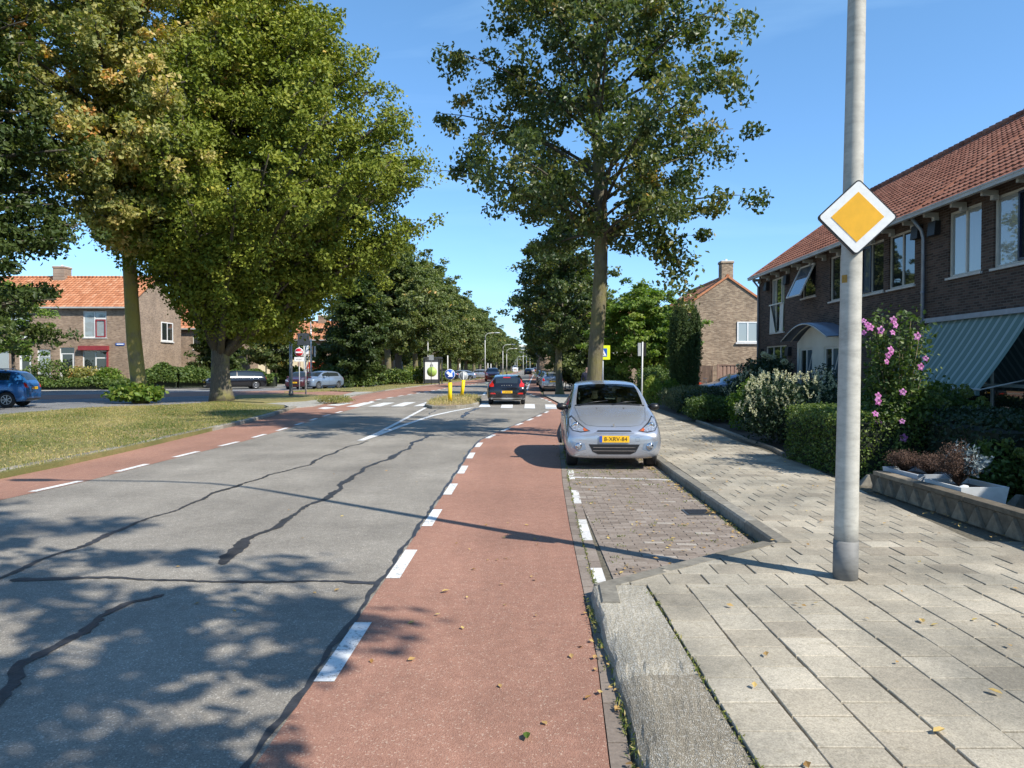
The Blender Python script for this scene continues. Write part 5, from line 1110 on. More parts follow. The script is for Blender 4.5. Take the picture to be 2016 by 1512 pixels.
def split_mat(bm,idx,name,mat_,parent,keep=False):
    b2=bm.copy(); bmesh.ops.delete(b2,geom=[f for f in b2.faces if f.material_index not in idx],context='FACES')
    if len(b2.faces)==0: b2.free(); return None
    me=bpy.data.meshes.new(name); b2.to_mesh(me); b2.free(); me.materials.clear()
    for m in mat_: me.materials.append(MT[m])
    if len(mat_)==1: me.polygons.foreach_set('material_index',[0]*len(me.polygons))
    else:
        mi=[0]*len(me.polygons); me.polygons.foreach_get('material_index',mi); me.polygons.foreach_set('material_index',[1 if q==4 else 0 for q in mi])
    o=bpy.data.objects.new(name,me); C.objects.link(o); o.parent=parent; return o
def conform(bvh,outline,axis,sgn,off,name,mat_,parent,step=.03,thick=0.0,lim=3):
    """outline in (a,z); axis 'y' -> a=x seen from front(sgn=+1)/rear(-1); axis 'x' -> a=y seen from the side"""
    pts=[Vector(p) for p in outline]; n=len(pts); edge=[]
    for i in range(n):
        a,b_=pts[i],pts[(i+1)%n]; k=max(1,int((b_-a).length/step)); edge+=[a.lerp(b_,j/k) for j in range(k)]
    def inside(p):
        c=False
        for i in range(n):
            a,b_=pts[i],pts[(i+1)%n]
            if (a.y>p.y)!=(b_.y>p.y) and p.x<(b_.x-a.x)*(p.y-a.y)/(b_.y-a.y)+a.x: c=not c
        return c
    x0=min(p.x for p in pts);x1=max(p.x for p in pts);y0=min(p.y for p in pts);y1=max(p.y for p in pts); inner=[]
    x=x0+step*.5
    while x<x1:
        y=y0+step*.5
        while y<y1:
            p=Vector((x,y))
            if inside(p) and min((p-e).length for e in edge)>step*.45: inner.append(p)
            y+=step
        x+=step
    allp=edge+inner; m=len(edge)
    r=delaunay_2d_cdt(allp,[(i,(i+1)%m) for i in range(m)],[],1,1e-5); V2,F=r[0],r[2]; vs=[];ok=[]
    for p in V2:
        o_=Vector((p.x,sgn*lim,p.y)) if axis=='y' else Vector((sgn*lim,p.x,p.y)); d=Vector((0,-sgn,0)) if axis=='y' else Vector((-sgn,0,0))
        h,nn,_,_=bvh.ray_cast(o_,d)
        if h is None: vs.append(None)
        else: vs.append(h-d*off)
    q=MB(); mp={}
    good=[f for f in F if all(vs[i] is not None for i in f)]
    good=[f for f in good if max((vs[a]-vs[b_]).length for a,b_ in zip(f,f[1:]+f[:1]))<step*6]
    if not good: return None
    V3=[v if v is not None else Vector((0,0,0)) for v in vs]; q.add(V3,good,0,0,True)
    # skirt
    ed={}
    for f in good:
        for a,b_ in zip(f,f[1:]+f[:1]): ed[(a,b_)]=1
    dvec=Vector((0,-sgn,0)) if axis=='y' else Vector((-sgn,0,0))
    for (a,b_) in ed:
        if (b_,a) not in ed:
            A,B=V3[a],V3[b_]; q.add([A,B,B+dvec*(off+.012),A+dvec*(off+.012)],[(1,0,3,2)],0,0,False)
    o=q.build(name,MT[mat_],parent)
    # make normals point outwards
    s=sum(p.normal.dot(-dvec)*p.area for p in o.data.polygons)
    if s<0: o.data.flip_normals()
    return o
def wheel(parent,x,y,r,w,spokes=7,steer=0,nm='wheel'):
    sg=1 if x>0 else -1; q=MB()
    q.lathe([(r*.62,-w*.42),(r*.80,-w*.5),(r*.95,-w*.46),(r,-w*.3),(r,w*.3),(r*.95,w*.46),(r*.80,w*.5),(r*.62,w*.42),(r*.62,-w*.42)],(0,0,0),'x',32)
    for k in range(0): pass
    o=q.build(nm,MT['rubber'],parent); o.location=(x,y,r); o.rotation_euler=(0,0,steer)
    q=MB(); q.lathe([(r*.64,w*.36*sg),(r*.60,w*.46*sg),(r*.55,w*.40*sg)],(0,0,0),'x',32); q.lathe([(0,w*.40*sg),(r*.16,w*.42*sg),(r*.17,w*.3*sg)],(0,0,0),'x',16)
    for k in range(spokes):
        a=2*math.pi*k/spokes; d=Vector((0,math.cos(a),math.sin(a))); q.beam(Vector((w*.40*sg,0,0))+d*r*.12,Vector((w*.39*sg,0,0))+d*r*.58,.035+.0*r,.03)
    q.build('rim',MT['alloy'],o)
    q=MB(); q.lathe([(0,w*.1*sg),(r*.6,w*.1*sg)],(0,0,0),'x',24); q.build('hub',MT['car_black_trim'],o)
    return o
def plate(parent,loc,rz,txt,w=.52,h=.11,tilt=0,rear=False):
    e=bpy.data.objects.new('number_plate',None)
    q=MB(); q.box(-w/2,w/2,-.006,.006,-h/2,h/2); p=q.build('number_plate',MT['plate_yellow'],parent); p.location=loc; p.rotation_euler=(tilt,0,rz)
    bpy.data.objects.remove(e)
    q=MB(); q.box(-w/2+.002,-w/2+.045,-.0085,-.0065,-h/2+.003,h/2-.003); q.build('country_band',MT['plate_blue'],p)
    text_mesh('lettering',txt,h*.86,MT['sign_black'],p,(.022,-.0085,-.002),(math.pi/2,0,0),.0012,sx=1.0,bold=.0)
    return p
def mirror(parent,x,y,z,m,s=1):
    sg=1 if x>0 else -1; q=MB(); bm_pts=[]
    q.tube([(x*.93,y-.02,z-.05),(x+.05*sg,y-.02,z-.03)],.018,8)
    n=12; prof=[(-.075,.35),(-.06,.8),(-.02,1.0),(.03,.95),(.065,.65),(.08,.15)]
    vs=[]
    for d,k in prof:
        for i in range(n):
            a=2*math.pi*i/n; vs.append((x+.13*sg+math.cos(a)*.105*k*s,y+d,z+math.sin(a)*.072*k*s))
    q.add(vs,[(i*n+k,i*n+(k+1)%n,(i+1)*n+(k+1)%n,(i+1)*n+k) for i in range(5) for k in range(n)]+[tuple(range(n))[::-1],tuple(range(5*n,6*n))],0,0,True)
    o=q.build('mirror',MT[m],parent); g=MB(); g.box(x+.13*sg-.08,x+.13*sg+.08,y-.079,y-.075,z-.048,z+.048); g.build('mirror_glass',MT['chrome'],o)
def seam(bvh,pts,axis,sgn,parent,w=.008,name='door_seam'):
    q=MB()
    P_=[];
    for a,b_ in zip(pts,pts[1:]):
        a=Vector(a);b_=Vector(b_); k=max(2,int((b_-a).length/.05)); P_+=[a.lerp(b_,j/k) for j in range(k)]
    P_.append(Vector(pts[-1])); run=[]
    for p in P_:
        o_=Vector((p.x,sgn*3,p.y)) if axis=='y' else (Vector((sgn*3,p.x,p.y)) if axis=='x' else Vector((p.x,p.y,3)))
        d=Vector((0,-sgn,0)) if axis=='y' else (Vector((-sgn,0,0)) if axis=='x' else Vector((0,0,-1)))
        h,_,_,_=bvh.ray_cast(o_,d)
        if h is not None: run.append(h-d*.001)
    if len(run)>1: q.tube(run,w/2,4)
    return q.build(name,MT['car_black_trim'],parent) if len(run)>1 else None
def make_car(label,loc,rz,kind='hatch',L_=4.2,Wd=1.76,H=1.46,paint='paint_silver',group=None,txt='12-XB-48',name='parked_car',detail=1,wr=.31,glass='window_glass',lights=None,st=None,stn=None):
    w=Wd/2*.965/.992+.035; r_=H
    # generic station tables
    if st is None:
        hb={'hatch':(.985,.93,.80),'estate':(.99,.955,.88),'suv':(.99,.955,.86),'sedan':(.93,.80,.70),'van':(.995,.98,.95)}[kind]
        hood={'suv':.62,'van':.66}.get(kind,.60)*H+.02; belt={'suv':.645,'van':.62}.get(kind,.635)*H; low=.19 if kind!='suv' else .24
        cw=.235*L_ if kind!='van' else .12*L_; hd=.40*L_ if kind!='van' else .24*L_
        st=[(0,low+.1,.50*H*.92,.50*H,w*.62,w*.56,w*.40,.03),(.05,low+.03,.52*H,.55*H,w*.84,w*.78,w*.52,.03),(.22,low,.55*H,.595*H,w*.95,w*.89,w*.60,.03),(.55,low,hood-.03,hood+.035,w*.99,w*.91,w*.66,.03),
            (cw,low,belt,hood+.09,w,w*.93,w*.78,.04),(cw+(hd-cw)*.5,low,belt+.01,H*.86,w,w*.93,w*.73,.05),(hd,low,belt+.015,H*.985,w,w*.93,w*.69,.06),(.55*L_,low,belt+.02,H,w,w*.93,w*.68,.06),(.72*L_,low,belt+.03,H*.985,w,w*.925,w*.67,.06)]
        if kind=='estate' or kind=='van': st+=[(.86*L_,low,belt+.04,H*.965,w*.99,w*.92,w*.66,.06),(.945*L_,low,belt+.04,H*.93,w*.98,w*.915,w*.64,.06),(.985*L_,low+.02,belt+.0,H*.72,w*.95,w*.84,w*.62,.04),(L_,low+.12,.5*H,H*.56,w*.82,w*.72,w*.55,.04)]
        elif kind=='suv': st+=[(.85*L_,low,belt+.05,H*.96,w*.99,w*.92,w*.66,.06),(.91*L_,low,belt+.06,H*.925,w*.98,w*.915,w*.64,.06),(.975*L_,low+.02,belt-.0,H*.70,w*.95,w*.84,w*.64,.04),(L_,low+.12,.46*H,H*.54,w*.82,w*.72,w*.55,.04)]
        elif kind=='sedan': st+=[(.80*L_,low,belt+.04,H*.88,w*.99,w*.915,w*.64,.06),(.90*L_,low,belt+.04,H*.74,w*.98,w*.86,w*.64,.03),(.97*L_,low+.02,belt,H*.70,w*.93,w*.84,w*.6,.03),(L_,low+.12,.5*H,H*.56,w*.80,w*.7,w*.5,.03)]
        else: st+=[(.83*L_,low,belt+.05,H*.955,w*.99,w*.92,w*.65,.06),(.89*L_,low,belt+.06,H*.915,w*.98,w*.915,w*.63,.06),(.965*L_,low+.02,belt+.01,H*.72,w*.95,w*.84,w*.62,.04),(L_,low+.12,.48*H,H*.56,w*.82,w*.72,w*.55,.04)]
        stn=(4,6,10,11)   # cowl, header, rear header, rear glass bottom
    c0,c1,r0,r1=stn
    def rg_(i,r):
        if c0<=i<c1 and r in(8,9): return 1
        if r0<=i<r1 and r in(8,9): return 3
        if c0+1<=i<(r0-1 if kind in('suv','hatch') and detail<2 else r0) and r==6: return 2
        if i==c0 and r==6: return 2 if detail>1 else 4
        return 0
    wy=(L_/2-.20*L_*.95, -L_/2+.19*L_)
    me2,bm,bvh=car_body(st,L_,paint,rg_,w-.03,wy,wr)
    t=thing(name,label,'car' if kind!='van' else 'van',loc,rz,group)
    split_mat(bm,(0,4),'body',[paint,'car_black_trim'],t)
    split_mat(bm,(1,),'windshield',[glass],t); split_mat(bm,(2,),'side_window',[glass if glass!='car_glass' else 'car_glass'],t); split_mat(bm,(3,),'rear_window',[glass],t)
    for sx in (-1,1):
        for k,y in enumerate(wy): wheel(t,sx*(w-.155-.03*k),y,wr,.2,nm='wheel')
    cowl=L_/2-st[c0][0]; zb=st[c0][2]
    for sx in(-1,1): mirror(t,sx*(w-(.12 if detail>1 else .07)),cowl-.38,zb+.06,paint if name!='hero' else 'car_black_trim',1 if detail<2 else .95)
    # pillars and seams
    for sx in (-1,1):
        yb=L_/2-.50*L_; 
        conform(bvh,[(yb-.05,zb+.03),(yb+.05,zb+.03),(yb+.02,H*.93),(yb-.06,H*.93)],'x',sx,.004,'pillar','car_black_trim',t,.05)
        if detail>0:
            for yy in (cowl-.25,yb,L_/2-.70*L_): seam(bvh,[(yy,zb+.0),(yy-.0,.30)],'x',sx,t)
            q=MB()
            for yy in (yb+.14,L_/2-.66*L_):
                h,_,_,_=bvh.ray_cast(Vector((sx*3,yy,zb-.12)),Vector((-sx,0,0)))
                if h: q.tube([h+Vector((sx*.012,-.08,0)),h+Vector((sx*.025,0,0)),h+Vector((sx*.012,.08,0))],.013,6)
            q.build('door_handle',MT[paint],t)
            conform(bvh,[(wy[1]+wr+.1,.26),(wy[0]-wr-.1,.26),(wy[0]-wr-.1,.33),(wy[1]+wr+.1,.33)],'x',sx,.006,'sill_trim','car_black_trim',t,.08)
    return t,bvh,st,w,bm
def generic_front(t,bvh,H,w,L_,txt,paint):
    zf=H*.45
    for sx in (-1,1):
        conform(bvh,[(sx*w*.46,zf-.02),(sx*w*.86,zf+.04),(sx*w*.84,zf+.15),(sx*w*.60,zf+.11)],'y',1,.008,'headlight','lamp_clear',t,.04)
    conform(bvh,[(-w*.36,zf-.02),(w*.36,zf-.02),(w*.40,zf+.07),(-w*.40,zf+.07)],'y',1,.006,'grille','car_black_trim',t,.05)
    conform(bvh,[(-w*.5,zf-.26),(w*.5,zf-.26),(w*.55,zf-.16),(-w*.55,zf-.16)],'y',1,.006,'air_intake','car_black_trim',t,.05)
    h,_,_,_=bvh.ray_cast(Vector((0,4,zf-.09)),Vector((0,-1,0)))
    if h: plate(t,(0,h.y+.012,zf-.09),math.pi,txt)
def generic_rear(t,bvh,H,w,L_,txt,paint,kind='hatch'):
    zf=H*.56
    for sx in (-1,1):
        pts=[(sx*w*.62,zf-.08),(sx*w*.88,zf-.06),(sx*w*.84,zf+.12),(sx*w*.74,zf+.14)]
        conform(bvh,pts,'y',-1,.008,'tail_light','lamp_red',t,.04)
    conform(bvh,[(-w*.78,.30),(w*.78,.30),(w*.78,.40),(-w*.78,.40)],'y',-1,.006,'bumper_trim','car_black_trim',t,.06)
    h,_,_,_=bvh.ray_cast(Vector((0,-4,zf-.1)),Vector((0,1,0)))
    if h: plate(t,(0,h.y-.012,zf-.1),0,txt)
# ---------------- hero: silver hatchback facing the camera
L0=3.71; W0=.835
hst=[(0,.25,.56,.61,.60,.52,.38,.03),(.045,.20,.61,.675,.77,.67,.48,.03),(.17,.18,.70,.775,.822,.72,.50,.03),(.42,.18,.83,.905,.83,.735,.54,.03),(.72,.18,.92,.99,.838,.735,.60,.03),
     (.93,.18,.955,1.045,.84,.755,.715,.045),(1.32,.18,.965,1.275,.84,.755,.665,.055),(1.74,.18,.975,1.452,.84,.755,.612,.07),(2.3,.18,.985,1.50,.84,.75,.60,.07),(2.9,.18,1.0,1.475,.84,.73,.555,.07),(3.2,.18,1.02,1.435,.83,.72,.54,.07),(3.36,.18,1.03,1.38,.825,.71,.53,.06),(3.58,.2,.98,1.06,.80,.69,.52,.04),(3.71,.3,.72,.80,.70,.60,.46,.04)]
hx,hy=.128*13.3+.0,13.2+L0/2
hc=G(1213,930,0)
t,bvh,st_,w_,bmh=make_car('silver small hatchback facing the viewer in the brick parking bay',(1.80,14.68,.004),math.pi-.04,L_=L0,Wd=1.665,H=1.5,paint='paint_silver',detail=2,wr=.285,glass='car_glass',st=hst,stn=(5,7,11,12))
HERO=t
for o in list(t.children):
    if o.name.startswith('mirror'):
        o.data.materials[0]=MT['car_black_trim']
def C_(name,pts,m,off=.005,step=.022,both=True,axis='y',par=None):
    r=[]
    for sx in ((-1,1) if both else (1,)): r.append(conform(bvh,[(sx*a,z) for a,z in pts],axis,1,off,name,m,par or t,step))
    return r
C_('headlight_recess',[(.40,.665),(.56,.640),(.70,.665),(.765,.74),(.76,.86),(.70,.90),(.60,.80),(.47,.705)],'car_black_trim',.003)
hl=C_('headlight',[(.425,.672),(.56,.655),(.69,.675),(.748,.745),(.745,.845),(.70,.875),(.61,.785),(.49,.705)],'lamp_clear',.010)
for i,sx in enumerate((-1,1)):
    if hl[i]:
        conform(bvh,[(sx*.435,.674),(sx*.50,.662),(sx*.525,.69),(sx*.505,.72),(sx*.47,.697)],'y',1,.016,'indicator','lamp_amber',hl[i],.02)
        h,_,_,_=bvh.ray_cast(Vector((sx*.645,4,.745)),Vector((0,-1,0)))
        q=MB(); q.lathe([(0,.012),(.030,.016),(.048,.022),(.056,.010),(.060,0)],(h.x,h.y,h.z),'y',20); q.build('reflector',MT['chrome'],hl[i])
C_('grille_slot',[(-.30,.655),(.30,.655),(.275,.678),(-.275,.678)],'car_black_trim',.004,both=False)
C_('bonnet_lip',[(-.34,.640),(.34,.640),(.30,.653),(-.30,.653)],'paint_silver',.012,both=False)
lg=C_('lower_grille',[(-.36,.315),(-.27,.275),(.27,.275),(.36,.315),(.43,.445),(-.43,.445)],'car_black_trim',.004,both=False)[0]
for z in (.335,.39):
    conform(bvh,[(-.35,z-.004),(.35,z-.004),(.36,z+.005),(-.36,z+.005)],'y',1,.012,'grille_bar','chrome',lg,.03)
C_('fog_pocket',[(.475,.36),(.60,.325),(.70,.39),(.745,.50),(.62,.475),(.50,.46)],'paint_greyblue',.004)
for sx in (-1,1):
    h,_,_,_=bvh.ray_cast(Vector((sx*.60,4,.415)),Vector((0,-1,0))); q=MB()
    q.lathe([(0,.020),(.036,.022),(.042,.016)],(h.x,h.y,h.z),'y',18); f=q.build('fog_light',MT['lamp_clear'],t); q=MB(); q.lathe([(.042,.026),(.055,.022),(.058,0)],(h.x,h.y,h.z),'y',18); q.build('ring',MT['chrome'],f)
h,_,_,_=bvh.ray_cast(Vector((0.0,4,.735)),Vector((0,-1,0)))
q=MB(); s=.048
for a in (90,210,330):   # three-part emblem
    d=Vector((math.cos(R(a)),0,math.sin(R(a)))); p=Vector((-d.z,0,d.x)); c=h+Vector((0,.006,0))
    pts=[c,c+d*s*.55+p*s*.32,c+d*s*1.12,c+d*s*.55-p*s*.32]; q.add([*pts,*[x+Vector((0,.008,-.0)) for x in pts]],[(0,1,2,3),(7,6,5,4),(0,4,5,1),(1,5,6,2),(2,6,7,3),(3,7,4,0)])
q.build('emblem',MT['chrome'],t)
h,_,_,_=bvh.ray_cast(Vector((0,4,.525)),Vector((0,-1,0))); plate(t,(-.0,h.y+.018,.535),math.pi,'8-XRV-84',w=.50,h=.112)
# seams of bonnet and bumper
seam(bvh,[(-.56,.835),(-.46,.76),(-.28,.737),(0,.733),(.28,.737),(.46,.76),(.56,.835)],'y',1,t,.006,'bonnet_seam')
for sx in(-1,1): seam(bvh,[(sx*.56,1.52),(sx*.60,1.2),(sx*.63,.95)],'z',1,t,.006,'bonnet_seam')
seam(bvh,[(-.42,.56),(-.42,.50),(-.36,.50),(-.36,.56),(-.42,.56)],'y',1,t,.003,'tow_cover')
# wipers, cowl, pillars, interior
cy0=L0/2
q=MB()
for (x0,x1,z0) in ((-.05,-.50,1.0),(.55,.02,1.0)):
    a=bvh.ray_cast(Vector((x0,cy0-.93,3)),Vector((0,0,-1)))[0]; b_=bvh.ray_cast(Vector((x1,cy0-1.06,3)),Vector((0,0,-1)))[0]
    if a and b_: q.tube([a+Vector((0,0,.012)),a.lerp(b_,.5)+Vector((0,0,.03)),b_+Vector((0,0,.014))],[.013,.009,.006],6)
q.build('wiper',MT['car_black_trim'],t)
q=MB(); 
pl_=[bvh.ray_cast(Vector((x,cy0-.955,3)),Vector((0,0,-1)))[0] for x in np.linspace(-.62,.62,15)]
q.tube([p+Vector((0,0,.003)) for p in pl_ if p],.017,6); q.build('cowl_trim',MT['car_black_trim'],t)
for sx in (-1,1): q=MB(); h=bvh.ray_cast(Vector((sx*.24,cy0-.80,3)),Vector((0,0,-1)))[0]; q.lathe([(0,.014),(.012,.012),(.014,0)],h,'z',8); q.build('washer_jet',MT['car_black_trim'],t)
q=MB(); q.box(-.64,.64,cy0-1.62,cy0-.98,.62,.90); q.box(-.66,.66,-1.3,cy0-1.2,.25,.45); q.box(-.62,.62,-1.62,-1.0,.5,.92); q.build('dashboard',MT['interior'],t)
def seat(x,y,z,s=1.0,w=.5):
    q=MB(); q.tube([(x,y,z),(x,y-.06,z+.38),(x,y-.11,z+.56)],[.24*w/.5,.22*w/.5,.15*w/.5],12,flat=.35); q.tube([(x,y-.11,z+.57),(x,y-.12,z+.65),(x,y-.13,z+.74)],[.09,.125,.08],12,flat=.45); q.build('seat',MT['interior'],t)
for x in(-.34,.34): seat(x,.0,.58)
for x in(-.36,.0,.36): seat(x,-.85,.56,w=.38)
q=MB(); sw=[(-.36+.17*math.cos(a),cy0-1.42+.05*math.sin(a),.93+.15*math.sin(a)) for a in np.linspace(0,2*math.pi,25)]; q.tube(sw,.014,6,cap=False); q.tube([(-.52,cy0-1.42,.93),(-.2,cy0-1.42,.93)],.014,6); q.build('steering_wheel',MT['interior'],t)
q=MB(); q.box(-.11,.11,cy0-1.70,cy0-1.67,1.29,1.35); q.build('inside_mirror',MT['car_black_trim'],t)
bmh.free()
# rear lamp and tailgate are out of sight; close them simply
# ---------------- black hatchback driving away over the crossing
t,bvh,st_,w_,b5=make_car('black hatchback driving away over the zebra crossing',(P(998,0,37).x,37.4,.004),0,kind='hatch',L_=4.37,Wd=1.88,H=1.40,paint='paint_black',name='hatchback_car',wr=.32)
for sx in (-1,1):
    conform(bvh,[(sx*.60,.84),(sx*.80,.84),(sx*.83,.98),(sx*.73,1.03),(sx*.675,1.24),(sx*.645,1.24),(sx*.66,1.04),(sx*.60,.95)],'y',-1,.012,'tail_light','lamp_red',t,.03)
    conform(bvh,[(sx*.50,.50),(sx*.76,.50),(sx*.74,.565),(sx*.54,.56)],'y',-1,.01,'reflector','lamp_red',t,.04)
conform(bvh,[(-.17,1.245),(.17,1.245),(.17,1.29),(-.17,1.29)],'y',-1,.03,'brake_light','lamp_red',t,.04)
h=bvh.ray_cast(Vector((0,-4,.60)),Vector((0,1,0)))[0]; plate(t,(0,h.y-.02,.60),0,'1-KXB-02')
conform(bvh,[(-.74,.26),(.74,.26),(.70,.33),(-.70,.33)],'y',-1,.012,'bumper_trim','alloy',t,.06)
q=MB(); q.tube([(0,-2.1,.36),(0,-2.25,.34),(0,-2.28,.44)],.022,6); q.build('tow_bar',MT['dark_metal'],t)
q=MB(); q.tube([(0,-.9,1.42),(0,-.98,1.50)],[.03,.012],6); q.build('antenna',MT['car_black_trim'],t)
for k in range(5):
    h=bvh.ray_cast(Vector((-.22+.11*k,-4,.905)),Vector((0,1,0)))[0]; q=MB(); q.box(h.x-.02,h.x+.02,h.y-.012,h.y+.01,.89,.92); q.build('badge_letter',MT['chrome'],t)
b5.free()
# ---------------- the rest
def car(label,loc,rz,front=True,rear=True,**k):
    t,bvh,st,w,b5=make_car(label,loc,rz,**k); H=k.get('H',1.46); L_=k.get('L_',4.2)
    if front: generic_front(t,bvh,H,w,L_,'41-XB-72',k.get('paint'))
    if rear: generic_rear(t,bvh,H,w,L_,'27-TL-93',k.get('paint'),k.get('kind','hatch'))
    b5.free(); return t
g=G(62,803,0)
SUV=car('bright blue compact off-road car cut by the left frame edge',(g.x-2.7,g.y+.75,-.01),R(100),kind='suv',L_=4.4,Wd=1.81,H=1.69,paint='paint_blue',wr=.345)
q=MB()
for sx in (-1,1): q.tube([(sx*.58,.55,1.62),(sx*.60,.4,1.70),(sx*.60,-1.1,1.69),(sx*.57,-1.3,1.60)],.018,6)
q.build('roof_rail',MT['alloy'],SUV)
g=G(455,765,0); car('black estate car half hidden by the hornbeam trunk',(P(452,0,61).x,61.5,-.01),R(122),kind='estate',L_=4.7,Wd=1.83,H=1.50,paint='paint_black',wr=.33)
car('dark red small car behind the no entry sign',(P(580,0,60.5).x,61.8,-.01),R(178),kind='hatch',L_=3.9,Wd=1.68,H=1.43,paint='paint_maroon',wr=.29)
SH=car('silver blue hatchback parked beside the dark red car',(P(622,0,61.5).x,62.6,-.01),R(153),kind='hatch',L_=4.0,Wd=1.70,H=1.47,paint='paint_greyblue',wr=.30)
PE=car('silver hatchback parked behind the second right tree',(P(1089,0,55).x,56.4,.003),R(-1),kind='hatch',L_=3.85,Wd=1.66,H=1.47,paint='paint_silver',wr=.29)
DK=car('dark grey car parked in front of the silver hatchback on the right',(P(1079,0,62).x+.15,62.0,.003),R(-1),kind='hatch',L_=4.2,Wd=1.75,H=1.5,paint='paint_dark')
RD=car('red car coming towards the viewer on the left lane',(P(968,0,92).x,94,.004),R(181.5),kind='suv',L_=4.4,Wd=1.86,H=1.68,paint='paint_red',wr=.33)
LBc=car('light blue saloon on the driveway before the wooden fence',(P(1383,0,36.6).x+2.05,37.0,.075),R(95),kind='sedan',L_=4.4,Wd=1.75,H=1.40,paint='paint_greyblue')
VN=car('white van far down the left lane',(P(1014,0,255).x,258,0),R(181),kind='van',L_=5.2,Wd=1.95,H=2.3,paint='paint_white')
dup(DK,(P(1074,0,74).x,74,.003),R(-1),'dark car fourth in the right parking bay counting from the zebra crossing')
dup(PE,(P(1071,0,84).x,84.5,.003),R(-1),'silver car third in the right parking bay row, beyond two darker ones')
far=[(P(1040,0,170).x,171,DK,0,'dark blue car driving away far down the right lane'),(P(1048,0,215).x,217,PE,0,'pale car queuing far ahead behind the dark blue one'),(P(1054,0,240).x,242,RD,180,'farthest dark red car beside the right kerb')]
for x,y,s_,r_,l_ in far: dup(s_,(x,y,0),R(r_-1),l_)
for px,Y,s_,rz,l_ in [(806,88,DK,100,'dark car on the service road behind the bushes'),(775,92,PE,95,'silver car on the service road left of the dark one'),(905,104,LBc,93,'blue grey car on the service road right of the bus shelter'),(942,112,PE,88,'silver car parked sideways on the service road left of the red car'),(870,100,DK,95,'dark car on the service road hidden behind the shelter')]:
    dup(s_,(P(px,0,Y).x,Y,-.01),R(rz),l_)
# ================================================================ STREET FURNITURE
# hero lamp post (concrete), curved arm over the road
b0=G(1664,1138,SWZ); top=P(1687,0,b0.y)
LP=thing('street_lamp','grey concrete lamp post with curved arm rising from the pavement','street lamp',(b0.x,b0.y,SWZ))
dx=(top.x-b0.x)/(top.z-SWZ); rb=.5*46/1500*b0.y; rt=.5*33/1500*b0.y
pts=[];rs=[]
for i in range(15):
    z=-.08+7.3*i/14; pts.append((dx*z,0,z)); rs.append(rb+(rt-rb)*z/(top.z-SWZ) if z<top.z else rt-(z-top.z)*.006)
q=MB(); q.tube(pts,rs,28)
q.tube([(0,0,-.06),(dx*.30,0,.30)],[rb+.0025,rb+.0022],28)
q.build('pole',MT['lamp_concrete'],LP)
x0=dx*7.2; q=MB(); arm=[(x0,0,7.2),(x0-.03,0,7.7),(x0-.25,0,8.2),(x0-.8,0,8.5),(x0-1.7,0,8.62),(x0-2.4,0,8.66)]; q.tube(arm,[rs[-1]*.8,.05,.045,.04,.035,.03],12); q.build('arm',MT['pole_light'],LP)
q=MB(); q.tube([(x0-2.3,0,8.66),(x0-2.5,0,8.68),(x0-3.0,0,8.68),(x0-3.1,0,8.67)],[.05,.12,.11,.04],12,flat=.5); q.build('lamp_head',MT['sign_back'],LP)
z=(P(0,550,b0.y)).z-SWZ; q=MB(); q.add([(dx*z-rb*.86*math.cos(a)*1.0,-rb*.93*math.sin(a),zz_) for zz_ in (z-.03,z+.03) for a in np.linspace(.12,.75,6)],[(i,i+1,i+7,i+6) for i in range(5)]); 
st_o=q.build('sticker',MT['old_sticker'],LP)
# priority road sign
c=P(1687,428,b0.y-.13); PS=thing('priority_sign','yellow diamond priority road sign with white border clamped to the lamp post','sign',tuple(c),R(-7)); PS.rotation_euler=(R(0),R(1.5),R(-9))
def diamond(q,s,y0,y1,r,m=0):
    out=[]
    for k in range(4):
        a0=k*math.pi/2; cx_,cz_=math.cos(a0)*(s-r*1.414),math.sin(a0)*(s-r*1.414)
        for j in range(7): a=a0-math.pi/4+j*math.pi/12; out.append((cx_+r*math.cos(a),cz_+r*math.sin(a)))
    n=len(out); q.add([(x,y0,z) for x,z in out]+[(x,y1,z) for x,z in out],[tuple(range(n)),tuple(range(n,2*n))[::-1]]+[(i,n+i,n+(i+1)%n,(i+1)%n) for i in range(n)],m)
S=.5*149/1500*b0.y*.985
q=MB(); diamond(q,S,-.012,.022,.028); q.build('plate',MT['sign_black'],PS)
q=MB(); diamond(q,S-.014,-.0155,-.0125,.022); q.build('border',MT['sign_white'],PS)
q=MB(); diamond(q,S*.655,-.0185,-.016,.001); q.build('centre',MT['sign_yellow'],PS)
q=MB(); q.box(-.035,.035,.02,.06,-.19,.19); q.lathe([(rb+.004,-.02),(rb+.004,.02)],(-.0,.135,.10),'z',24); q.lathe([(rb+.004,-.02),(rb+.004,.02)],(0,.135,-.12),'z',24); q.box(-.13,-.085,.02,.1,.05,.14); q.build('bracket',MT['dark_metal'],PS)
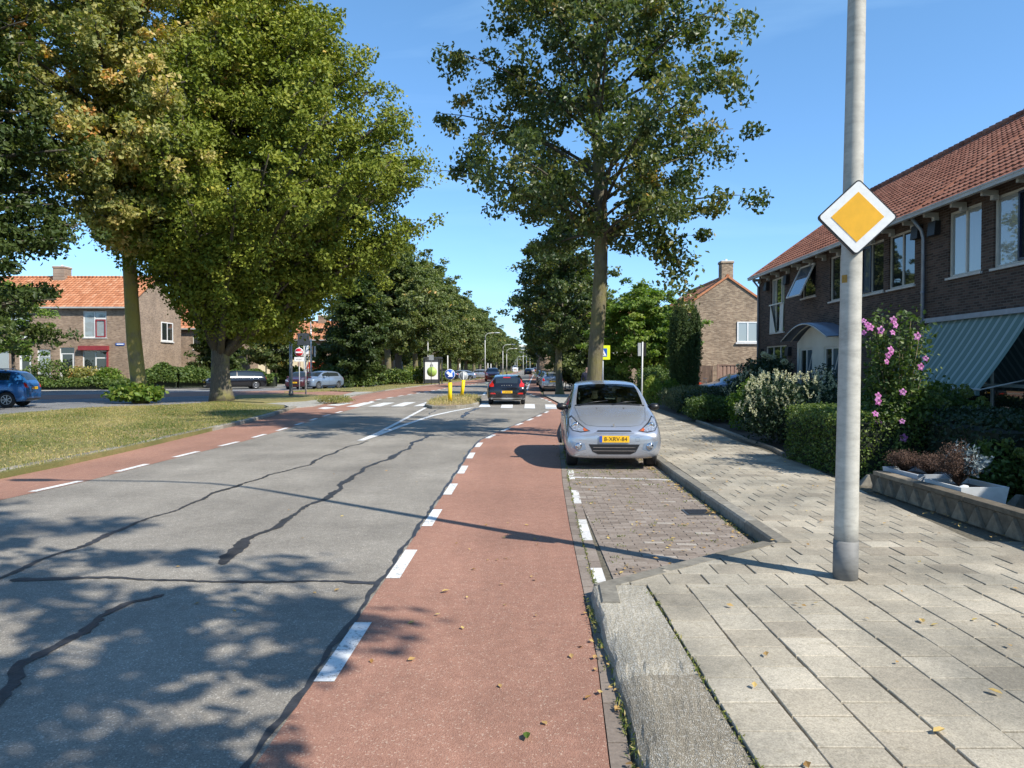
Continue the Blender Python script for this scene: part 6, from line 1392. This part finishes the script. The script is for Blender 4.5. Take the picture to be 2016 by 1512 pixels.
# generic pole
def pole(name,label,px,pyb,pyt,rad,m,Y=None,group=None,z0=0,base=True,cat='pole'):
    g=G(px,pyb,z0) if Y is None else Vector((P(px,0,Y).x,Y,z0)); h=P(px,pyt,g.y).z-z0
    t=thing(name,label,cat,tuple(g),0,group); q=MB(); q.tube([(0,0,-.05),(0,0,h*.5),(0,0,h)],[rad,rad*.9,rad*.75],10); q.build('post',MT[m],t)
    if base: q=MB(); q.tube([(0,0,-.03),(0,0,.32)],[rad*1.35,rad*1.3],10); q.build('base',MT['dark_metal'],t)
    return t,h
def curved_lamp(label,x,y,h,al,dirx,group='street lamps along the avenue',r=.075,rz=0):
    t=thing('street_lamp',label,'street lamp',(x,y,0),rz,group); q=MB()
    q.tube([(0,0,0),(0,0,h*.5),(0,0,h-1.0)],[r,r*.8,r*.6],8); q.build('post',MT['pole_light'],t)
    q=MB(); q.tube([(0,0,h-1.0),(dirx*.05,0,h-.4),(dirx*.4,0,h-.08),(dirx*al,0,h)],[r*.6,r*.55,r*.5,r*.4],8); q.build('arm',MT['pole_light'],t)
    q=MB(); q.tube([(dirx*al,0,h),(dirx*(al+.25),0,h),(dirx*(al+.8),0,h-.0)],[.05,.11,.06],8,flat=.45); q.build('lamp_head',MT['sign_back'],t); return t
LSP=[(955,105,655,'tall lamp post whose top stands before the left avenue crowns'),(990,118,678,'curved white lamp post right of the red car'),(997.5,140,686,'curved lamp post just right of the tallest white one'),(1018,230,702,'small distant curved lamp post above the white van'),(1014,262,707,'faint farthest lamp post behind the white van'),(1030,175,690,'straight distant lamp post left of the dark blue car'),(1036.5,200,693,'distant lamp post over the dark blue car'),(1043.5,235,701,'far lamp post near the right kerb with arm to the left')]
for i,(px,Y,py,l_) in enumerate(LSP):
    p=P(px,py,Y); curved_lamp(l_,p.x,Y,p.z,1.25,-1 if i>=6 else 1,r=.075)
p=P(842,600,84); curved_lamp('white lamp post rising behind the bus shelter into the trees',p.x,84,8.5,1.4,1,r=.09)
p=P(612,628,68); curved_lamp('tall white lamp post standing beside the no entry sign',p.x,68,p.z+.3,.5,-1,r=.10)
# left cluster
t,h=pole('lamp_post','dark grey metal lamp post on the grass patch left of the no entry sign',573,780,640,.105,'pole_grey',cat='street lamp'); h=8.0; 
q=MB(); q.tube([(0,0,4.2),(0,0,8)],[.08,.05],8); q.build('upper_post',MT['pole_grey'],t)
pole('white_post','plain white street pole standing before the leafy garden bank',524,757,666,.075,'pole_light')
pole('white_post','thin white pole right of the silver blue hatchback',659,751,680,.07,'pole_light')
pole('white_post','slim white sign post in front of the silver blue hatchback',602,777,682,.05,'pole_light',base=False)
for px,yb,yt,Y,l in [(789,745,712,100,'thin pale post behind the first left bushes'),(880,746,700,96,'pale post behind the blue arrow sign'),(904,745,716,108,'pale post behind the round grey sign back'),(960,741,715,130,'white post between avenue trunks left of the lamp'),(966,741,716,138,'slanting thin white post left of the curved lamp'),(1057,735,716,190,'white trunk-like post beside the far right parked cars')]:
    pole('white_post',l,px,yb,yt,.09,'pole_light',Y=Y,base=False)
# no entry sign
g=G(589.5,768,0); Yn=g.y; hz=lambda py: P(0,py,Yn).z
t=thing('no_entry_sign','round red no entry sign with small text plate on a white post','sign',tuple(g))
q=MB(); q.tube([(0,0,-.05),(0,0,hz(683))],.035,8); q.build('post',MT['pole_light'],t)
r=8.6/1500*Yn; zc=hz(693.5)
def disc(par,name,r,zc,y0,y1,m): q=MB(); q.lathe([(0,y0),(r,y0),(r,y1),(0,y1)],(0,0,zc),'y',32); return q.build(name,MT[m],par)
disc(t,'rim',r,zc,-.055,-.04,'sign_white'); disc(t,'face',r*.9,zc,-.060,-.056,'sign_red'); q=MB(); q.box(-r*.76,r*.76,-.066,-.061,zc-r*.17,zc+r*.17); q.build('bar',MT['sign_white'],t)
w=9.3/1500*Yn; q=MB(); q.box(-w,w,-.055,-.04,hz(711.5),hz(703)); sp=q.build('text_plate',MT['sign_white'],t)
text_mesh('lettering','m.u.v.',.19,MT['sign_black'],sp,(0,-.057,hz(707.3)),(math.pi/2,0,0),.001)
q=MB(); q.box(-.12,.10,-.03,-.01,hz(721),hz(713)); q.build('lower_plate',MT['fence_wood'],t)
# backs of signs
g=G(594,768,0); t=thing('road_sign','large dark double panel road sign seen from behind','sign',(P(594,0,64).x,64,0)); H_=lambda py: P(0,py,64).z
q=MB(); q.box(-.52,-.02,-.02,.01,H_(679.5),H_(656)); q.box(.0,.50,-.02,.01,H_(679),H_(656.2)); q.build('panel',MT['dark_metal'],t)
q=MB(); q.tube([(.0,.06,0),(.0,.06,H_(656))],.04,8); q.build('post',MT['pole_light'],t)
t=thing('road_sign','small pale rectangular sign back beside the no entry sign','sign',(P(600,0,66).x,66,0)); H_=lambda py: P(0,py,66).z
q=MB(); q.box(-.16,.16,-.02,.01,H_(697),H_(680)); q.build('panel',MT['sign_white'],t); q=MB(); q.tube([(0.1,.06,0),(.1,.06,H_(680))],.03,8); q.build('post',MT['pole_light'],t)
t=thing('road_sign','narrow dark and white sign fixed sideways on the tall white lamp post','sign',(P(613.5,0,67.6).x,67.6,0)); H_=lambda py: P(0,py,67.6).z
q=MB(); q.box(-.05,.10,-.2,.2,H_(702),H_(682)); q.build('panel',MT['sign_black'],t); q=MB(); q.box(.101,.13,-.22,.22,H_(702.5),H_(681.5)); q.build('edge',MT['sign_white'],t)
# yellow bollards on the island
def arrow(par,zc,r):
    q=MB(); d=Vector((.68,0,-.56)).normalized(); p=Vector((-d.z,0,d.x)); c=Vector((0,-.066,zc))
    tip=c+d*r*.70; hb=c-d*r*.02
    q.add([tip,hb+p*r*.62,c+d*r*.0+p*r*.24,c-d*r*.70+p*r*.24,c-d*r*.70-p*r*.24,c+d*r*.0-p*r*.24,hb-p*r*.62],[(0,1,2,3,4,5,6)]); o=q.build('arrow',MT['sign_white'],par); return o
def bollard(px,pyb,pyt,label,front):
    g=G(px,pyb,.12); t=thing('traffic_bollard',label,'bollard',tuple(g)); hh=P(px,pyt,g.y).z-.12; r=.5*8.0/1500*g.y*(1 if front else .85); l=0 if front else .09
    q=MB(); q.tube([(0,0,.04),(l*.5,0,hh*.5),(l,0,hh)],[r,r,r],20); q.build('sleeve',MT['bollard_yellow'],t)
    q=MB(); q.tube([(0,0,-.05),(0,0,.05)],[r*.9,r*.9],16); q.build('base',MT['black_plastic'],t)
    q=MB(); q.tube([(l,0,hh),(l,0,hh+.45)],[.03,.03],8); q.tube([(l,0,hh),(l,0,hh+.02)],[r,r],20); q.build('post',MT['dark_metal'],t)
    return t,g,hh,l
t,g,hh,l=bollard(886,791,753,'yellow bollard carrying the blue diagonal arrow sign',True)
zc=P(0,737,g.y).z-.12; r=10.3/1500*g.y
disc(t,'sign_rim',r,zc,-.06,-.04,'sign_white'); f=disc(t,'sign_face',r*.93,zc,-.064,-.061,'sign_blue'); arrow(t,zc,r)
t,g,hh,l=bollard(909.5,780,748,'leaning yellow bollard with round grey sign back',False)
zc=P(0,740,g.y).z-.12; r=8.6/1500*g.y; q=MB(); q.lathe([(0,-.0),(r,-.0),(r,.02),(0,.02)],(l,0,zc),'y',32); q.build('sign_back',MT['sign_back'],t)
q=MB(); q.box(l-.03,l+.03,-.03,-.005,zc-r*.9,zc+r*.9); q.lathe([(r*.92,-.012),(r*1.0,-.012),(r*1.0,.0)],(l,0,zc),'y',32); q.build('sign_rail',MT['sign_white'],t)
# bus shelter with advert
Yb=76.0; H_=lambda py: P(0,py,Yb).z; sx0=P(833,0,Yb).x; sx1=P(863,0,Yb).x
t=thing('bus_shelter','dark framed bus shelter with bright advert panel under the avenue trees','bus shelter',(sx0,Yb,.06)); w=sx1-sx0
q=MB(); q.box(-.05,w+.05,0,3.2,H_(706)-.06,H_(704)); q.build('roof',MT['dark_metal'],t)
q=MB(); zt=H_(706)-.12
for x,y in ((0,.05),(w,.05),(0,3.1),(w,3.1)): q=MB(); q.box(x-.06,x+.06,y-.05,y+.05,-.06,zt); q.build('post',MT['dark_metal'],t)
q=MB(); q.box(.0,w,-.0,.1,.1,zt); q.build('poster_case',MT['dark_metal'],t)
q=MB(); q.box(.10,w-.12,-.012,-.002,H_(748),H_(714)); pc=q.build('poster',MT['sign_white'],t)
zc=H_(733); q=MB(); q.lathe([(0,-.016),(.50,-.016),(.50,-.0125)],(w*.52,0,zc),'y',28); q.build('poster_disc',MT['poster_green'],pc)
q=MB(); q.box(w*.5-.14,w*.5-.09,-.0165,-.0125,H_(724),H_(719)); q.box(w*.5+.09,w*.5+.14,-.0165,-.0125,H_(724),H_(719)); q.box(w*.5-.14,w*.5+.14,-.0195,-.017,H_(720.2),H_(719)); q.build('poster_mark',MT['dark_metal'],pc)
q=MB(); q.box(-.02,.02,.2,3.0,.3,zt-.1); q.build('side_glass',MT['window_glass'],t)
g=G(849,757,.06); t=thing('bus_stop_sign','dark bus stop pole with small square flag before the shelter','sign',tuple(g)); H2_=lambda py: P(0,py,g.y).z-.06
q=MB(); q.tube([(0,0,-.02),(0,0,H2_(702))],.035,8); q.build('post',MT['dark_metal'],t); q=MB(); q.box(-.22,.24,-.04,.0,H2_(709),H2_(699)); q.build('flag',MT['sign_back'],t)
# pedestrian crossing sign
Yz=31.0; p=P(1187,694,Yz); t=thing('crossing_sign','fluorescent yellow pedestrian crossing sign with blue square partly behind the trunk','sign',(p.x,Yz,.1)); zc=p.z-.1; s=14/1500*Yz
q=MB(); q.tube([(0,.05,-.1),(0,.05,zc+s)],.035,8); q.build('post',MT['pole_grey'],t)
q=MB(); q.box(-s,s,-.015,.015,zc-s,zc+s); q.build('panel',MT['fluor_yellow'],t); q=MB(); a=s*.58; q.box(-a,a,-.02,-.0155,zc-a,zc+a); bl=q.build('blue_square',MT['sign_blue'],t)
q=MB(); q.add([(-a*.85,-.022,zc-a*.8),(a*.85,-.022,zc-a*.8),(0,-.022,zc+a*.85)],[(0,1,2)]); q.build('triangle',MT['sign_white'],bl)
q=MB(); 
q.lathe([(0,-.025),(a*.12,-.025)],(-.0,0,zc+a*.32),'y',12); q.beam((0,-.024,zc+a*.2),(-a*.02,-.024,zc-a*.2),.004,a*.16); q.beam((-a*.02,-.0245,zc-a*.15),(a*.28,-.0245,zc-a*.65),.004,a*.1); q.beam((-a*.02,-.0245,zc-a*.15),(-a*.28,-.0245,zc-a*.65),.004,a*.1)
q.build('walker',MT['sign_black'],bl)
# grey pole with side-on sign on the pavement
g=Vector((P(1266,0,27).x,27,.1)); H3_=lambda py: P(0,py,27).z-.1; t=thing('parking_sign','slim grey pole with side-on rectangular sign before the robinia','sign',tuple(g))
q=MB(); q.tube([(0,0,0),(.03,0,H3_(673))],[.028,.026],8); q.build('post',MT['pole_light'],t)
q=MB(); m=Matrix.Rotation(R(38),3,'Z'); q.obox((-.03,.02,H3_(688)),.30,.02,.46,m); q.build('panel',MT['sign_back'],t); q=MB(); q.obox((.06,.05,H3_(688)),.03,.25,.48,m); q.build('box',MT['sign_black'],t)
# estate boards and slim banner far right
for px,l in ((1114.6,'left white and purple notice board among the far right gardens'),(1121.8,'right white and purple notice board among the far right gardens')):
    Y=60; t=thing('notice_board',l,'sign',(P(px,0,Y).x,Y,.06)); H_=lambda py: P(0,py,Y).z-.06
    q=MB(); q.box(-.13,.13,-.015,.015,H_(730),H_(720.5)); q.build('panel',MT['sign_white'],t); q=MB(); q.box(-.125,.125,-.018,-.0155,H_(727),H_(725)); q.box(-.125,.125,-.018,-.0155,H_(723.5),H_(721.5)); q.build('stripe',MT['sign_blue'],t); q=MB(); q.tube([(0,0,0),(0,.0,H_(730))],.03,6); q.build('post',MT['dark_metal'],t)
t=thing('banner','tall narrow white banner behind the right parked cars','sign',(P(1084,0,100).x,100,.06)); q=MB(); q.box(-.14,.14,-.02,.02,.8,3.3); q.build('cloth',MT['sign_white'],t); q=MB(); q.tube([(-.16,0,0),(-.16,0,3.4)],.02,6); q.build('post',MT['dark_metal'],t)
# white board in the left garden
Y=60.9; t=thing('garden_board','plain white board standing in the left front garden','board',(P(186,0,Y).x,Y,0)); H_=lambda py: P(0,py,Y).z
q=MB(); a,b_=P(171,0,Y).x-P(186,0,Y).x,P(201,0,Y).x-P(186,0,Y).x; q.box(a,b_,-.03,.03,H_(748),H_(726)); q.build('panel',MT['sign_white'],t); q=MB(); q.box(-.05,.0,-.02,.02,0,H_(748)); q.box(.2,.25,-.02,.02,0,H_(748)); q.build('leg',MT['pole_light'],t)
# bicycle by the fence
def bicycle():
    t=thing('bicycle','dark bicycle leaning near the brown fence','bicycle',(P(1382,0,47).x,47,.07),R(10))
    for x in (-.52,.52): q=MB(); q.tube([(x+.33*math.cos(a),0,.34+.33*math.sin(a)) for a in np.linspace(0,2*math.pi,25)],.016,6,cap=False); [q.tube([(x,0,.34),(x+.33*math.cos(a),0,.34+.33*math.sin(a))],.003,3) for a in np.linspace(0,6,12)]; q.build('wheel',MT['rubber'],t)
    q=MB(); 
    for a,b_ in (((-.52,0,.34),(-.08,0,.30)),((-.08,0,.30),(-.2,0,.85)),((-.2,0,.85),(-.52,0,.34)),((-.18,0,.78),(.38,0,.82)),((-.08,0,.30),(.38,0,.75)),((.36,0,.95),(.52,0,.34))): q.tube([a,b_],.016,6)
    q.build('frame',MT['dark_metal'],t); q=MB(); q.tube([(.36,-.28,1.0),(.38,0,.98),(.36,.28,1.0)],.014,6); q.build('handlebar',MT['chrome'],t); q=MB(); q.obox((-.22,0,.89),.24,.13,.05); q.build('saddle',MT['black_plastic'],t)
bicycle()
bush('red_leaved_plant','reddish dry plant at the foot of the gable house','plant',(P(1375,0,43).x,43,.07),(.55,.5,.45),1300,.09,'red_flower',205,(.0,.2))
# person walking on the far pavement, beside the trunk of the near lime
def person():
    t=thing('person','dark clothed person with white bag standing beyond the silver car left of the trunk','person',(P(1158,0,34).x,34,.06),R(160))
    me=bpy.data.meshes.new('body'); V=[(0,0,.95),(0,0,1.15),(0,.0,1.38),(0,.01,1.50),(0,.02,1.60),(0,.03,1.70),(.10,0,.90),(.11,.03,.50),(.12,0,.09),(.12,.14,.04),(-.10,0,.90),(-.12,-.05,.50),(-.13,-.12,.09),(-.13,.02,.04),(.19,0,1.40),(.25,.02,1.13),(.22,.16,.93),(.21,.2,.86),(-.19,0,1.40),(-.25,.0,1.13),(-.24,.12,.92),(-.23,.15,.85)]
    E=[(0,1),(1,2),(2,3),(3,4),(4,5),(0,6),(6,7),(7,8),(8,9),(0,10),(10,11),(11,12),(12,13),(2,14),(14,15),(15,16),(16,17),(2,18),(18,19),(19,20),(20,21)]
    Rr=[.15,.145,.17,.06,.095,.08,.095,.065,.042,.04,.095,.065,.042,.04,.07,.048,.034,.03,.07,.048,.034,.03]
    me.from_pydata(V,E,[]); o=bpy.data.objects.new('body',me); C.objects.link(o); m=o.modifiers.new('skin','SKIN'); 
    for v,r_ in zip(me.skin_vertices[0].data if me.skin_vertices else [],Rr): v.radius=(r_,r_)
    if not me.skin_vertices:
        bm=bmesh.new(); bm.from_mesh(me); ly_=bm.verts.layers.skin.verify(); bm.verts.ensure_lookup_table()
        for v,r_ in zip(bm.verts,Rr): v[ly_].radius=(r_,r_*.8); v[ly_].use_root=(v.index==0)
        bm.to_mesh(me); bm.free()
    s=o.modifiers.new('sub','SUBSURF'); s.levels=1; s.render_levels=1
    dg=bpy.context.evaluated_depsgraph_get(); m2=bpy.data.meshes.new_from_object(o.evaluated_get(dg)); bpy.data.objects.remove(o)
    for k in ('person_clothes','person_skin','person_hair'): m2.materials.append(MT[k])
    for p in m2.polygons: p.material_index=2 if p.center.z>1.66 or (p.center.z>1.56 and p.center.y<.01) else (1 if p.center.z>1.47 or (abs(p.center.x)>.17 and p.center.z<.93) else 0); p.use_smooth=True
    b_=bpy.data.objects.new('body',m2); C.objects.link(b_); b_.parent=t
    bg_=thing('shopping_bag','white bag hanging from the hand of the person by the trunk','bag',(t.location.x-.27,33.9,.63)); q=MB(); q.add([(-.14,-.05,0),(.14,-.05,0),(.14,.05,0),(-.14,.05,0),(-.12,-.03,.3),(.12,-.03,.3),(.12,.03,.3),(-.12,.03,.3)],[(3,2,1,0),(4,5,6,7),(0,1,5,4),(1,2,6,5),(2,3,7,6),(3,0,4,7)]); q.build('pouch',MT['sign_white'],bg_); q=MB(); q.tube([(-.08,0,.3),(0,0,.40),(.08,0,.3)],.008,5); q.build('handle',MT['sign_white'],bg_)
simple('person_clothes',(.03,.03,.05),.8,.2,8); simple('person_skin',(.45,.28,.2),.6,.05,8); simple('person_hair',(.04,.03,.02),.7,.1,20)
person()
# ---- low concrete wall with triangle blocks
t=thing('low_garden_wall','low concrete garden wall cast with a row of triangles','wall',(4.83,0,.1)); q=MB()
wy0,wy1=2.0,10.15; h=.27; T=.14
q.box(.012,T,wy0,wy1,-.1,h-.05); q.build('core',MT['garden_wall_stone'],t)
n=int((wy1-wy0)/.30); q=MB(); q2=MB()
for k in range(n):
    a=wy0+k*(wy1-wy0)/n; b_=a+(wy1-wy0)/n; m=(a+b_)/2; g_=.012
    def tri(Q,pts,x,tt):
        c=sum((Vector(p) for p in pts),Vector((0,0)))/3; pin=[Vector(p).lerp(c,.10) for p in pts]
        Q.add([(x,p.x,p.y) for p in pin]+[(.012,p[0],p[1]) for p in pts],[(0,1,2),(0,3,4,1),(1,4,5,2),(2,5,3,0)],0,tt)
    tri(q,[(a+g_,0.0),(m,h-.065),(b_-g_,0.0)],-.022,random.uniform(.5,1)); tri(q2,[(m+g_,h-.055),(b_+(b_-a)/2-g_,h-.055),(b_,.012)],.002,random.uniform(0,.4))  # recessed blocks tinted darker than raised triangles, shading the relief by colour
    if k==0: pass
q.build('triangles',MT['garden_wall_stone'],t); q2.build('blocks',MT['garden_wall_stone'],t)
q=MB()
for k in range(8): a=wy0+k*(wy1-wy0)/8; q.box(-.012,T+.012,a+.004,a+(wy1-wy0)/8-.004,h-.055,h,0,random.random())
q.build('coping',MT['garden_wall_stone'],t,bevel=.008)
q=MB(); q.add([(0,wy1,-.1),(T,wy1,-.1),(T,wy1+.06,-.1),(0,wy1+.06,-.1),(0,wy1,h),(T,wy1,h)],[(0,3,4),(1,5,2),(3,2,5,4)],0,.4); q.build('end_stone',MT['garden_wall_stone'],t)
def pyramid(x,y,s,label):
    t=thing('edging_stone',label,'stone',(x,y,.06),random.uniform(-.2,.2)); q=MB(); q.add([(-s,-s*.5,0),(s,-s*.5,0),(s,s*.5,0),(-s,s*.5,0),(-s*.15,-s*.25,s*1.05),(s*.15,-s*.25,s*1.05),(s*.15,s*.25,s*1.05),(-s*.15,s*.25,s*1.05)],[(4,5,6,7),(0,1,5,4),(1,2,6,5),(2,3,7,6),(3,0,4,7)],0,.3); q.build('block',MT['kerb_stone'],t,bevel=.012)
for (x,y,s,l) in [(5.05,10.75,.16,'triangular concrete edging stone left of the low wall end'),(6.02,9.0,.17,'triangular edging stone right of the large dead shrub'),(6.3,8.2,.17,'triangular edging stone at the right frame edge'),(5.55,10.7,.13,'small triangular edging stone behind the small planter')]: pyramid(x,y,s,l)
# planters
def planter(label,x,y,w,d,h,rz,pl,seed):
    t=thing('planter',label,'planter',(x,y,.065),rz); q=MB(); tp=1.0; b_=.86; e=.025
    o=[(-w/2*b_,-d/2*b_,0),(w/2*b_,-d/2*b_,0),(w/2*b_,d/2*b_,0),(-w/2*b_,d/2*b_,0),(-w/2,-d/2,h),(w/2,-d/2,h),(w/2,d/2,h),(-w/2,d/2,h),(-w/2+e,-d/2+e,h),(w/2-e,-d/2+e,h),(w/2-e,d/2-e,h),(-w/2+e,d/2-e,h),(-w/2+e,-d/2+e,h-.06),(w/2-e,-d/2+e,h-.06),(w/2-e,d/2-e,h-.06),(-w/2+e,d/2-e,h-.06)]
    q.add(o,[(0,1,5,4),(1,2,6,5),(2,3,7,6),(3,0,4,7),(4,5,9,8),(5,6,10,9),(6,7,11,10),(7,4,8,11),(8,9,13,12),(9,10,14,13),(10,11,15,14),(11,8,12,15)]); q.build('trough',MT[pl],t); q=MB(); q.add([o[i] for i in (12,13,14,15)],[(0,1,2,3)]); q.build('soil',MT['soil'],t)
simple('planter_grey',(.42,.46,.50),.7,.1,6); simple('planter_white',(.55,.56,.55),.7,.1,6)
planter('long low grey planter with dried brown plants behind the wall',5.24,9.85,.46,.8,.35,R(3),'planter_grey',1)
planter('large pale grey planter with a dead shrub behind the wall',5.28,8.85,.56,.7,.34,R(3),'planter_white',2)
def dead(label,x,y,z,r,h,seed,silver=0):
    t=thing('dried_plant',label,'plant',(x,y,z)); rr=random.Random(seed); rg=np.random.default_rng(seed); q=MB(); pts=[];spt=[]
    for k in range(90):
        a=rr.uniform(0,6.28); s=rr.uniform(.2,1); e=Vector((math.cos(a)*r*s,math.sin(a)*r*s,h*rr.uniform(.5,1)*(1.15-s*.35))); m=e*.5+Vector((rr.gauss(0,.02),rr.gauss(0,.02),h*.06))
        q.tube([(0,0,0),m,e],[.005,.003,.0015],4,cap=False); 
        (spt if (silver and a>-.5 and math.cos(a)>.1 and rr.random()<silver) else pts).append([tuple(m.lerp(e,w)) for w in (.2,.4,.6,.8,1.0)])
    q.build('stems',MT['dead_twig'],t)
    for L_,m,nm,sz,n_ in ((pts,'dead_twig','foliage',.02,13),(spt,'silver_leaf','silver_leaves',.06,7)):
        if L_:
            c=np.array(L_).reshape(-1,3); c=np.repeat(c,n_,axis=0)+rg.normal(size=(len(c)*n_,3))*(.022 if nm=='foliage' else .03); cloud(c,sz,rg,m,nm,t,(.5,.3),.1,2.2,-.5)
dead('small brown dried plant in the long grey planter',5.16,10.0,.37,.25,.28,3); dead('dried reddish plant tuft at the near end of the long planter',5.34,9.7,.37,.22,.25,4)
dead('big dead heather-like shrub with silvery shoots in the pale planter',5.26,8.95,.36,.33,.48,5,.75)
t=thing('crumpled_paper','crumpled white paper lying in the pale planter','litter',(5.12,8.6,.39)); rg=np.random.default_rng(3); v=rg.normal(size=(40,3)); v/=np.linalg.norm(v,axis=1)[:,None]; bm=bmesh.new(); [bm.verts.new(tuple(p*rg.uniform(.02,.05)*np.array([1.3,1,.8]))) for p in v]; bmesh.ops.convex_hull(bm,input=bm.verts); me=bpy.data.meshes.new('paper'); bm.to_mesh(me); bm.free(); me.materials.append(MT['sign_white']); o=bpy.data.objects.new('paper',me); C.objects.link(o); o.parent=t
# ---- grass blades, weeds, fallen leaves (uncountable)
def poly_pts(poly,n,rg):
    xs=[p[0] for p in poly];ys=[p[1] for p in poly]; out=[]
    while len(out)<n:
        x=rg.uniform(min(xs),max(xs));y=rg.uniform(min(ys),max(ys)); c=False
        for i in range(len(poly)):
            a,b_=poly[i],poly[(i+1)%len(poly)]
            if (a[1]>y)!=(b_[1]>y) and x<(b_[0]-a[0])*(y-a[1])/(b_[1]-a[1])+a[0]: c=not c
        if c: out.append((x,y))
    return np.array(out)
def stuff(name,pos,size,mat_,tint,nz,elong,droop,seed,label=None):
    rg=np.random.default_rng(seed); V,F=leaf_arrays(pos,size,rg,nz,elong,droop); o=mesh_np(name,V,F,MT[mat_],np.clip(tint[0]+(np.array([.32*math.sin(a*.9+.7*math.cos(b*.6))*math.cos(b*.45+a*.3)+.18*math.sin(a*2.3+b) for a,b in pos[:,:2]]) if name=='grass' else 0)+rg.normal(size=len(pos))*tint[1],0,1)); o['kind']='stuff'
    if label: o['label']=label
    return o
rg=np.random.default_rng(8)
nv=[(p.x,p.y) for p in NV]; nv=[p for p in nv if True]
pp=poly_pts([(p.x,p.y) for p in GL([(-60,945),(0,931),(130,906),(260,878),(400,846),(470,829.5),(535,812.5),(556,803),(440,790),(330,797.5),(200,801),(100,808),(-60,822)],.1)],75000,rg); pp=pp[[math.sin(a*2.1+math.cos(b*1.7))*math.cos(b*1.9)+rg.uniform(-.9,1.2)>-.45 for a,b in pp]]
pos=np.column_stack([pp,.1+rg.uniform(-.005,.02,len(pp))+.03*rg.uniform(0,1,len(pp))**5]); n1=np.sin(pp[:,0]*.9)+np.cos(pp[:,1]*.7+pp[:,0]*.4); stuff('grass',pos,.075,'blade',(.48,.35),0,7,-2.5,9,'patchy sunburnt grass on the left verge')
fv=poly_pts([(p.x,p.y) for p in FV[:18]],16000,rg); stuff('grass',np.column_stack([fv,.06+rg.uniform(0,.06,len(fv))]),.13,'blade',(.6,.3),0,6,-2.5,10,'dry grass on the far verge')
iv=poly_pts([(p.x,p.y) for p in GL([(838,800),(850,791),(880,783),(915,781),(940,783),(948,790),(943,797),(925,802),(850,804)],.0)],3800,rg); stuff('grass',np.column_stack([iv,.12+rg.uniform(0,.16,len(iv))*rg.uniform(0,1,len(iv))]),.13,'blade',(.98,.22),0,7,-2.5,12,'dry brown weeds on the traffic island')
# weeds between bay bricks and along the edges
wp=[]
for k in range(330):
    x=rg.uniform(.9,2.45); y=rg.uniform(5.9,17); 
    if y<6.2 and x>1.5: continue
    dens=.25 if y<10.5 else .7
    if rg.random()<dens or (y>11.5 and y<13.4): c=np.array([x,y,.008]); m=int(rg.integers(4,14)); wp.append(c+rg.normal(size=(m,3))*np.array([.03,.02,.006])+np.array([0,0,.01]))
for k in range(160): y=rg.uniform(3,17.4); wp.append(np.array([interp_x(RK,y)+.10+rg.normal()*.008,y,.012])+rg.normal(size=(6,3))*np.array([.008,.03,.006]))
for k in range(110): y=rg.uniform(2.6,5.6); wp.append(np.array([(.555 if k%2 else 1.012),y,.03 if k%2 else .1])+rg.normal(size=(5,3))*np.array([.012,.03,.008]))
for k in range(120): y=rg.uniform(7.4,17.4); wp.append(np.array([2.42,y,.012])+rg.normal(size=(4,3))*np.array([.03,.04,.006]))
wp=np.concatenate(wp); stuff('weeds',wp,.03,'blade',(.35,.35),.1,3.5,-1,13,'small weeds in the joints of bay and kerb')
fl=[]
def sc(n,x0,x1,y0,y1,z,cl=1):
    for k in range(n):
        c=np.array([rg.uniform(x0,x1),rg.uniform(y0,y1),z]); m=int(rg.integers(1,cl+1)); fl.append(c+rg.normal(size=(m,3))*np.array([.035,.035,.003]))
sc(150,.85,2.45,5.9,17,.016,2); sc(50,1.1,4.8,2.8,9,.115); sc(90,2.7,5.0,9,24,.12,2); sc(80,2.33,2.46,7.2,17,.02,4); sc(22,-.6,.4,3,9,.016); sc(40,-3,0,4,26,.012); sc(14,.44,.56,3,5.4,.02,2); sc(60,4.6,4.82,5,11,.118,2)
nl=poly_pts([(p.x,p.y) for p in GL([(0,931),(260,878),(400,846),(535,812.5),(440,790),(200,801),(0,822)],.1)],4200,rg); fl.append(np.column_stack([nl,np.full(len(nl),.15)]))
stuff('fallen_leaves',np.concatenate(fl),.042,'dry_leaf',(.5,.3),.75,1.5,0,14,'yellow brown fallen leaves scattered on paving and grass')
sc2=poly_pts([(p.x,p.y) for p in GL([(0,931),(260,878),(400,846),(535,812.5),(440,790),(200,801),(0,822)],.1)],10,rg)
# a few single leaves near the camera
for i,(px,py) in enumerate([(1037,1448),(878,1163),(1815,1222),(1848,1438),(1960,1362)]):
    g=G(px,py,.02 if px<1200 else .115); t=thing('fallen_leaf',['green fallen leaf on the red lane near the camera','yellow fallen leaf farther up the red lane','pale yellow leaf on the tiles beyond the lamp pole','yellow leaf near the bottom right tiles','curled orange leaf at the right edge of the tiles'][i],'leaf',tuple(g),random.uniform(0,6))
    q=MB(); q.add([(-.035,0,.002),(-.01,.018,.008),(.02,.013,.01),(.038,0,.003),(.02,-.015,.009),(-.012,-.018,.006),(0,0,0)],[(0,6,1),(1,6,2),(2,6,3),(3,6,4),(4,6,5),(5,6,0)],0,.2 if i==0 else .7); q.build('blade',MT['bright_leaf' if i==0 else 'dry_leaf'],t)
